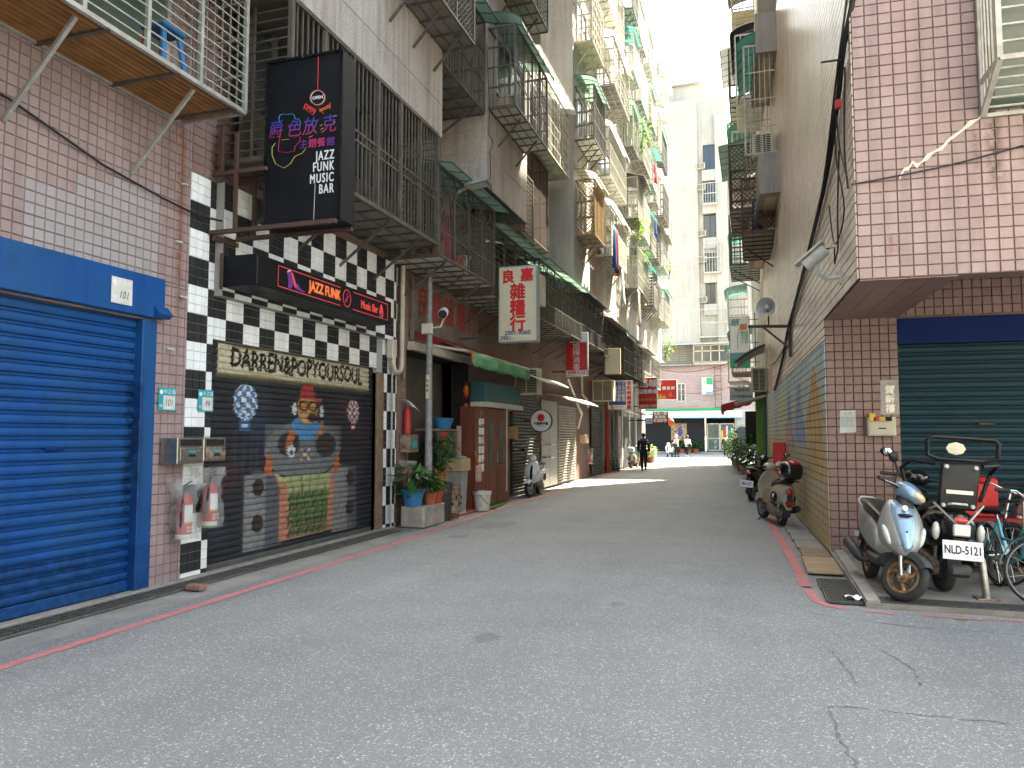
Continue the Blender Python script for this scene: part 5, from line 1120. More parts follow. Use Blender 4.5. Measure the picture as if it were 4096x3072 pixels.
for lab, y, z, m_, l_ in (('red and white clothes drying on a fifth floor balcony', 37.6, 15.4, 'cloth_red', 1.0), ('blue shirt drying on a fourth floor balcony', 37.5, 12.5, 'cloth_blue', .9), ('red blanket drying below the yellow cage', 26.0, 8.9, 'cloth_red', 1.6), ('sky blue blanket drying below the yellow cage', 25.6, 8.9, 'cloth_blue', 1.5), ('white sheet drying in the sun on the third floor', 27.2, 7.7, 'cloth_white', 1.3), ('pale striped blanket drying at the end of the green panel', 31.2, 7.7, 'cloth_beige', 1.5)):
    hang_cloth(lab, y, -4.45, z, .55, l_, m_)
# air conditioners on the left row
ac_unit('cream air conditioner above the round white sign', (-5.85, 19.5, 2.75), 1, .7, .72, .35, group='air conditioners on the left row'); ac_unit('cream air conditioner beside the blue print shop sign', (-5.7, 29.6, 3.0), 1, .85, .85, .5, group='air conditioners on the left row'); ac_unit('pale air conditioner box hung beside the cream sign', (-5.35, 18.2, 4.95), 1, .6, .8, .4, group='air conditioners on the left row', bracket=False); ac_unit('air conditioner right of the cream air conditioner, half hidden', (-5.6, 31.4, 3.05), 1, .7, .65, .5, group='air conditioners on the left row')
# canopies over the far shops
for lab, y0, y1, z, m_ in (('white curved canopy above the steel door', 19.0, 22.0, 3.35, 'canopy_white'), ('thin grey canopy above the cream shutter', 22.4, 26.5, 2.95, 'canopy_grey'), ('grey canopy over the dark doorway past the print shop', 33.0, 36.5, 2.9, 'canopy_grey'), ('small dark canopy by the noodle shop', 41.5, 45.0, 2.9, 'canopy_dark')):
    b = MB(); b.grid(lambda u, v: (-6.22+.95*v, y0+(y1-y0)*u, z-.28*v*v), 6, 6); tag(b.build('shop_canopy', m_, smooth=60, solid=.03), lab, 'canopy', 'shop canopies on the left row')
# projecting signs
def flag_sign(label, x0, x1, y, z0, z1, face, frame='white', arm=True, d=.16):
    t = thing('hanging_sign', label, 'sign', ((x0+x1)/2, y, z0)); b = MB(); b.bbox(x0, x1, y, y+d, z0, z1, .01); b.build('box', frame, t)
    b = MB(); b.box(x0+.03, x1-.03, y-.006, y+.004, z0+.03, z1-.03); b.build('face', face, t)
    if arm: b = MB(); b.bar((-6.2, y+d/2, z1-.15), (x0, y+d/2, z1-.15), .04); b.bar((-6.2, y+d/2, z0+.15), (x0, y+d/2, z0+.15), .04); b.build('arm', 'iron_dark', t)
    return t
t = flag_sign('red lightbox sign with white characters and an insect picture', -5.74, -5.0, 23.5, 3.55, 4.95, 'red_bright', 'galv')
b = MB(); b.box(-5.71, -5.03, 23.490, 23.496, 4.63, 4.92); b.box(-5.71, -5.03, 23.490, 23.496, 3.58, 3.73); b.build('white_fields', 'white', t)
vtext('旭輝消毒', .23, .225, 'white', t, (-5.37, 23.488, 4.50), FX, UP_, bold=.002, sx=1.1); lettering('2908-5123', .135, 'red_bright', t, (-5.37, 23.486, 3.655), FX, UP_, bold=.004)
b = MB(); b.ell((-5.42, 23.488, 4.74), (.13, .004, .05), 14, 6); b.ell((-5.28, 23.488, 4.81), (.09, .004, .05), 14, 6); b.build('insect_body', 'red_bright', t)
b = MB()
for k in range(4): x = -5.46+.07*k; b.bar((x, 23.487, 4.80+.03*k), (x-.05, 23.487, 4.90), .012, .003); b.bar((x, 23.487, 4.70+.02*k), (x+.04, 23.487, 4.64+.02*k), .012, .003)
b.build('insect_legs', 'red_bright', t)
t = flag_sign('yellowed blank board hanging above the air conditioners', -5.35, -4.75, 28.2, 3.95, 4.95, 'cream_sign', 'board')
t = flag_sign('blue and white print shop sign with vertical characters', -5.75, -4.72, 31.0, 2.72, 3.92, 'white', 'white')
b = MB(); b.box(-5.70, -5.0, 30.988, 30.994, 2.90, 3.87); b.build('blue_field', 'blue_sign', t)
vtext('三次元量測', .16, .165, 'white', t, (-5.10, 30.985, 3.76), FX, UP_, bold=.002); vtext('二次元投影', .16, .165, 'white', t, (-5.27, 30.985, 3.76), FX, UP_, bold=.002); vtext('製圖行銷', .15, .165, 'white', t, (-5.44, 30.985, 3.6), FX, UP_, bold=.002)
vtext('信和晒圖', .19, .20, 'red_bright', t, (-4.87, 30.985, 3.78), FX, UP_, bold=.006); vtext('繪圖', .18, .19, 'red_bright', t, (-4.87, 30.985, 2.99), FX, UP_, bold=.006); lettering('(02)29019626', .09, 'red_bright', t, (-5.35, 30.985, 2.81), FX, UP_)
t = flag_sign('tall red sign of the vietnamese food shop', -5.50, -4.55, 38.0, 2.95, 4.55, 'red_bright', 'white')
lettering('品味', .44, 'white', t, (-4.98, 37.985, 4.22), FX, UP_, bold=.014, shear=.15); lettering('越南美食', .245, 'white', t, (-5.02, 37.985, 3.83), FX, UP_, bold=.01); lettering('QUÁN ĂN VIỆTNAM', .15, 'gold', t, (-5.02, 37.985, 3.43), FX, UP_, sx=.72, bold=.004); lettering('(02)2901-7377', .19, 'white', t, (-5.02, 37.985, 3.10), FX, UP_, sx=.74, bold=.004)
t = flag_sign('red barbecue sign with flames and white characters', -5.6, -4.25, 45.2, 3.75, 4.95, 'red_bright', 'white', d=.2)
lettering('秀', .36, 'white', t, (-5.32, 45.18, 4.72), FX, UP_, bold=.012, shear=.2)
for i, ch in enumerate('平價炭烤'): lettering(ch, .22, 'white', t, (-5.27+.26*i, 45.18, 4.42), FX, UP_, bold=.008)
b = MB(); b.prism([(-5.56, 3.8), (-5.5, 4.1), (-5.44, 3.95), (-5.36, 4.2), (-5.28, 3.95), (-5.2, 4.12), (-5.1, 3.92), (-5.0, 4.05), (-4.9, 3.86), (-4.8, 3.8)], 'y', 45.182, 45.190); b.build('flames', 'gold', t)
b = MB(); b.prism([(-4.75, 3.95), (-4.62, 4.25), (-4.5, 3.95)], 'y', 45.182, 45.190); b.build('flame_drop', 'orange', t)
t = flag_sign('dark red noodle sign with three rows of white characters', -5.3, -4.45, 42.0, 2.35, 2.95, 'red_deep', 'red_deep')
for i, w_ in enumerate(('重慶小麵', '酸辣粉', '紅油抄手')): lettering(w_, .185, 'white', t, (-4.88, 41.98, 2.83-.19*i), FX, UP_, bold=.006, spacing=1.0 if i != 1 else 1.3)
t = flag_sign('small blue square sign with a white round mark', -5.25, -4.95, 39.0, 2.25, 2.55, 'blue', 'white', d=.03)
b = MB(); b.tube([(-5.10+.085*math.cos(R(a)), 38.985, 2.40+.085*math.sin(R(a))) for a in range(0, 361, 20)], .010, 6); b.build('ring', 'white', t); lettering('宜', .11, 'white', t, (-5.10, 38.984, 2.40), FX, UP_)
t = thing('round_sign', 'round white lightbox sign with a red flower emblem', 'sign', (-5.7, 20.3, 2.1))
b = MB(); b.lathe((-5.68, 20.35, 2.05), (0, 1, 0), [(0, .30), (.01, .32), (.12, .32), (.13, .30)], 28); b.build('disc', 'black', t, smooth=40)
b = MB(); b.lathe((-5.68, 20.345, 2.05), (0, 1, 0), [(0, .295), (.006, .295)], 28); b.build('face', 'white', t)
b = MB()
for k in range(8): a = 2*math.pi*k/8; b.lathe((-5.68+.08*math.cos(a), 20.343, 2.14+.08*math.sin(a)), (0, 1, 0), [(0, .035), (.003, .035)], 8)
b.lathe((-5.68, 20.342, 2.14), (0, 1, 0), [(0, .07), (.003, .07)], 12); b.build('flower', 'red_bright', t); lettering('中國獅甲藝', .085, 'ink', t, (-5.68, 20.34, 1.97), FX, UP_, bold=.003); lettering('ART MANICURE', .03, 'ink', t, (-5.68, 20.34, 1.91), FX, UP_)
b = MB(); b.bar((-6.22, 20.42, 2.05), (-5.95, 20.42, 2.05), .04); b.build('arm', 'iron_dark', t)
# pipes, boxes on the far fronts
pipe('drain_pipe', 'red painted drain pipe on the far shop fronts', 'pipe', [(-6.05, 32.4, 3.6), (-6.05, 32.4, .02)], .09, 'pipe_red'); pipe('drain_pipe', 'thick grey drain pipe right of the dark shutter', 'pipe', [(-6.0, 34.3, 2.8), (-6.0, 34.3, .02)], .10, 'concrete')
pipe('drain_pipe', 'white plastic pipe running down from the red sign', 'pipe', [(-6.1, 27.6, 4.6), (-6.1, 27.6, 3.2), (-6.0, 28.0, 3.0), (-6.0, 28.2, 2.7)], .05, 'pipe_white'); pipe('drain_pipe', 'slanting white pipe bracket under the red sign', 'pipe', [(-5.9, 24.5, 3.55), (-5.9, 26.6, 2.4), (-6.1, 26.9, 1.9)], .045, 'pipe_white')
for lab, y, z in (('yellowed meter box on the pink pier past the cream shutter', 28.0, 1.35), ('brown wooden meter box beside the dark shutter', 19.0, 1.55)):
    b = MB(); b.bbox(-6.24, -6.0, y-.25, y+.25, z, z+.32, .01); tag(b.build('meter_box', 'tin_yellow' if y > 20 else 'plywood'), lab, 'meter box')
extinguisher('red fire extinguisher in a bag on the pink pier past the cream shutter', (-6.02, 28.6, .55), group='fire extinguishers in bags')
couplet('narrow red strip of characters on the dark shutter frame', 21.98, 1.3, 2.1, '新年快樂', .18, -6.13)
b = MB(); b.bbox(-6.45, -5.98, 34.7, 35.3, 0, .42, .03); tag(b.build('concrete_block', 'planter_concrete'), 'rough concrete block beside the far bicycle', 'block')
b = MB(); b.bbox(-6.3, -5.75, 46.4, 47.2, 0, .85, .02); tag(b.build('concrete_block', 'cream_plastic'), 'pale box standing behind the walking man', 'block')
for lab, y, m_, n_ in (('bushy green pot plant at the end of the left row', 45.6, 'leaf_light', 120), ('dark pot plant beside the mint scooter', 40.6, 'leaf', 90), ('low pot plant behind the mint scooter', 41.6, 'leaf_dark', 60)):
    pot('potted_plant', lab, (-5.95, y, 0), .22, .35, 'terracotta', m_, n_, (.4, .4, .45), .2, 'pots along the left row')
for k in range(4):
    b = MB(); b.box(-6.3, -6.18, 37.0+2.3*k, 37.35+2.3*k, 0, 4.3); tag(b.build('shop_column', 'plaster_pale'), 'pale column between the far shop fronts, '+['nearest the grey shutter', 'second from the grey shutter', 'third from the grey shutter', 'last before the junction'][k], 'column', 'columns of the far shops')
for lab, y0, y1 in (('dark shop opening right of the grey shutter', 37.4, 39.2), ('dark shop opening behind the small blue sign', 39.7, 41.5), ('dark noodle shop opening', 42.0, 44.8)):
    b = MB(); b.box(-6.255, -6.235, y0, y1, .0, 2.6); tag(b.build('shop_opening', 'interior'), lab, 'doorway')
b = MB(); b.ell((-4.35, 42.6, 2.35), (.17, .17, .22), 14, 10); tag(b.build('paper_lantern', 'orange', smooth=60), 'orange paper lantern beside the noodle sign', 'lantern')
# ================================================================ right-hand corner building
RD = Vector((-.035, 1, 0)).normalized(); RN = Vector((-1, -.035, 0)).normalized(); FD = Vector((1, .035, 0)).normalized()
RA = Vector((1.0, 11.5, 0))
def RP(s_, z=0, o=0.): p = RA+RD*s_-RN*(-o); return Vector((p.x, p.y, z))     # s_ along the lane wall, o outward into the lane
def FP(w, y_off, z): p = RA+RD*y_off+FD*w; return Vector((p.x, p.y, z))         # w along the street front
br_ = thing('corner_building', 'tall rose tiled corner building overhanging the parked scooters', 'building', (4, 16, 0))
def slab(mb, s0, s1, w0, w1, z0, z1):
    vs = []
    for z in (z0, z1):
        for s_, w in ((s0, w0), (s1, w0), (s1, w1), (s0, w1)): p = RA+RD*s_+FD*w; vs.append((p.x, p.y, z))
    mb.add(vs, [(3, 2, 1, 0), (4, 5, 6, 7), (0, 1, 5, 4), (1, 2, 6, 5), (2, 3, 7, 6), (3, 0, 4, 7)])
SO = -2.88      # overhang reaches this far towards the camera
b = MB().mat('grout_mural'); slab(b, .014, 15.8, .012, .02, 0, 3.0); b.mat('grout_lane'); slab(b, .014, 15.8, .012, .02, 3.0, 3.3); slab(b, SO+.014, 15.8, .012, .02, 3.3, 34); b.mat('grout_dark'); slab(b, .012, .95, .016, .94, 0, 3.3); slab(b, .95, 15.8, .016, 9, 0, 4.0); slab(b, SO+.012, 15.8, .016, .94, 3.3, 34); slab(b, SO+.012, SO+.26, .94, 9, 3.3, 34); slab(b, SO+.26, 15.8, .94, 9, 4.0, 34)
slab(b, .04, .95, .94, 9, 3.28, 4.0)
b.mat('grout_front'); slab(b, SO+.002, SO+.012, .012, 9, 3.3, 9)
b.build('wall', None, br_)
for k in range(4):
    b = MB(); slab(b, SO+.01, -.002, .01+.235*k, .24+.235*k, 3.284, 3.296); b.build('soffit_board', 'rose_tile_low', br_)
def mural(u, z):
    """faded fairytale landscape painted over the lane wall, u metres from the corner"""
    rs = math.sin(u*37.7+z*3)*.5+.5; n = math.sin(u*2.1)*math.sin(z*1.7+u)+.5*math.sin(u*5.3+z*3.1); f = .5+.5*math.sin(u*11+z*4+2*math.sin(z*5))
    top = np.array((.36, .47, .50)); mid = np.array((.36, .31, .21)); low = np.array((.38, .27, .13))
    c = mid+(top-mid)*min(1, max(0, (z-1.4)/1.4)); c = c+(low-c)*min(1, max(0, (1.3-z)/1.1))
    k = abs(u-1.45); 
    if (k < 1.3*(2.78-z)/.95 and z > 1.85) or (k < 1.1 and 1.0 < z <= 1.85): c = np.array((.44, .25, .07))*(.8+.3*f)
    if abs(u-4.0) < 1.1*(2.8-z)/1.2 and z > 1.5: c = np.array((.15, .22, .42))*(.9+.2*f)
    if abs(u-6.2) < 1.1*(2.75-z)/1.4 and z > 1.3: c = np.array((.13, .20, .40))*(.9+.2*f)
    if abs(u-8.2) < .9 and z < 2.8: c = c*.3+np.array((.42, .44, .16))*.7
    if abs(u-6.6) < 1.0 and .9 < z < 1.9: c = c*.3+np.array((.44, .22, .14))*.7
    if abs(u-10.6) < .8: c = c*.6+np.array((.14, .22, .36))*.4
    if n > .75: c = c*.7+np.array((.30, .30, .18))*.3
    if n < -.8: c = c*.6+np.array((.34, .30, .14))*.4
    c = c*.82+np.array((.42, .40, .35))*.18; return np.clip(c*(1.35+.25*f), 0, .85)
tiles(br_, RA-RN*.0+RN*.0, RD, RN, [(0, 15.8, 0, 3.0)], .24, .118, lambda u, z: 'mural_tile', 45, gap=.003, gv=.009, u0=.0, name='mural_tile', paint=mural, stuff='mural_tiles')
tiles(br_, RA, RD, RN, [(0, 15.8, 3.0, 3.3), (SO, 15.8, 3.3, 12.0)], .24, .118, lambda u, z: 'side_tile', 60, gap=.003, gv=.013, v0=0, name='lane_tile', stuff='lane_tiles')
FN = Vector((.035, -1, 0)).normalized()
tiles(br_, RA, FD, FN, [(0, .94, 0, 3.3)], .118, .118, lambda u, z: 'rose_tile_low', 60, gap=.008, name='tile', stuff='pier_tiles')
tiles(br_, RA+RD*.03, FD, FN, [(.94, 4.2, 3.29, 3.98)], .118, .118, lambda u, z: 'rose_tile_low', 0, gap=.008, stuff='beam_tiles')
tiles(br_, RA+RD*SO, FD, FN, [(0, 5, 3.3, 8.2)], .132, .115, lambda u, z: 'rose_tile', 135, gap=.008, name='tile', stuff='front_tiles', v0=3.3, u0=.0)
# dark water stains and the sealed crack on the front
def on_front(w, z, o=.016): p = RA+RD*SO+FD*w+FN*o; return (p.x, p.y, z)
pts = [(.42, 4.36), (.47, 4.43), (.51, 4.46), (.55, 4.50), (.59, 4.47), (.63, 4.50), (.69, 4.55), (.76, 4.60), (.83, 4.64), (.90, 4.70), (.95, 4.76), (1.02, 4.79), (1.10, 4.87), (1.17, 4.90), (1.22, 4.95)]
b = MB(); up_ = [on_front(w, z+.020+.014*math.sin(i*2.3), .022) for i, (w, z) in enumerate(pts)]; dn_ = [on_front(w, z-.020-.014*math.cos(i*3.1), .022) for i, (w, z) in enumerate(pts)]; n = len(pts)
b.add(up_+dn_, [(i, i+1, n+i+1, n+i) for i in range(n-1)]); b.build('sealed_crack', 'caulk', br_)
# right-hand shutter and header
sh = thing('roller_shutter', 'dark teal roller shutter with navy header behind the parked scooters', 'shutter', FP(2.5, .1, 0))
shutter('', '', FP(.96, .12, 0), FD, FN, 5, .16, 2.92, .125, 'teal_slat', parent=sh, amp=1.2)
b = MB(); slab(b, .05, .10, .955, 6, 2.92, 3.275); b.build('header', 'blue_paint_dark', sh)
b = MB(); slab(b, .09, .14, .96, 6, .035, .16); b.build('bottom_rail', 'plastic_dark', sh)
b = MB(); p = FP(2.02, .085, 1.80); b.bbox(p.x-.10, p.x+.10, p.y-.01, p.y+.02, 1.785, 1.82, .008); b.build('keyhole_plate', 'iron_brown', sh)
# street-front window cage
def cagef(label, w0, w1, z0, z1, d):
    t = thing('window_cage', label, 'window cage', FP(w0, SO, z0), group='cages on the corner building')
    def Q(w, o, z): p = RA+RD*(SO-o)+FD*w; return (p.x, p.y, z)
    f = MB()
    for z in (z0, z1):
        f.bar(Q(w0, d, z), Q(w1, d, z), .05); f.bar(Q(w0, .02, z), Q(w0, d, z), .045); f.bar(Q(w1, .02, z), Q(w1, d, z), .045)
    for w in (w0, w0+.95, w0+1.0, w1): f.bar(Q(w, d, z0), Q(w, d, z1), .05)
    f.bar(Q(w0, .02, z0-.35), Q(w1, .02, z0-.35), .04); f.bar(Q(w0, .02, z0-.35), Q(w0, .02, z1), .04); f.bar(Q(w0, .02, z0-.35), Q(w0, d, z0), .05); f.bar(Q(w0+1.0, .02, z0-.33), Q(w0+1.0, d, z0), .045)
    f.build('frame', 'iron_cream', t)
    for k in range(1, 14):
        z = z0+(z1-z0)*k/14; b = MB(); b.bar(Q(w0, d, z), Q(w1, d, z), .018, .018, False); b.build('bar', 'iron_cream', t)
    for k in range(1, 6): o = d*k/6; b = MB(); b.bar(Q(w0, o, z0-.35*(1-k/6)), Q(w0, o, z1), .018, .018, False); b.build('side_bar', 'iron_cream', t)
    for k in range(1, 6): o = d*k/6; z = z0-.35*(1-k/6); b = MB(); b.bar(Q(w0, o, z), Q(w1, o, z), .018, .018, False); b.build('floor_bar', 'iron_cream', t)
    b = MB(); b.bar(Q(w0+1.55, d-.05, z0-.03), Q(w0+1.15, .02, z0-1.05), .04); b.build('strut', 'iron_grey', t)
    return t
cf = cagef('cream iron window cage on the rose tiled front above the scooters', 1.22, 3.6, 5.28, 7.6, .55)
wn_ = MB(); q = [RA+RD*(SO-.02)+FD*w for w in (1.3, 2.15)]; wn_.add([(q[0].x, q[0].y, 4.98), (q[1].x, q[1].y, 4.98), (q[1].x, q[1].y, 7.6), (q[0].x, q[0].y, 7.6)], [(0, 1, 2, 3)]); wo = wn_.build('window', 'glass_green', br_)
b = MB()
for w in (1.3, 2.05, 2.15): q0 = RA+RD*(SO-.03)+FD*w; b.bar((q0.x, q0.y, 4.95), (q0.x, q0.y, 7.6), .05)
b.build('window_frame', 'iron_dark', wo)
# planters and cages along the lane wall, local axes of the lane
def rbox(name, label, s0, s1, o0, o1, z0, z1, m, cat, group=None):
    b = MB(); vs = []
    for z in (z0, z1):
        for s_, o in ((s0, o0), (s1, o0), (s1, o1), (s0, o1)): p = RA+RD*s_+RN*o; vs.append((p.x, p.y, z))
    b.add(vs, [(3, 2, 1, 0), (4, 5, 6, 7), (0, 1, 5, 4), (1, 2, 6, 5), (2, 3, 7, 6), (3, 0, 4, 7)]); return tag(b.build(name, m), label, cat, group)
for s0, s1, z, lab in ((7.2, 10.4, 7.45, 'grey concrete planter box on the lane wall below the green roofed cage'), (12.6, 15.6, 7.4, 'grey concrete planter box at the far end of the lane wall'), (7.2, 10.4, 10.95, 'grey concrete planter box at the picture top on the lane wall')):
    o = rbox('planter_box', lab, s0, s1, .012, .50, z, z+1.0, 'concrete', 'planter', 'planter boxes on the lane wall')
    rb = MB(); vs = [RA+RD*s_+RN*o_ for s_, o_ in ((s0+.3, .08), (s1-.3, .08), (s1-.3, .34), (s0+.3, .34))]; rb.add([(p.x, p.y, z-.004) for p in vs], [(0, 1, 2, 3)]); rb.build('soffit_panel', 'tin_yellow', o)
def rcage(label, s0, s1, z0, z1, d, **k):
    y0, y1 = 11.5+s0, 11.5+s1; xi = rx((y0+y1)/2)-.01
    return cage(label, y0, y1, z0, z1, xi, xi-d, group='cages on the right row', **k)
rcage('tall rusty white cage with green curved roof on the lane wall', 7.3, 10.3, 8.48, 11.2, .72, fr='iron_cream', style='v', can=('curve', 'canopy_teal'), floor=None, br=0, step=.12, bw=.016, posts=2, fw=.045)
rcage('low rusty lattice cage beside the concrete planter', 8.6, 11.8, 6.9, 8.3, .8, fr='iron_brown', style='mesh', can=None, floor='tin_grey', br=1, step=.14, bw=.024, posts=2)
rcage('dark mesh cage with a green louvred top further along the lane', 12.2, 15.4, 8.6, 10.6, 1.05, fr='iron_brown', style='mesh', can=('slope', 'canopy_green'), floor='tin_grey', br=2, step=.16, bw=.03, posts=2)
rcage('white barred cage above the dark mesh cage', 12.4, 15.2, 12.2, 14.2, .8, fr='iron_white', style='grid', can=('curve', 'canopy_dark'), floor='tin_white', br=0, step=.14, bw=.022)
ac_unit('white air conditioner inside the green roofed cage on the right', (rx(19.6)-.35, 19.2, 8.55), 1, .5, .6, .3, group='air conditioners on the right row', bracket=False)
hang_cloth('dark trousers drying in the brown mesh cage', 21.5, .25, 8.1, .3, .8, 'cloth_denim', 'x')
# horn speaker, camera, cables on the lane wall
t = thing('horn_speaker', 'grey horn loudspeaker on a rusty bracket above the lane', 'loudspeaker', (.5, 16.8, 3.9))
b = MB(); b.lathe((.36, 16.75, 4.34), (-.35, -.95, .10), [(-.24, .04), (-.19, .07), (-.1, .08), (.03, .12), (.13, .18), (.16, .205), (.17, .205), (.14, .18), (.02, .09), (-.06, .05)], 24); b.build('horn', 'white_dirty', t, smooth=40)
b = MB(); b.lathe((.34, 16.70, 4.345), (-.35, -.95, .10), [(-.05, .05), (.08, .05), (.10, .03)], 12); b.build('driver', 'white_dirty', t, smooth=40)
b = MB(); b.bar((.80, 16.8, 3.95), (-.06, 16.8, 3.98), .06); b.bar((.80, 16.8, 3.45), (.26, 16.8, 3.94), .04); b.bar((.78, 16.8, 3.3), (.78, 16.8, 4.0), .07); b.bar((.36, 16.85, 3.98), (.36, 16.85, 4.2), .03); b.build('bracket', 'iron_brown', t)
t = thing('security_camera', 'large white outdoor camera on an arm at the building corner', 'camera', (.95, 9.6, 3.6))
p0 = RA+RD*(-1.75)
C_ = Vector((p0.x-.30, p0.y-.05, 3.80)); D_ = Vector((-.75, .25, -.60)).normalized()
b = MB(); b.lathe(C_-D_*.16, D_, [(0, .02), (.005, .075), (.30, .08), (.31, .07)], 16); b.build('housing', 'white_dirty', t, smooth=40)
M3 = rot_to(D_); b = MB(); b.bbox(-.085, .085, -.10, -.075, -.02, .40, .006); n_ = Vector((0, 0, 1)); X_ = D_.cross(n_).normalized(); Y_ = X_.cross(D_)
b.xf(Matrix(((X_.x, -Y_.x, D_.x, C_.x-D_.x*.17), (X_.y, -Y_.y, D_.y, C_.y-D_.y*.17), (X_.z, -Y_.z, D_.z, C_.z-D_.z*.17), (0, 0, 0, 1)))); b.build('sun_shield', 'white_dirty', t)
b = MB(); b.tube([(p0.x, p0.y, 3.56), (p0.x-.16, p0.y, 3.545), (C_.x+.03, C_.y, 3.60), (C_.x, C_.y, 3.74)], .024, 8); b.bbox(p0.x-.03, p0.x, p0.y-.05, p0.y+.05, 3.47, 3.66, .006); b.build('arm', 'white_dirty', t)
b = MB(); b.tube([C_-D_*.16, C_-D_*.24+Vector((.03, -.02, -.05)), (p0.x-.08, p0.y-.03, 3.72), (p0.x-.04, p0.y-.03, 3.9), (p0.x-.03, p0.y-.02, 4.4), (p0.x-.03, p0.y-.35, 5.0)], .010, 6); b.build('camera_cable', 'cable', t)
def wire(label, pts, r, name='cable'):
    b = MB(); P = [Vector(p) for p in pts]; out = []
    for i in range(len(P)-1):
        p0_, p1, p2, p3 = P[max(i-1, 0)], P[i], P[i+1], P[min(i+2, len(P)-1)]
        for k in range(5):
            s_ = k/5; out.append(.5*((2*p1)+(p2-p0_)*s_+(2*p0_-5*p1+4*p2-p3)*s_*s_+(3*p1-p0_-3*p2+p3)*s_**3))
    out.append(P[-1]); b.tube(out, r, 6); return tag(b.build(name, 'cable', smooth=60), label, 'cable', 'cables on the corner building')
def W(s_, z, o=.05): p = RA+RD*s_+RN*o; return (p.x, p.y, z)
wire('thick bundle of black cables running down the lane wall', [(1.22, 8.2, 7.6), (1.16, 8.5, 6.6), W(-2.7, 5.95), W(-2.2, 5.6), W(-1.0, 5.05), W(1.5, 4.55), W(4.0, 4.15), W(5.4, 3.95), W(7.5, 3.4), W(10.5, 2.9)], .032)
wire('second black cable beside the thick bundle on the lane wall', [(1.24, 8.15, 7.6), W(-2.68, 5.9, .09), W(-1.0, 4.95, .09), W(1.4, 4.42, .07), W(4.5, 4.0), W(5.5, 3.75), W(9, 3.6), W(12.5, 3.75)], .014)
wire('thin black cable drooping near the building corner', [W(-2.75, 5.7), W(-2.6, 5.2), W(-2.55, 4.75), W(-2.7, 4.35)], .011)
wire('thin black cable looping between the clips at the corner', [W(-2.65, 4.5), W(-2.2, 5.0), W(-2.0, 5.5), W(-1.9, 5.0), W(-2.4, 4.2), W(-1.6, 4.0), W(-1.2, 4.6)], .009)
wire('thin cable sagging across the rose tiled front below the window cage', [on_front(-.05, 4.32, .04), on_front(.3, 4.36, .04), on_front(.9, 4.44, .04), on_front(1.45, 4.55, .04), on_front(1.62, 4.56, .04), on_front(2.2, 4.42, .04), on_front(3.2, 4.3, .04)], .009)
b = MB(); b.tube([(W(-2.6, 5.85, .16)[0]+.11*math.cos(a), W(-2.6, 5.85)[1]+.11*math.sin(a)*.6, 5.86+.03*math.sin(a)) for a in [2*math.pi*k/16 for k in range(17)]], .012, 6); tag(b.build('cable_ring', 'cable'), 'black cable ring fixed to the corner beside the cable bundle', 'cable')
b = MB(); q = Vector(W(-2.45, 5.4, .09)); b.bbox(q.x-.03, q.x+.03, q.y-.03, q.y+.03, 5.36, 5.46, .005); tag(b.build('cable_tag', 'red_bright'), 'small red tag tied to the black cable bundle', 'tag')
# notices and mailbox on the pier
def pier_sheet(name, label, w0, w1, z0, z1, m, cat, o=.018):
    t = thing(name, label, cat, FP(w0, 0, z0)); b = MB(); q = [FP(w0, -o, 0), FP(w1, -o, 0)]
    b.add([(q[0].x, q[0].y, z0), (q[1].x, q[1].y, z0+.01), (q[1].x, q[1].y, z1), (q[0].x+.01, q[0].y, z1-.005)], [(0, 1, 2, 3)]); b.build('sheet', m, t); return t
t = pier_sheet('notice', 'white printed notice taped to the rose tiled pier', .16, .37, 1.68, 2.0, 'paper', 'notice')
lettering('公告', .055, 'ink_blue', t, FP(.265, -.02, 1.945), FD, UP_, spacing=1.5, extrude=0)
for k in range(5): lettering('車輛禁止停放於此處門口', .026, 'ink_blue', t, FP(.265, -.02, 1.895-.03*k), FD, UP_, extrude=0, sx=.65)
t = pier_sheet('paper_couplet', 'faded greeting paper with three brushed characters above the mailbox', .69, .93, 1.93, 2.42, 'mosaic', 'couplet')
for k, ch in enumerate('賀新禧'): lettering(ch, .125, 'silver_text', t, FP(.815, -.02, 2.27-.13*k), FD, UP_, bold=.004, extrude=0, shear=.1)
t = thing('mailbox', 'beige metal mailbox stuffed with leaflets on the rose tiled pier', 'mailbox', FP(.65, -.1, 1.6))
q0, q1 = FP(.50, -.15, 0), FP(.86, -.014, 0); b = MB(); b.bbox(q0.x, q1.x, q0.y, q1.y, 1.64, 1.90, .008); b.build('casing', 'cream_plastic', t)
b = MB(); b.bbox(q0.x+.02, q1.x-.02, q0.y-.012, q0.y, 1.66, 1.83, .004); b.build('door', 'cream_plastic', t)
b = MB(); b.box(q0.x+.13, q0.x+.23, q0.y-.016, q0.y-.011, 1.735, 1.752); b.build('slot', 'black', t)
b = MB(); b.lathe((q0.x+.18, q0.y-.012, 1.70), (0, -1, 0), [(0, .012), (.006, .012)], 10); b.build('lock', 'steel', t)
for k, (x, m_) in enumerate(((.05, 'yellow'), (.10, 'red_bright'), (.17, 'gold'), (.25, 'black_matt'))): b = MB(); b.bbox(q0.x+x-.03, q0.x+x+.05, q0.y-.03, q0.y+.08, 1.845, 1.90+(.05 if k == 0 else .0), .004); b.build('leaflet', m_, t)
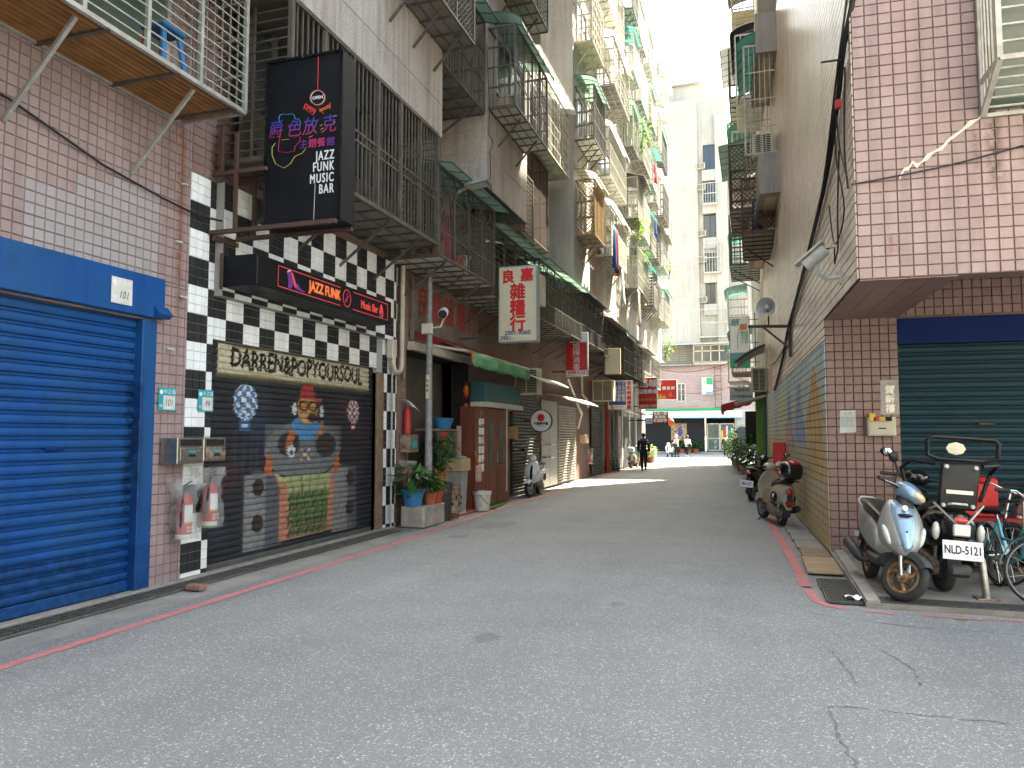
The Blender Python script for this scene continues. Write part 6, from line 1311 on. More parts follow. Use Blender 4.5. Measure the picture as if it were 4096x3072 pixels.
# row beyond the corner building
R2 = thing('apartment_building', 'second building of the right row beyond the corner building', 'building', (4, 31, 0)); b = MB().mat('plaster_pale'); slab(b, 15.8, 19.6, .15, 9, 0, 26); slab(b, 19.6, 23.3, .15, 9, 0, 20.6); b.build('wall', None, R2)  # roof heights are shaped to keep the sun off the brown door
R3 = thing('apartment_building', 'building at the end of the right row, roof steps shaped for the sun patch', 'building', (4, 40, 0)); b = MB().mat('plaster_pale'); slab(b, 23.3, 26.2, .25, 9, 0, 10.4); slab(b, 26.2, 31.2, .25, 9, 0, 12.6); slab(b, 31.2, 34.5, .25, 9, 0, 23.5); b.build('wall', None, R3)  # roof steps are shaped to let the sun patch onto the lane
r3 = random.Random(5)
rb = [(16.4, 19.4, R2, 'first bay past the corner building'), (20.0, 22.8, R2, 'second bay past the corner building'), (25, 28, R3, 'third bay past the corner building'), (31.4, 34.2, R3, 'last bay of the right row')]
for i, (s0, s1, bb, bd) in enumerate(rb):
    for j, (z, fd) in enumerate(((4.6, 'second floor'), (7.8, 'third floor'), (10.9, 'fourth floor'), (14.0, 'fifth floor'), (17.2, 'sixth floor'))):
        if (i == 2 and z > 7) or (i == 1 and z > 7) or (i < 2 and z < 5): continue
        fr_ = r3.choice(['iron_white', 'iron_cream', 'iron_green', 'iron_dark']); cn_ = r3.choice([('curve', 'canopy_green'), ('curve', 'canopy_teal'), None, ('curve', 'canopy_dark'), ('slope', 'canopy_white')]); st_ = r3.choice(['v', 'grid', 'mesh', 'h'])
        rcage(f'{ {"iron_green": "green"}.get(fr_) or cn[fr_]} {"mesh" if st_ == "mesh" else "barred"} cage with {rn[cn_[1] if cn_ else None]}, {fd}, {bd}', s0, s1, z, z+1.8, .75+r3.uniform(0, .35), fr=fr_, style=st_, can=cn_, floor=r3.choice(['tin_white', 'tin_yellow', 'tin_grey']), br=2, step=.16, bw=.024, posts=1)
# sign, canopy and small things of the right row
t = thing('hanging_sign', 'tall pale sign of a wellness salon with green characters', 'sign', (-.2, 29, 4.2))
b = MB(); b.bbox(-.55, .22, 28.0, 28.16, 3.35, 5.75, .012); b.build('box', 'iron_green', t); b = MB(); b.box(-.53, .20, 27.992, 28.002, 4.0, 5.72); b.build('face', 'store_white', t)
b = MB(); b.box(-.53, .20, 27.990, 27.998, 3.37, 3.75); b.build('green_field', 'store_green', t); b = MB(); b.box(-.53, .20, 27.991, 27.999, 3.75, 4.05); b.build('blue_field', 'ink_blue', t)
lettering('慈', .36, 'ink_blue', t, (-.34, 27.985, 5.45), FX, UP_, bold=.008, shear=.15); lettering('脈', .32, 'orange', t, (-.03, 27.985, 5.22), FX, UP_, bold=.008, shear=.15)
vtext('養生中心', .15, .15, 'store_green', t, (-.07, 27.985, 4.98), FX, UP_); vtext('經絡美容', .15, .15, 'store_green', t, (.08, 27.985, 4.98), FX, UP_)
b = MB(); b.tube([(-.19, 27.985, 5.08), (-.24, 27.985, 4.9), (-.27, 27.985, 4.7), (-.24, 27.985, 4.4), (-.26, 27.985, 4.2)], .012, 5); b.build('drawn_line', 'ink_blue', t)
b = MB()
for z in (3.6, 4.5, 5.6): b.bar((.22, 28.08, z), (.55, 28.08, z), .035)
b.bar((.42, 28.08, 3.4), (.42, 28.08, 5.9), .04); b.build('arm', 'iron_green', t)
t.location = (-.47, 32.0, 5.05); t.scale = (1, 1, .85)
b = MB(); b.grid(lambda u, v: (.42-.95*v, 25.2+2.4*u, 4.55-.25*v-.30*v*v), 4, 6); tag(b.build('shop_canopy', 'canopy_dark', smooth=60, solid=.05), 'dark curved canopy at the far end of the lane wall', 'canopy')
ac_unit('white air conditioner under the dark canopy at the end of the lane wall', (.22, 26.3, 3.1), 1, .5, .8, .4, group='air conditioners on the right row')
b = MB(); b.grid(lambda u, v: (.42-1.0*v, 25.9+2.0*u, 2.95-.25*v), 2, 2); tag(b.build('shop_canopy', 'canopy_grey', solid=.06), 'grey sheet canopy below the white air conditioner', 'canopy')
t = thing('awning', 'dark red scalloped awning of a far shop on the right', 'awning', (-.6, 42, 2.9))
b = MB(); b.grid(lambda u, v: (-.05-1.5*v, 40+4*u, 3.6-.4*v), 8, 3); b.build('sheet', 'fabric_red', t, solid=.02); b = MB(); b.grid(lambda u, v: (-1.55, 40+4*u, 3.2-.4*v-(.06*abs(math.sin(u*18)) if v > .9 else 0)), 50, 3); b.build('valance', 'fabric_red', t, solid=.01)
b = MB(); b.grid(lambda u, v: (-.05-1.5*u, 39.98, 3.6-.4*u-.35*v-(.06*abs(math.sin(u*12)) if v > .9 else 0)), 20, 3); b.build('side_valance', 'fabric_red', t, solid=.01)
t = thing('hanging_sign', 'pale board with black rows of characters beside the red awning', 'sign', (-.5, 34, 3.2)); b = MB(); b.bbox(-.95, .02, 34.0, 34.06, 3.15, 3.75, .008); b.build('board', 'galv', t)
lettering('顏姿美學', .15, 'ink', t, (-.46, 33.99, 3.60), FX, UP_); lettering('美甲 美睫 飄眉 紋繡', .12, 'ink', t, (-.46, 33.99, 3.32), FX, UP_, sx=.8)
b = MB(); b.bbox(-.30, .22, 31.4, 31.5, 1.3, 2.6, .01); tag(b.build('blank_board', 'black_matt'), 'dark blank signboard near the plants on the right', 'sign'); b = MB(); b.bbox(-.62, -.1, 33.0, 33.1, 1.2, 2.0, .01); tag(b.build('blank_board', 'galv'), 'pale grey blank signboard near the plants on the right', 'sign')
t = thing('cabinet', 'tall red metal cabinet standing against the mural wall', 'cabinet', (.57, 18.95, 0)); b = MB(); b.bbox(.44, .71, 18.8, 19.15, .0, 1.48, .015); b.build('body', 'red_bright', t); b = MB(); b.lathe((.57, 18.798, .95), (0, -1, 0), [(0, .09), (.006, .09)], 16); b.build('label', 'white', t); lettering('12', .07, 'red_bright', t, (.57, 18.79, .95), FX, UP_)
pipe('drain_pipe', 'dark green drain pipe at the end of the mural', 'pipe', [(.38, 26.6, 3.1), (.36, 26.6, .02)], .06, 'iron_green'); b = MB(); b.bbox(.10, .42, 27.3, 27.5, 0, 3.2, .01); tag(b.build('painted_post', 'leaf_light'), 'yellow green painted post past the mural wall', 'post')
for k, (x, y, lab, m_, n_, rd) in enumerate(((-.05, 31.2, 'big leafy shrub in a pot by the red cabinet', 'leaf', 200, (.55, .6, .7)), (-.35, 33.5, 'dark leafy potted shrub, second along the right wall', 'leaf_dark', 160, (.5, .6, .6)), (-.55, 36.0, 'tall potted plant along the right wall beyond the scooters', 'leaf', 200, (.5, .7, .9)), (-.8, 39.5, 'potted bush before the red awning', 'leaf_light', 160, (.5, .7, .8)), (.0, 29.6, 'low potted plant right behind the dark scooter', 'leaf', 120, (.4, .4, .5)), (-1.0, 43.5, 'last potted bush of the right row in the sun', 'leaf_light', 160, (.5, .8, .9)))):
    pot('potted_plant', lab, (x, y, 0), .24, .38, 'planter_concrete' if k % 2 else 'terracotta', m_, n_, rd, .24, 'pots along the right wall', lift=rd[2]*.2, stems=6)
# ================================================================ end of the street
SY = 72.
st = thing('store_building', 'pink and cream apartment tower with a corner convenience store at the junction', 'building', (-4, 75, 0))
b = MB().mat('plaster_pink'); b.box(-16, 8, SY+.3, SY+14, 4.0, 8.3); b.mat('plaster_cream'); b.box(-22, -1.9, SY+1.2, SY+14, 8.3, 34.2); b.box(-9, -4.6, SY+.8, SY+1.2, 8.3, 34.2)
b.box(-2.95, -1.9, SY+.7, SY+1.2, 8.3, 32.4); b.box(-24, -4.5, SY+2.5, SY+12, 34.2, 36.4); b.mat('concrete'); b.box(-24, -4.2, SY+2.2, SY+12.3, 36.4, 36.6); b.mat('plaster_cream'); b.box(-1.9, 7, SY+2.2, SY+14, 8.3, 29); b.mat('black_matt'); b.box(-16, -4.3, SY+.25, SY+.32, 0, 3.3); b.mat('plaster_pale'); b.box(-1.6, 8, SY+.1, SY+.34, 0, 4.0)
b.mat('interior'); b.box(-4.3, -1.6, SY+2.4, SY+2.5, 0, 3.3); b.mat('plaster_pale'); b.box(-4.3, -1.6, SY+.3, SY+2.4, 3.28, 3.3)
b.build('wall', None, st)
b = MB().mat('store_white'); b.bbox(-14, -.95, SY-.7, SY+.3, 3.22, 3.9, .03); b.mat('store_green'); b.bbox(-14, -1.6, SY-.72, SY+.28, 3.9, 4.13, .02); b.mat('store_blue'); b.box(-14, -.96, SY-.712, SY-.70, 3.22, 3.28); b.build('fascia', None, st)
b = MB(); b.bbox(-4.46, -3.49, SY-.6, SY-.35, 5.42, 6.98, .02); f_ = b.build('projecting_sign', 'store_white', st); b = MB(); b.box(-4.05, -3.50, SY-.606, SY-.600, 6.3, 6.95); b.build('green_field', 'store_green', f_); b = MB(); b.box(-4.1, -3.50, SY-.606, SY-.600, 5.45, 5.6); b.build('blue_field', 'store_blue', f_); lettering('FamilyMart', .2, 'store_blue', f_, (-3.85, SY-.61, 5.95), FX, UP_, sx=.6)
b = MB(); b.bbox(-7.4, -5.95, SY+.20, SY+.25, 1.15, 2.75, .01); p_ = b.build('poster', 'board', st)
b = MB()
for k in range(26): b.ell((rng.uniform(-7.35, -6.0), SY+.195, rng.uniform(1.2, 2.7)), (rng.uniform(.05, .14), .006, rng.uniform(.04, .10)), 8, 5)
b.build('poster_print', 'red_deep', p_, kind='stuff'); b = MB(); b.ell((-6.55, SY+.19, 1.95), (.22, .01, .38), 12, 8); b.build('poster_figure', 'blue_sign', p_)
for x0, x1, lab in ((-4.05, -3.0, 'F'), (-2.9, -1.7, None)):
    w = MB()
    for x in (x0, x1): w.bar((x, SY+.2, .25), (x, SY+.2, 2.7), .07)
    for z in (.25, 1.35, 2.7): w.bar((x0, SY+.2, z), (x1, SY+.2, z), .07)
    o = w.build('door' if lab else 'window', 'iron_silver', st); g = MB(); g.box(x0, x1, SY+.20, SY+.21, .25, 2.7); g.build('pane', 'glass_green', o)
    if lab:
        lettering('F', .45, 'ink_blue', o, (-3.35, SY+.19, .98), FX, UP_, bold=.02); lettering('F', .45, 'ink_blue', o, (-3.35, SY+.19, .5), FX, UP_, bold=.02)
    else:
        for k, m_ in enumerate(('yellow', 'red_bright', 'paper', 'store_green', 'paper')): q = MB(); q.box(x0+.06+.22*k, x0+.24+.22*k, SY+.18, SY+.19, .9+.2*(k % 2), 2.1+.2*(k % 3)); q.build('leaflet', m_, o)
def fwin(x0, x1, z0, z1, y, nv=2, m_='iron_white', lit='glass', depth=0.):
    w = MB()
    for k in range(nv+1): x = x0+(x1-x0)*k/nv; w.bar((x, y-.03, z0), (x, y-.03, z1), .07)
    for z in (z0, z1): w.bar((x0, y-.03, z), (x1, y-.03, z), .07)
    o = w.build('window', m_, st); g = MB(); g.box(x0, x1, y-.015, y-.005, z0, z1); g.build('pane', lit, o); return o
fwin(-6.75, -6.05, 4.85, 6.5, SY+.3); fwin(-11, -9, 4.85, 6.5, SY+.3); fwin(-.4, .5, 5.0, 6.6, SY+.3, m_='iron_cream'); fwin(-1.3, -.6, 5.0, 6.4, SY+.3, m_='iron_cream')
b = MB(); b.box(-5.2, -2.0, SY-.5, SY+1.2, 8.2, 8.4); b.mats = []; b.build('bay_slab', 'plaster_cream', st)
w = MB()
for k in range(5): x = -5.16+3.1*k/4; w.bar((x, SY-.45, 8.4), (x, SY-.45, 10.0), .10)
for z in (8.42, 9.45, 10.0): w.bar((-5.16, SY-.45, z), (-2.06, SY-.45, z), .10); w.bar((-2.06, SY-.45, z), (-2.06, SY+1.2, z), .10)
o = w.build('bay_window', 'tin_yellow', st); g = MB(); g.box(-5.14, -2.08, SY-.43, SY-.42, 8.45, 10.0); g.box(-2.09, -2.08, SY-.4, SY+1.2, 8.45, 10.0); g.build('pane', 'glass', o)
b = MB(); b.grid(lambda u, v: (-9+7.2*u, SY+1.2-2.0*v, 10.45-.35*v), 2, 2); b.build('bay_roof', 'canopy_white', st, solid=.06)
for k, (x0, x1, z0, z1) in enumerate(((-4.05, -3.0, 27.1, 29.6), (-4.1, -3.0, 23.9, 26.0), (-4.1, -3.0, 20.5, 22.8), (-4.05, -3.1, 17.2, 19.0), (-4.0, -3.2, 14.1, 16.1))):
    fwin(x0, x1, z0, z1, SY+1.2, m_='iron_dark'); ac_unit(f'window air conditioner on the cream tower, {["topmost", "second from top", "middle", "fourth from top", "lowest"][k]}', (-4.3, SY+.6, z1-.9 if k % 2 else z0+.1), 1, .8, .55, .5, group='air conditioners on the cream tower', bracket=False)
    b = MB(); b.box(-4.2, -2.96, SY+.75, SY+1.2, z0-1.1, z0-.05); b.build('sill_box', 'plaster_cream', st)
for k, (x0, x1, z0, z1, s_) in enumerate(((-4.6, -2.1, 10.9, 13.5, 'v'), (-4.1, -2.6, 17.0, 19.8, 'v'), (-4.1, -2.7, 23.6, 25.6, 'v'))):
    t = thing('window_cage', ['cream arched grille bay on the cream tower above the bay window', 'white barred cage on the cream tower, fifth floor', 'pale barred cage high on the cream tower'][k], 'window cage', ((x0+x1)/2, SY, z0), group='cages on the cream tower'); f = MB(); d = .9
    for z in (z0, (z0+z1)/2, z1): f.bar((x0, SY+1.2-d, z), (x1, SY+1.2-d, z), .07); f.bar((x1, SY+1.2-d, z), (x1, SY+1.2, z), .07); f.bar((x0, SY+1.2-d, z), (x0, SY+1.2, z), .07)
    for x in (x0, x1): f.bar((x, SY+1.2-d, z0), (x, SY+1.2-d, z1), .08)
    f.build('frame', 'iron_cream', t); f = MB(); n = int((x1-x0)/.22)
    for i in range(1, n): x = x0+(x1-x0)*i/n; f.bar((x, SY+1.2-d, z0), (x, SY+1.2-d, z1), .035, .035, False)
    for i in range(1, 4): f.bar((x1, SY+1.2-d*i/4, z0), (x1, SY+1.2-d*i/4, z1), .035, .035, False)
    f.build('bars', 'iron_cream', t, kind='stuff'); f = MB(); f.box(x0, x1, SY+1.2-d, SY+1.2, z0-.08, z0); f.build('floor_plate', 'tin_white', t)
t = thing('window_cage', 'grey arched balcony grille left of the bay window over the store', 'window cage', (-6.5, SY, 8.3), group='cages on the cream tower'); f = MB()
for k in range(9): z = 8.35+.22*k; f.bar((-9, SY-.4, z), (-5.3, SY-.4, z), .045)
for x in (-9, -7.8, -6.5, -5.3): f.bar((x, SY-.4, 8.3), (x, SY-.4, 10.2), .07)
f.build('bars', 'iron_grey', t); f = MB(); f.box(-9, -5.3, SY-.4, SY+.8, 8.15, 8.3); f.build('floor_plate', 'concrete', t)
# cornice joints on the blank face
b = MB()
for z in (11.2, 14.4, 17.4, 20.6): b.box(-9, -4.9, SY+.785, SY+.80, z, z+.05)
b.build('render_joints', 'plaster_pale', st)
b = MB(); b.box(-14, 2, SY-.6, SY+.2, 0, .12); struct(b.build('kerb', 'concrete'))
for k in range(7):
    x = -6.9+.62*k if k < 4 else -1.5+.5*(k-4)
    pot('potted_plant', ['shrub under the store poster, leftmost', 'shrub under the store poster, second', 'shrub before the dark store wall, third', 'shrub left of the store door', 'sunlit shrub right of the store door', 'second sunlit shrub right of the store door', 'third sunlit shrub right of the store door'][k], (x, SY-.9, .0), .28, .4, 'terracotta', 'leaf' if k < 4 else 'leaf_light', 120, (.5, .4, .5), .28, 'shrubs before the store')
# far street sides at the junction
for nm, lab, x0, x1, y0, y1, h in (('apartment_building', 'distant block closing the junction on the left', -40, -16.5, 71, 90, 18), ('apartment_building', 'distant block closing the junction on the right', 8.3, 34, 71, 90, 16)):
    t = thing(nm, lab, 'building', (x0, y0, 0)); b = MB(); b.box(x0, x1, y0, y1, 0, h); b.build('wall', 'plaster_pale', t)
# overhead wires at the junction
for k, (p, q, s_) in enumerate((((-5.3, 44.8, 5.6), (.2, 32, 5.1), .5), ((-5.3, 45.5, 4.6), (0, 44, 4.6), .35), ((-5.0, 46, 4.4), (-.2, 45, 4.9), .5), ((-8, 70, 7.5), (2, 60, 7.0), .5), ((-5.2, 44, 4.9), (-2.9, 71.2, 5.0), .6), ((-6, 71, 4.6), (-1.5, 71, 4.5), -.3))):
    p, q = Vector(p), Vector(q); b = MB(); b.tube([p.lerp(q, i/12)-Vector((0, 0, s_*4*(i/12)*(1-i/12))) for i in range(13)], .014, 5); tag(b.build('overhead_wire', 'cable' if k % 2 == 0 else 'pipe_white'), ['black wire sagging across the lane below the cream bay window', 'white wire crossing the junction at signboard height', 'lower black wire crossing the junction', 'thin white wire high above the junction', 'black wire running from the left row to the store', 'pale wire over the store fascia'][k], 'wire', 'overhead wires')
t = thing('lattice_mast', 'thin brown lattice mast against the pink store wall', 'mast', (-3, SY-.3, 4)); b = MB()
for x in (-3.3, -2.75): b.bar((x, SY-.1, 4.1), (x, SY-.1, 8.1), .05)
for k in range(7): b.bar((-3.3, SY-.1, 4.2+.6*k), (-2.75, SY-.1, 4.2+.6*k), .05)
b.build('lattice', 'iron_brown', t)
# houses behind the photographer that shade the crossing
for x0, x1, y0, y1, h, lab in ((-14, -6.9, -26, -8.2, 16, 'apartment house behind the viewpoint continuing the left row'), (1.6, 14, -30, -2.6, 14, 'apartment house across the side lane behind the viewpoint')):
    t = thing('apartment_building', lab, 'building', (x0, y0, 0)); b = MB(); b.box(x0, x1, y0, y1, 0, h); b.build('wall', 'plaster_pale', t)
# ================================================================ scooters and bicycles
def sring(x, z0, z1, hw, n=16, p=2.6, tilt=0.):
    """rounded section in the y-z plane"""
    out = []; cz, hz = (z0+z1)/2, (z1-z0)/2
    for k in range(n):
        a = 2*math.pi*k/n; c, s_ = math.cos(a), math.sin(a)
        dz = hz*math.copysign(abs(s_)**(2/p), s_); out.append((x+tilt*dz, hw*math.copysign(abs(c)**(2/p), c), cz+dz))
    return out
def wheel(parent, name, c, r, w, rim, M=None, spokes=3, hubw=.05, tyre='rubber'):
    b = MB(); n = 32
    b.lathe(c, (0, 1, 0), [(-w*.42, r*.70), (-w*.5, r*.82), (-w*.42, r*.93), (-w*.2, r*.99), (0, r), (w*.2, r*.99), (w*.42, r*.93), (w*.5, r*.82), (w*.42, r*.70)], n, False)
    if M: b.xf(M)
    o = b.build(name, tyre, parent, smooth=60)
    b = MB(); b.lathe(c, (0, 1, 0), [(-w*.40, r*.71), (-w*.40, r*.60), (-w*.15, r*.58), (w*.15, r*.58), (w*.40, r*.60), (w*.40, r*.71)], n, False); b.lathe(c, (0, 1, 0), [(-hubw, r*.20), (-hubw*.9, r*.26), (hubw*.9, r*.26), (hubw, r*.20)], 16)
    for k in range(spokes):
        a = 2*math.pi*k/spokes+.4; d = Vector((math.cos(a), 0, math.sin(a))); e = Vector((math.cos(a+.5), 0, math.sin(a+.5))); cc = Vector(c)
        b.tube([cc+d*r*.2, cc+(d+e).normalized()*r*.42, cc+e*r*.62], [w*.26, w*.20, w*.24], 6)
    if M: b.xf(M)
    b.build('rim', rim, o, smooth=45)
    b = MB(); b.lathe(c, (0, 1, 0), [(-hubw*1.5, .012), (-hubw*1.5, .03), (hubw*1.5, .03), (hubw*1.5, .012)], 12)
    if M: b.xf(M)
    b.build('axle', 'steel_rust', o); return o
def scooter(label, loc, heading, steer=0., lean=0., body='paint_silver', front='paint_silver', seat='seat_black', rim='galv', inner='plastic_dark', style='sport', plate=None, group='parked scooters', mirrors=(1, -1), s_=1., detail=True):
    t = thing('motor_scooter', label, 'scooter', loc, rot=(R(lean), 0, R(heading)), group=group); t.scale = (s_, s_, s_)
    AX = Vector((.60, 0, .27)); ax = Vector((-math.sin(R(26)), 0, math.cos(R(26))))
    S_ = Matrix.Translation(AX)@Matrix.Rotation(R(steer), 4, ax)@Matrix.Translation(-AX)
    r = .225 if style != 'retro' else .22
    wheel(t, 'front_wheel', (.62, 0, r), r, .095, rim, S_); wheel(t, 'rear_wheel', (-.60, 0, r), r, .105, rim, None, 3, .06)
    def B(name, m, build_, smooth=50, M=None, sub=0, parent=t):
        b = MB(); build_(b)
        if M: b.xf(M)
        return b.build(name, m, parent, smooth=smooth, subd=sub)
    for sg in (1, -1): B('fork_leg', 'steel', lambda b: b.tube([(.62, .068*sg, r), (.575, .068*sg, r+.10), (.47, .062*sg, .60)], [.020, .022, .026], 8), M=S_)
    def fender(b):
        for i in range(11):
            pass
        rr = r+.035; rings = []
        for i in range(12):
            a = R(38+92*i/11); rings.append([(.62+(rr-q)*math.cos(a), y, r+(rr-q)*math.sin(a)) for y, q in ((-.075, .075), (-.07, .02), (-.04, .0), (.04, .0), (.07, .02), (.075, .075))])
        b.loft(rings, False, False)
    B('front_fender', front if style == 'retro' else inner, fender, M=S_)
    # tail and side panels
    if style == 'retro': secs = [(-.93, .52, .70, .05), (-.88, .42, .76, .115), (-.72, .36, .78, .165), (-.50, .34, .77, .185), (-.30, .34, .73, .17), (-.16, .33, .66, .14), (-.10, .32, .56, .12)]
    else: secs = [(-.98, .69, .77, .04), (-.90, .61, .79, .09), (-.70, .47, .78, .145), (-.45, .37, .75, .16), (-.25, .34, .70, .155), (-.12, .33, .62, .14), (-.05, .31, .50, .13)]
    B('tail_body', body, lambda b: b.loft([sring(x, a, c, w) for x, a, c, w in secs]), sub=1)
    B('seat', seat, lambda b: b.loft([sring(x, a, c, w, 14, 2.8) for x, a, c, w in ((-.86, .77, .83, .07), (-.78, .76, .87, .12), (-.55, .75, .875, .14), (-.38, .74, .84, .14), (-.20, .71, .80, .125), (-.06, .66, .75, .10), (-.01, .64, .69, .06))]), sub=1)
    B('floorboard', inner, lambda b: b.loft([sring(x, a, c, w, 14, 4) for x, a, c, w in ((-.20, .26, .35, .16), (.0, .25, .34, .165), (.22, .25, .34, .165), (.36, .28, .42, .15))]))
    def apron(zs, dx=0., grow=0.):
        def f(b):
            rings = []
            for z, xc, hw, bul in zs:
                hw += grow; P = []
                for k in range(9): y = -1+2*k/8; P.append((xc+dx+bul*(1-abs(y)**2.2), hw*y, z-.10*(1-abs(y)**2)*(bul/.2)*(1 if style != 'retro' else .3)))
                for k in range(8, -1, -1): y = -1+2*k/8; P.append((xc+dx-.05+bul*.25*(1-abs(y)**2), hw*y*.92, z))
                rings.append(P)
            b.loft(rings)
        return f
    if style == 'retro': zs = [(.34, .36, .13, .06), (.48, .40, .19, .10), (.64, .41, .225, .12), (.78, .39, .215, .11), (.90, .36, .15, .09), (.97, .34, .09, .07)]
    else: zs = [(.46, .40, .15, .16), (.54, .41, .20, .24), (.64, .41, .225, .24), (.76, .38, .205, .20), (.88, .34, .15, .15), (.95, .31, .09, .11)]
    B('front_apron', body, apron(zs), sub=1)
    if style == 'sport':
        zc = [(.535, .46, .07, .21), (.62, .435, .135, .235), (.74, .40, .165, .21), (.86, .36, .145, .165), (.95, .325, .085, .12)]
        B('front_panel', front, apron(zc), sub=1)
        for sg in (1, -1): B('turn_signal', 'lens_clear', lambda b: (b.ell((0, 0, 0), (.035, .030, .105), 14, 10), b.xf(Matrix.Translation((.515, .158*sg, .60))@Matrix.Rotation(R(-24), 4, 'Y')@Matrix.Rotation(R(-16*sg), 4, 'X'))))
        B('badge', 'steel', lambda b: b.lathe((.485, 0, .865), (1, 0, .3), [(0, .028), (.012, .026), (.014, .01)], 14)); B('nose_slot', 'black', lambda b: b.ell((.52, 0, .80), (.02, .07, .018), 12, 6))
        for y, z in ((.0, .70), (.045, .57), (-.045, .57)): B('bolt', 'black', lambda b: b.lathe((.622-.32*(z-.57)-abs(y)*.3, y, z-.05), (1, 0, .2), [(0, .010), (.02, .010)], 8))
    else:
        B('front_panel', 'black_gloss' if front != 'black_gloss' else 'plastic_dark', lambda b: b.loft([[(.455+.075*q, -.035*k, z), (.475+.075*q, 0, z), (.455+.075*q, .035*k, z), (.44+.07*q, 0, z)] for z, k, q in ((.44, .3, .55), (.55, 1, .95), (.72, 1, .9), (.84, .6, .45))]))
        for sg in (1, -1): B('turn_signal', 'lens_amber', lambda b: b.ell((.44, .17*sg, .66), (.03, .035, .06), 10, 8))
    # handlebars
    if style == 'retro':
        B('handlebar_cover', body, lambda b: b.ell((.36, 0, 1.03), (.10, .13, .085), 16, 10), M=S_); B('headlight', 'lens_clear', lambda b: b.lathe((.43, 0, 1.03), (1, 0, -.1), [(-.02, .075), (.02, .072), (.04, .05), (.045, .0)], 18), M=S_); B('headlight_rim', 'steel', lambda b: b.lathe((.43, 0, 1.03), (1, 0, -.1), [(-.03, .084), (.012, .084), (.014, .074)], 20, False), M=S_)
    else:
        B('handlebar_cover', front, lambda b: b.loft([sring(x, a, c, w, 14, 2.4) for x, a, c, w in ((.20, 1.0, 1.08, .07), (.27, .95, 1.13, .125), (.36, .93, 1.13, .14), (.44, .93, 1.08, .115), (.50, .94, 1.02, .06))]), M=S_, sub=1)
        B('headlight', 'lens_amber', lambda b: b.loft([sring(x, a, c, w, 12, 2.4) for x, a, c, w in ((.425, .955, 1.075, .10), (.475, .95, 1.05, .095), (.515, .965, 1.02, .05))]), M=S_, sub=1)
        B('steering_neck', inner, lambda b: b.tube([(.36, 0, .86), (.33, 0, .98)], [.09, .07], 10), M=S_)
    for sg in (1, -1):
        B('grip', 'rubber', lambda b: b.tube([(.30, .11*sg, 1.035), (.27, .22*sg, 1.04), (.235, .36*sg, 1.03)], [.018, .020, .020], 8), M=S_)
        if detail: B('brake_lever', 'galv', lambda b: b.tube([(.33, .15*sg, 1.035), (.345, .22*sg, 1.03), (.30, .34*sg, 1.02)], .007, 5), M=S_)
        if sg in mirrors:
            B('mirror_stem', 'black', lambda b: b.tube([(.29, .17*sg, 1.05), (.30, .22*sg, 1.16), (.28, .30*sg, 1.24)], .007, 6), M=S_)
            mo = B('mirror', 'black', lambda b: b.ell((.28, .32*sg, 1.27), (.025, .075, .05), 14, 8), M=S_); B('mirror_glass', 'mirror', lambda b: b.lathe((.258, .32*sg, 1.27), (-1, 0, 0), [(0, .044), (.002, .042)], 14), M=S_, parent=mo)
    # mechanics
    B('engine', 'steel_rust' if detail else 'plastic_dark', lambda b: (b.loft([sring(x, a, c, w, 12, 3) for x, a, c, w in ((-.70, .17, .30, .03), (-.60, .14, .33, .06), (-.35, .15, .36, .075), (-.12, .20, .36, .06))]), b.xf(Matrix.Translation((0, .10, 0)))))
    B('exhaust', 'plastic_dark', lambda b: b.tube([(-.20, -.12, .24), (-.38, -.16, .22), (-.45, -.17, .26), (-.85, -.185, .34), (-.90, -.187, .345)], [.02, .025, .055, .062, .045], 12))
    B('rear_fender', 'plastic_dark', lambda b: b.loft([[(-.60+(r+.05)*math.cos(R(a)), y, r+(r+.05)*math.sin(R(a))) for y in (-.06, 0, .06)] for a in range(70, 200, 12)], False, False))
    B('shock_absorber', 'steel', lambda b: b.tube([(-.62, .085, .30), (-.66, .085, .58)], .025, 10))
    B('side_stand', 'iron_dark', lambda b: b.tube([(-.02, .10, .26), (.02, .24, .015-.24*math.tan(R(lean))*0), (.06, .25, .012)], .011, 6))
    B('grab_rail', 'white_dirty' if style == 'sport' else 'steel', lambda b: b.tube([(-.55, .13, .77), (-.78, .125, .83), (-.93, .06, .86), (-.93, -.06, .86), (-.78, -.125, .83), (-.55, -.13, .77)], .011, 8))
    if style == 'retro': B('tail_light', 'lens_red', lambda b: b.ell((-.915, 0, .62), (.04, .055, .075), 14, 10)); B('tail_trim', 'steel', lambda b: b.lathe((-.90, 0, .62), (-1, 0, 0), [(0, .085), (.015, .082)], 18))
    else: B('tail_light', 'lens_red', lambda b: b.ell((-.965, 0, .71), (.03, .075, .035), 14, 8))
    if style == 'retro':
        for sg in (1, -1): B('side_cover', inner, lambda b: b.ell((-.55, .17*sg, .50), (.19, .03, .11), 16, 8)); B('side_lamp', 'lens_clear', lambda b: b.lathe((-.62, .195*sg, .53), (0, sg, 0), [(0, .035), (.012, .03)], 14))
        B('rear_skirt', body, lambda b: b.loft([sring(x, a, c, w, 12, 3) for x, a, c, w in ((-.95, .30, .36, .05), (-.93, .30, .56, .075), (-.86, .36, .60, .09))]))
    po = B('plate_holder', 'plastic_dark', lambda b: b.prism([(-.90, .62), (-.93, .62), (-.99, .36), (-.96, .36)], 'y', -.05, .05))
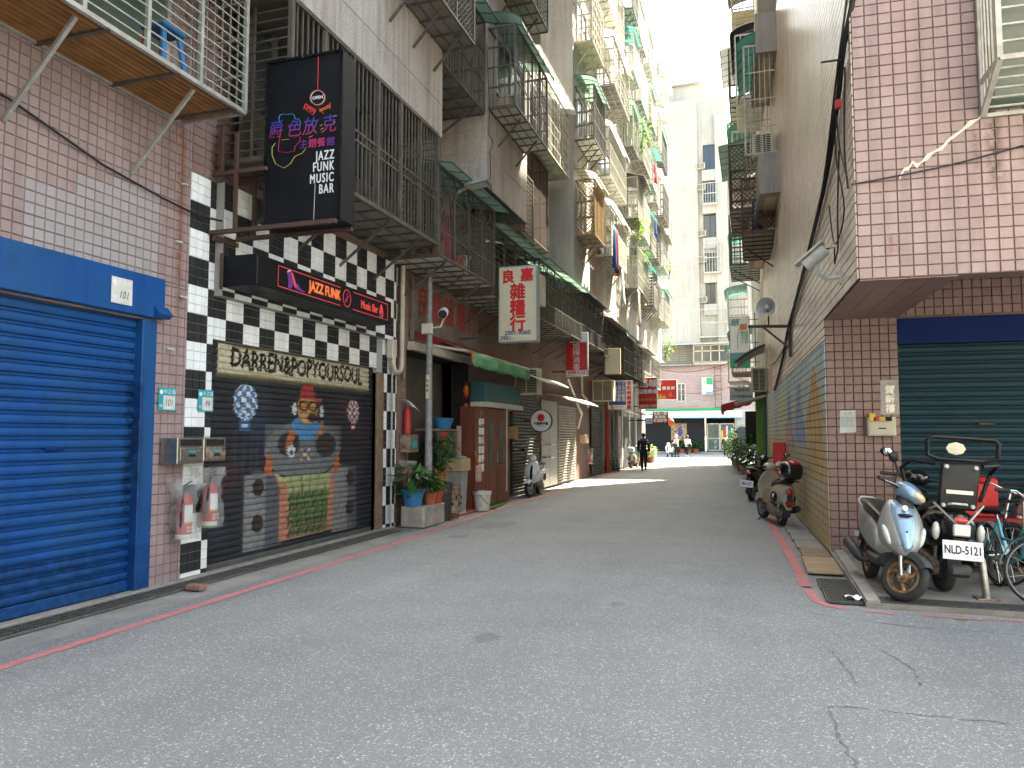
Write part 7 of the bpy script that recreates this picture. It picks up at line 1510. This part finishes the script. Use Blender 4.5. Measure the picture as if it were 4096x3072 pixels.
    if plate:
        p = MB(); p.bbox(-.004, .004, -.17, .17, -.085, .085, .003); M = Matrix.Translation((-1.045, 0, .45))@Matrix.Rotation(R(10), 4, 'Y'); p.xf(M); po2 = p.build('number_plate', 'white', t)
        me = text_mesh(plate, .105, .002, 'CENTER', .70, .001); me.transform(M@Matrix(((0, 0, -1, -.006), (-1, 0, 0, 0), (0, 1, 0, 0), (0, 0, 0, 1)))); me.materials.clear(); me.materials.append(MATS['ink']); link('plate_number', me, po2)
    elif detail:
        p = MB(); p.bbox(-1.0, -.995, -.09, .09, .40, .46, .002); p.build('number_plate', 'red_paint' if style == 'retro' else 'white', t)
    return t
PADZ = .035
sc1 = scooter('silver and blue scooter with dirty front wheel facing the camera at the lane corner', (1.29, 8.86, PADZ), -84, 46, -5, 'paint_silver', 'paint_silverblue', rim='rim_rust', mirrors=(-1,), s_=1.03)
sc2 = scooter('black scooter seen from behind with number plate and child seat board', (1.76, 9.55, PADZ), 97, -12, 4, 'black_gloss', 'black_gloss', rim='plastic_dark', inner='black_matt', plate='NLD-5121', mirrors=(1,), s_=1.08)
def on(t, name, m, f, smooth=45, sub=0):
    b = MB(); f(b); return b.build(name, m, t, smooth=smooth, subd=sub)
on(sc2, 'backrest_board', 'black', lambda b: (b.bbox(-.02, .03, -.17, .17, 0, .44, .02), b.xf(Matrix.Translation((-.86, 0, .80))@Matrix.Rotation(R(-8), 4, 'Y'))))
on(sc2, 'reflector_strip', 'silver_text', lambda b: b.box(-.925, -.912, -.115, .115, .95, .985))
for y in (-.125, .125):
    for z in (.84, 1.20): on(sc2, 'bolt', 'white_dirty', lambda b: b.lathe((-.885-(z-.80)*.13, y, z), (-1, 0, 0), [(0, .022), (.02, .016)], 10))
on(sc2, 'rack_loop', 'black', lambda b: b.tube([(-.92, -.20, 1.27), (-.95, -.30, 1.30), (-.96, -.30, 1.44), (-.96, -.26, 1.47), (-.96, .26, 1.47), (-.96, .30, 1.44), (-.95, .30, 1.30), (-.92, .20, 1.27), (-.92, -.20, 1.27)], .022, 8))
on(sc2, 'yellow_sticker', 'cream_sign', lambda b: b.ell((-.965, .06, 1.37), (.008, .085, .06), 4, 4), 0)
for sg in (1, -1): on(sc2, 'arm_rail', 'black', lambda b: b.tube([(-.88, .20*sg, 1.22), (-.75, .38*sg, 1.24), (-.55, .40*sg, 1.15), (-.55, .34*sg, .95), (-.80, .22*sg, .90)], .02, 8)); on(sc2, 'strut', 'steel', lambda b: b.bar((-.90, .21*sg, .86), (-1.0, .02*sg, .66), .018)); on(sc2, 'rear_signal', 'lens_clear', lambda b: b.ell((-.92, .19*sg, .60), (.03, .035, .085), 10, 8))
on(sc2, 'tail_cowl', 'black_gloss', lambda b: b.loft([sring(x, a, c, w, 16, 2.6) for x, a, c, w in ((-.97, .56, .74, .09), (-.90, .48, .80, .17), (-.75, .42, .82, .205), (-.50, .38, .80, .21), (-.35, .40, .74, .17))]), sub=1)
on(sc2, 'lamp_housing', 'black', lambda b: b.bbox(-1.0, -.92, -.11, .11, .55, .71, .03)); on(sc2, 'rear_lamp', 'lens_clear', lambda b: b.bbox(-1.015, -.99, -.075, .075, .57, .68, .02)); on(sc2, 'mud_flap', 'plastic_dark', lambda b: b.bbox(-1.03, -.96, -.10, .10, .20, .32, .03))
sc3 = scooter('beige retro scooter with dark top box parked at the mural wall', (.30, 15.35, 0), 105, 12, 6, 'paint_beige', 'paint_beige', rim='galv', inner='black', style='retro', mirrors=(1, -1))
on(sc3, 'top_box', 'black_gloss', lambda b: b.loft([sring(x, a, c, w, 16, 3) for x, a, c, w in ((-1.12, .90, 1.08, .10), (-1.06, .85, 1.16, .18), (-.90, .84, 1.20, .21), (-.74, .85, 1.18, .19), (-.68, .88, 1.10, .12))]), sub=1)
on(sc3, 'box_reflector', 'lens_red', lambda b: b.ell((-1.02, 0, 1.15), (.10, .11, .05), 14, 8)); on(sc3, 'rear_rack', 'black', lambda b: b.bbox(-1.02, -.72, -.12, .12, .815, .84, .01))
on(sc3, 'front_carton', 'board', lambda b: b.bbox(.06, .26, -.12, .14, .34, .62, .01))
sc4 = scooter('dark scooter with round mirrors beside the red cabinet', (.10, 20.6, 0), 72, 25, 5, 'black_gloss', 'black_gloss', inner='black', style='sport', plate='286-LKT', mirrors=(1, -1), detail=False)
sc5 = scooter('white retro scooter facing the camera beside the dark shutter', (-5.78, 19.95, 0), -86, -18, -4, 'paint_white', 'paint_white', rim='galv', style='retro', mirrors=(-1,), detail=True)
sc6 = scooter('mint and orange scooter parked far along the left row', (-5.85, 38.6, 0), 84, 0, 4, 'paint_mint', 'paint_mint', style='retro', rim='galv', mirrors=(1,), detail=False)
on(sc6, 'orange_cover', 'orange', lambda b: b.ell((-.45, -.19, .48), (.24, .03, .15), 14, 8)); on(sc6, 'rear_box', 'paint_mint', lambda b: b.bbox(-.98, -.62, -.16, .16, .80, 1.06, .06))
sc7 = scooter('white scooter standing at the junction before the store', (-6.0, 57.6, 0), -100, 20, 3, 'paint_white', 'paint_white', style='retro', mirrors=(1,), detail=False)
# bicycles
def bicycle(label, loc, heading, steer=0, lean=0, m='turquoise', grips='rubber', basket=False, group='bicycles'):
    t = thing('bicycle', label, 'bicycle', loc, rot=(R(lean), 0, R(heading)), group=group); r = .33
    AX = Vector((.50, 0, .33)); ax = Vector((-math.sin(R(20)), 0, math.cos(R(20)))); S_ = Matrix.Translation(AX)@Matrix.Rotation(R(steer), 4, ax)@Matrix.Translation(-AX)
    def B(name, mm, f, M=None, parent=t, sm=50):
        b = MB(); f(b)
        if M: b.xf(M)
        return b.build(name, mm, parent, smooth=sm)
    def tyre(c):
        return lambda b: b.loft([[(c[0]+(r-.018+.018*math.cos(q))*math.cos(a), .018*math.sin(q), c[2]+(r-.018+.018*math.cos(q))*math.sin(a)) for q in [2*math.pi*i/8 for i in range(8)]] for a in [2*math.pi*k/36 for k in range(37)]], False)
    for nm, c, M in (('front_wheel', (.55, 0, r), S_), ('rear_wheel', (-.50, 0, r), None)):
        o = B(nm, 'rubber', tyre(c), M)
        B('rim', 'galv', lambda b: b.lathe(c, (0, 1, 0), [(-.014, r*.89), (-.014, r*.93), (.014, r*.93), (.014, r*.89)], 36, False), M, o)
        def sp(b):
            for k in range(18): a = 2*math.pi*k/18; b.bar((c[0], .02*(-1)**k, c[2]), (c[0]+r*.9*math.cos(a), 0, c[2]+r*.9*math.sin(a)), .003, .003, False)
            b.lathe(c, (0, 1, 0), [(-.05, .02), (.05, .02)], 10)
        B('spokes', 'steel', sp, M, o)
        def mg(b): b.loft([[(c[0]+(r+.03)*math.cos(a), y, c[2]+(r+.03)*math.sin(a)) for y in (-.03, 0, .03)] for a in [R(q) for q in range(25 if nm[0] == 'f' else 10, 190, 11)]], False, False)
        B('mudguard', 'galv', mg, M)
    B('frame', m, lambda b: (b.tube([(-.14, 0, .30), (-.24, 0, .74)], .017, 8), b.tube([(-.14, 0, .30), (.20, 0, .42), (.36, 0, .72)], .019, 8), b.tube([(-.20, 0, .55), (.10, 0, .55), (.37, 0, .68)], .016, 8), b.tube([(-.14, .04, .30), (-.50, .06, r)], .012, 6), b.tube([(-.14, -.04, .30), (-.50, -.06, r)], .012, 6), b.tube([(-.23, .03, .70), (-.50, .06, r)], .010, 6), b.tube([(-.23, -.03, .70), (-.50, -.06, r)], .010, 6)))
    for sg in (1, -1): B('fork_leg', m, lambda b: b.tube([(.38, .03*sg, .66), (.46, .05*sg, .52), (.55, .055*sg, r)], .013, 6), S_)
    B('saddle', 'seat_black', lambda b: b.loft([sring(x, a, c, w, 12, 2.5) for x, a, c, w in ((-.44, .80, .84, .05), (-.38, .78, .87, .115), (-.26, .79, .86, .09), (-.12, .80, .85, .035), (-.08, .81, .84, .02))])); B('seat_post', 'steel', lambda b: b.tube([(-.24, 0, .72), (-.27, 0, .80)], .013, 8))
    B('handlebar', 'steel', lambda b: (b.tube([(.36, 0, .70), (.33, 0, .98)], .014, 8), b.tube([(.20, .28, 1.02), (.30, .24, 1.03), (.35, .08, 1.0), (.35, -.08, 1.0), (.30, -.24, 1.03), (.20, -.28, 1.02)], .012, 8)), S_)
    for sg in (1, -1): B('grip', grips, lambda b: b.tube([(.26, .26*sg, 1.025), (.14, .30*sg, 1.01)], .019, 8), S_)
    B('crank', 'steel_rust', lambda b: (b.lathe((-.14, .05, .30), (0, 1, 0), [(0, .09), (.006, .09)], 18), b.bar((-.14, .053, .30), (-.02, .07, .20), .02, .012), b.tube([(-.14, .05, .30), (-.14, -.07, .30)], .012, 6), b.bar((-.14, -.07, .30), (-.26, -.07, .40), .02, .012)))
    for sg, p in ((1, (-.02, .11, .20)), (-1, (-.26, -.11, .40))): B('pedal', 'black', lambda b: b.bbox(p[0]-.045, p[0]+.045, p[1]-.04, p[1]+.04, p[2]-.012, p[2]+.012, .004))
    B('kick_stand', 'iron_dark', lambda b: (b.tube([(-.50, .08, r), (-.55, .14, .01)], .008, 6), b.tube([(-.50, -.08, r), (-.55, -.14, .01)], .008, 6), b.tube([(-.55, -.14, .012), (-.55, .14, .012)], .008, 6)))
    if basket:
        def bk(b):
            for z in (.78, .90, 1.02): b.tube([(.42, -.17, z), (.42, .17, z), (.70, .15, z), (.70, -.15, z), (.42, -.17, z)], .005, 5)
            for k in range(7): y = -.17+.34*k/6; b.bar((.42, y, .76), (.42, y, 1.02), .005, .005, False); b.bar((.70, y*.88, .76), (.70, y*.88, 1.02), .005, .005, False)
        B('basket', 'black', bk, S_)
    return t
bicycle('turquoise bicycle with front wheel turned at the picture edge', (2.52, 8.88, PADZ), -84, 62, 6, basket=False)
bicycle('dark bicycle with red grips behind the turquoise bicycle', (2.62, 9.95, PADZ), -98, 40, -4, 'black', 'red_bright', basket=True)
bicycle('old bicycle leaning near the red drain pipe on the left row', (-6.0, 33.4, 0), 75, 20, -6, 'iron_dark', 'rubber')
t = thing('delivery_crate', 'bright red plastic crate behind the black scooter', 'crate', (2.45, 9.75, 0)); b = MB(); b.bbox(2.18, 2.62, 9.8, 10.15, .72, 1.16, .02); b.build('box', 'red_bright', t); b = MB(); b.bbox(2.14, 2.85, 9.76, 10.2, .66, .72, .01); b.build('base', 'red_deep', t)
b = MB()
for x, y in ((2.2, 9.85), (2.6, 9.85), (2.2, 10.12), (2.6, 10.12)): b.bar((x, y, PADZ), (x, y, .67), .03)
b.build('stand_legs', 'iron_dark', t, kind='stuff')
sc8 = scooter('grey scooter half hidden behind the bicycles at the picture edge', (3.05, 10.3, PADZ), -100, 0, -3, 'paint_silver', 'paint_silver', style='retro', mirrors=(), detail=False)
t = thing('parking_hoop', 'rusty stainless steel hoop before the bicycles', 'barrier', (2.12, 8.6, PADZ)); b = MB(); b.tube([(2.16, 8.60, PADZ), (2.13, 8.60, .40), (2.10, 8.64, .52), (2.06, 8.76, .60), (2.0, 9.2, .62), (1.98, 9.36, .58), (1.97, 9.42, .45), (1.97, 9.44, PADZ)], .034, 12); b.build('tube', 'steel_brushed', t, smooth=60); b = MB(); b.bbox(2.06, 2.26, 8.50, 8.70, PADZ, PADZ+.012, .004); b.build('foot_plate', 'steel_rust', t)
# ================================================================ people
def skinned(name, m, joints, bones, parent, sub=2):
    """continuous surface grown over a skeleton: joints {name: (pos, rx, ry)}"""
    ks = list(joints); me = bpy.data.meshes.new(name); me.from_pydata([joints[k][0] for k in ks], [(ks.index(a), ks.index(c)) for a, c in bones], [])
    o = bpy.data.objects.new(name, me); COL.objects.link(o); sk = o.modifiers.new('skin', 'SKIN'); sk.use_smooth_shade = True
    lay = me.skin_vertices[0].data if me.skin_vertices else None
    if lay is None:
        me.attributes.new('dummy', 'FLOAT', 'POINT')
    for i, k in enumerate(ks):
        v = me.skin_vertices[0].data[i]; v.radius = (joints[k][1], joints[k][2] if len(joints[k]) > 2 else joints[k][1]); v.use_root = (i == 0)
    sb = o.modifiers.new('smoothing', 'SUBSURF'); sb.levels = sub; sb.render_levels = sub
    me.materials.append(MATS[m]); attach(o, parent); return o
def person(label, loc, heading, h=1.70, top='cloth_navy', bottom='cloth_black', stride=.22, arms=((.10, .0), (-.06, .0)), hood=None, hair='short', shirt=None, mask=False, helmet=None, bend=0., longhair=False, shoes='black', skirt=None, cap=None, legs='skin'):
    t = thing('person', label, 'person', loc, rot=(0, 0, R(heading)), group=None); k = h/1.70; t.scale = (k, k, k)   # faces local +x
    f, s_ = stride, .09
    J = {'pelvis': ((0, 0, .95), .13, .10), 'waist': ((.0, 0, 1.08), .125, .095), 'chest': ((.0+bend*.5, 0, 1.27), .155, .11), 'collar': ((.0+bend, 0, 1.41), .10, .075), 'neck': ((.01+bend, 0, 1.47), .052), 'head0': ((.02+bend, 0, 1.53), .07), 'head1': ((.025+bend, 0, 1.61), .088, .088), 'head2': ((.015+bend, 0, 1.665), .06)}
    E_ = [('pelvis', 'waist'), ('waist', 'chest'), ('chest', 'collar'), ('collar', 'neck'), ('neck', 'head0'), ('head0', 'head1'), ('head1', 'head2')]
    for sg, n, sw in ((1, 'l', 1), (-1, 'r', -1)):
        hx = f*sw; J.update({n+'hip': ((0, s_*sg, .90), .088), n+'knee': ((hx*.45+.04, s_*sg, .49), .062), n+'ankle': ((hx*.95-(.06 if sw < 0 else 0), s_*sg, .09+(.06 if sw < 0 and f > .1 else 0)), .042), n+'toe': ((hx*.95+.13-(.06 if sw < 0 else 0), s_*sg*1.15, .035+(.01 if sw < 0 else 0)), .034)})
        E_ += [('pelvis', n+'hip'), (n+'hip', n+'knee'), (n+'knee', n+'ankle'), (n+'ankle', n+'toe')]
        a = arms[0 if sg > 0 else 1]
        J.update({n+'sh': ((bend, .19*sg, 1.37), .06), n+'elb': ((bend+a[0]*.6, .245*sg, 1.10), .045), n+'wr': ((bend+a[0]*1.6+a[1], .24*sg, .87+a[1]*.9), .034), n+'hand': ((bend+a[0]*1.8+a[1]*1.2, .235*sg, .79+a[1]), .036, .022)})
        E_ += [('collar', n+'sh'), (n+'sh', n+'elb'), (n+'elb', n+'wr'), (n+'wr', n+'hand')]
        for q in range(4): J[f'{n}f{q}'] = ((bend+a[0]*1.9+a[1]*1.3+.025-.016*q, .235*sg, .70+a[1]+.006*abs(q-1)), .010); E_.append((n+'hand', f'{n}f{q}'))
        J[n+'th'] = ((bend+a[0]*1.9+a[1]*1.2+.055, .225*sg, .755+a[1]), .011); E_.append((n+'hand', n+'th'))
    skinned('body', 'skin', J, E_, t)
    g = lambda d, *ks: {q: (J[q][0], J[q][1]+d, (J[q][2] if len(J[q]) > 2 else J[q][1])+d) for q in ks}
    arm = [('collar', 'lsh'), ('lsh', 'lelb'), ('lelb', 'lwr'), ('collar', 'rsh'), ('rsh', 'relb'), ('relb', 'rwr')]
    JJ = g(.028, 'pelvis', 'waist', 'chest', 'collar', 'lsh', 'lelb', 'rsh', 'relb'); JJ.update(g(.016, 'lwr', 'rwr')); JJ['hem'] = ((0, 0, .84), .175, .135)
    skinned('jacket', top, JJ, [('pelvis', 'waist'), ('waist', 'chest'), ('chest', 'collar'), ('pelvis', 'hem')]+arm, t)
    if bottom:
        JT = g(.022, 'pelvis', 'lhip', 'lknee', 'rhip', 'rknee'); JT.update(g(.026, 'lankle', 'rankle'))
        skinned('trousers', bottom, JT, [('pelvis', 'lhip'), ('lhip', 'lknee'), ('lknee', 'lankle'), ('pelvis', 'rhip'), ('rhip', 'rknee'), ('rknee', 'rankle')], t)
    for n in 'lr': 
        a, e = Vector(J[n+'ankle'][0]), Vector(J[n+'toe'][0]); b = MB(); b.loft([sring(x, z0, z1, w, 12, 2.6) for x, z0, z1, w in ((-.09, 0, .07, .03), (-.05, 0, .09, .042), (.06, 0, .075, .047), (.14, 0, .05, .04), (.17, .01, .035, .02))]); b.xf(Matrix.Translation((a.x, a.y, max(0, a.z-.09)))); b.build('shoe', shoes, t, smooth=60, subd=1)
    hc = Vector((.02+bend, 0, 1.615)); b = MB()
    if helmet: b.ell(hc+Vector((-.005, 0, .025)), (.145, .13, .135), 18, 12); b.build('helmet', helmet, t, smooth=60)
    else:
        b.ell(hc+Vector((-.022, 0, .022)), (.098, .092, .10), 16, 10)
        if longhair: b.ell(hc+Vector((-.075, 0, -.09)), (.05, .075, .15), 12, 8)
        b.build('hair', 'hair', t, smooth=60)
    b = MB(); b.ell(hc+Vector((.095, 0, -.025)), (.018, .012, .022), 8, 6); b.build('nose', 'skin', t, smooth=60)
    for sg in (1, -1): b = MB(); b.ell(hc+Vector((.0, .09*sg, -.02)), (.022, .010, .032), 8, 6); b.build('ear', 'skin', t, smooth=60); b = MB(); b.ell(hc+Vector((.082, .034*sg, .0)), (.010, .016, .008), 8, 6); b.build('eye', 'black', t, smooth=60)
    if mask: b = MB(); b.ell(hc+Vector((.045, 0, -.05)), (.065, .075, .045), 14, 8); b.build('face_mask', 'black', t, smooth=60)
    else: b = MB(); b.ell(hc+Vector((.086, 0, -.062)), (.008, .026, .007), 8, 6); b.build('mouth', 'cloth_red', t, smooth=60)
    if hood: b = MB(); b.ell((-.075+bend, 0, 1.43), (.09, .15, .085), 16, 10); b.build('hood', hood, t, smooth=60)
    if shirt: b = MB(); b.prism([(-.055, 1.42), (.055, 1.42), (.0, 1.18)], 'x', .133, .142); b.build('shirt_front', shirt, t)
    if cap: b = MB(); b.ell(hc+Vector((0, 0, .055)), (.105, .098, .06), 16, 8); b.build('cap', cap, t, smooth=60)
    return t
person('man in a navy hooded jacket walking away along the lane', (-4.82, 34.8, 0), 94, 1.72, 'cloth_navy', 'cloth_black', .20, ((.09, 0), (-.05, 0)), hood='cloth_grey', shoes='black_matt')
person('person in a black suit and white shirt walking towards the camera', (-1.9, 56.4, 0), -88, 1.70, 'cloth_black', 'cloth_black', .14, ((.05, 0), (-.04, 0)), shirt='cloth_white', mask=True)
person('woman in a white top and dark shorts walking at the junction', (-4.85, 59.1, 0), 60, 1.62, 'cloth_white', 'cloth_black', .18, ((.10, .0), (.06, .12)), longhair=True, shoes='white', cap='cloth_white')
person('person with a white helmet and pale jacket standing by the white scooter', (-5.6, 58.6, 0), 150, 1.64, 'cloth_beige', 'cloth_black', .06, ((.12, .14), (.10, .12)), helmet='paint_white')
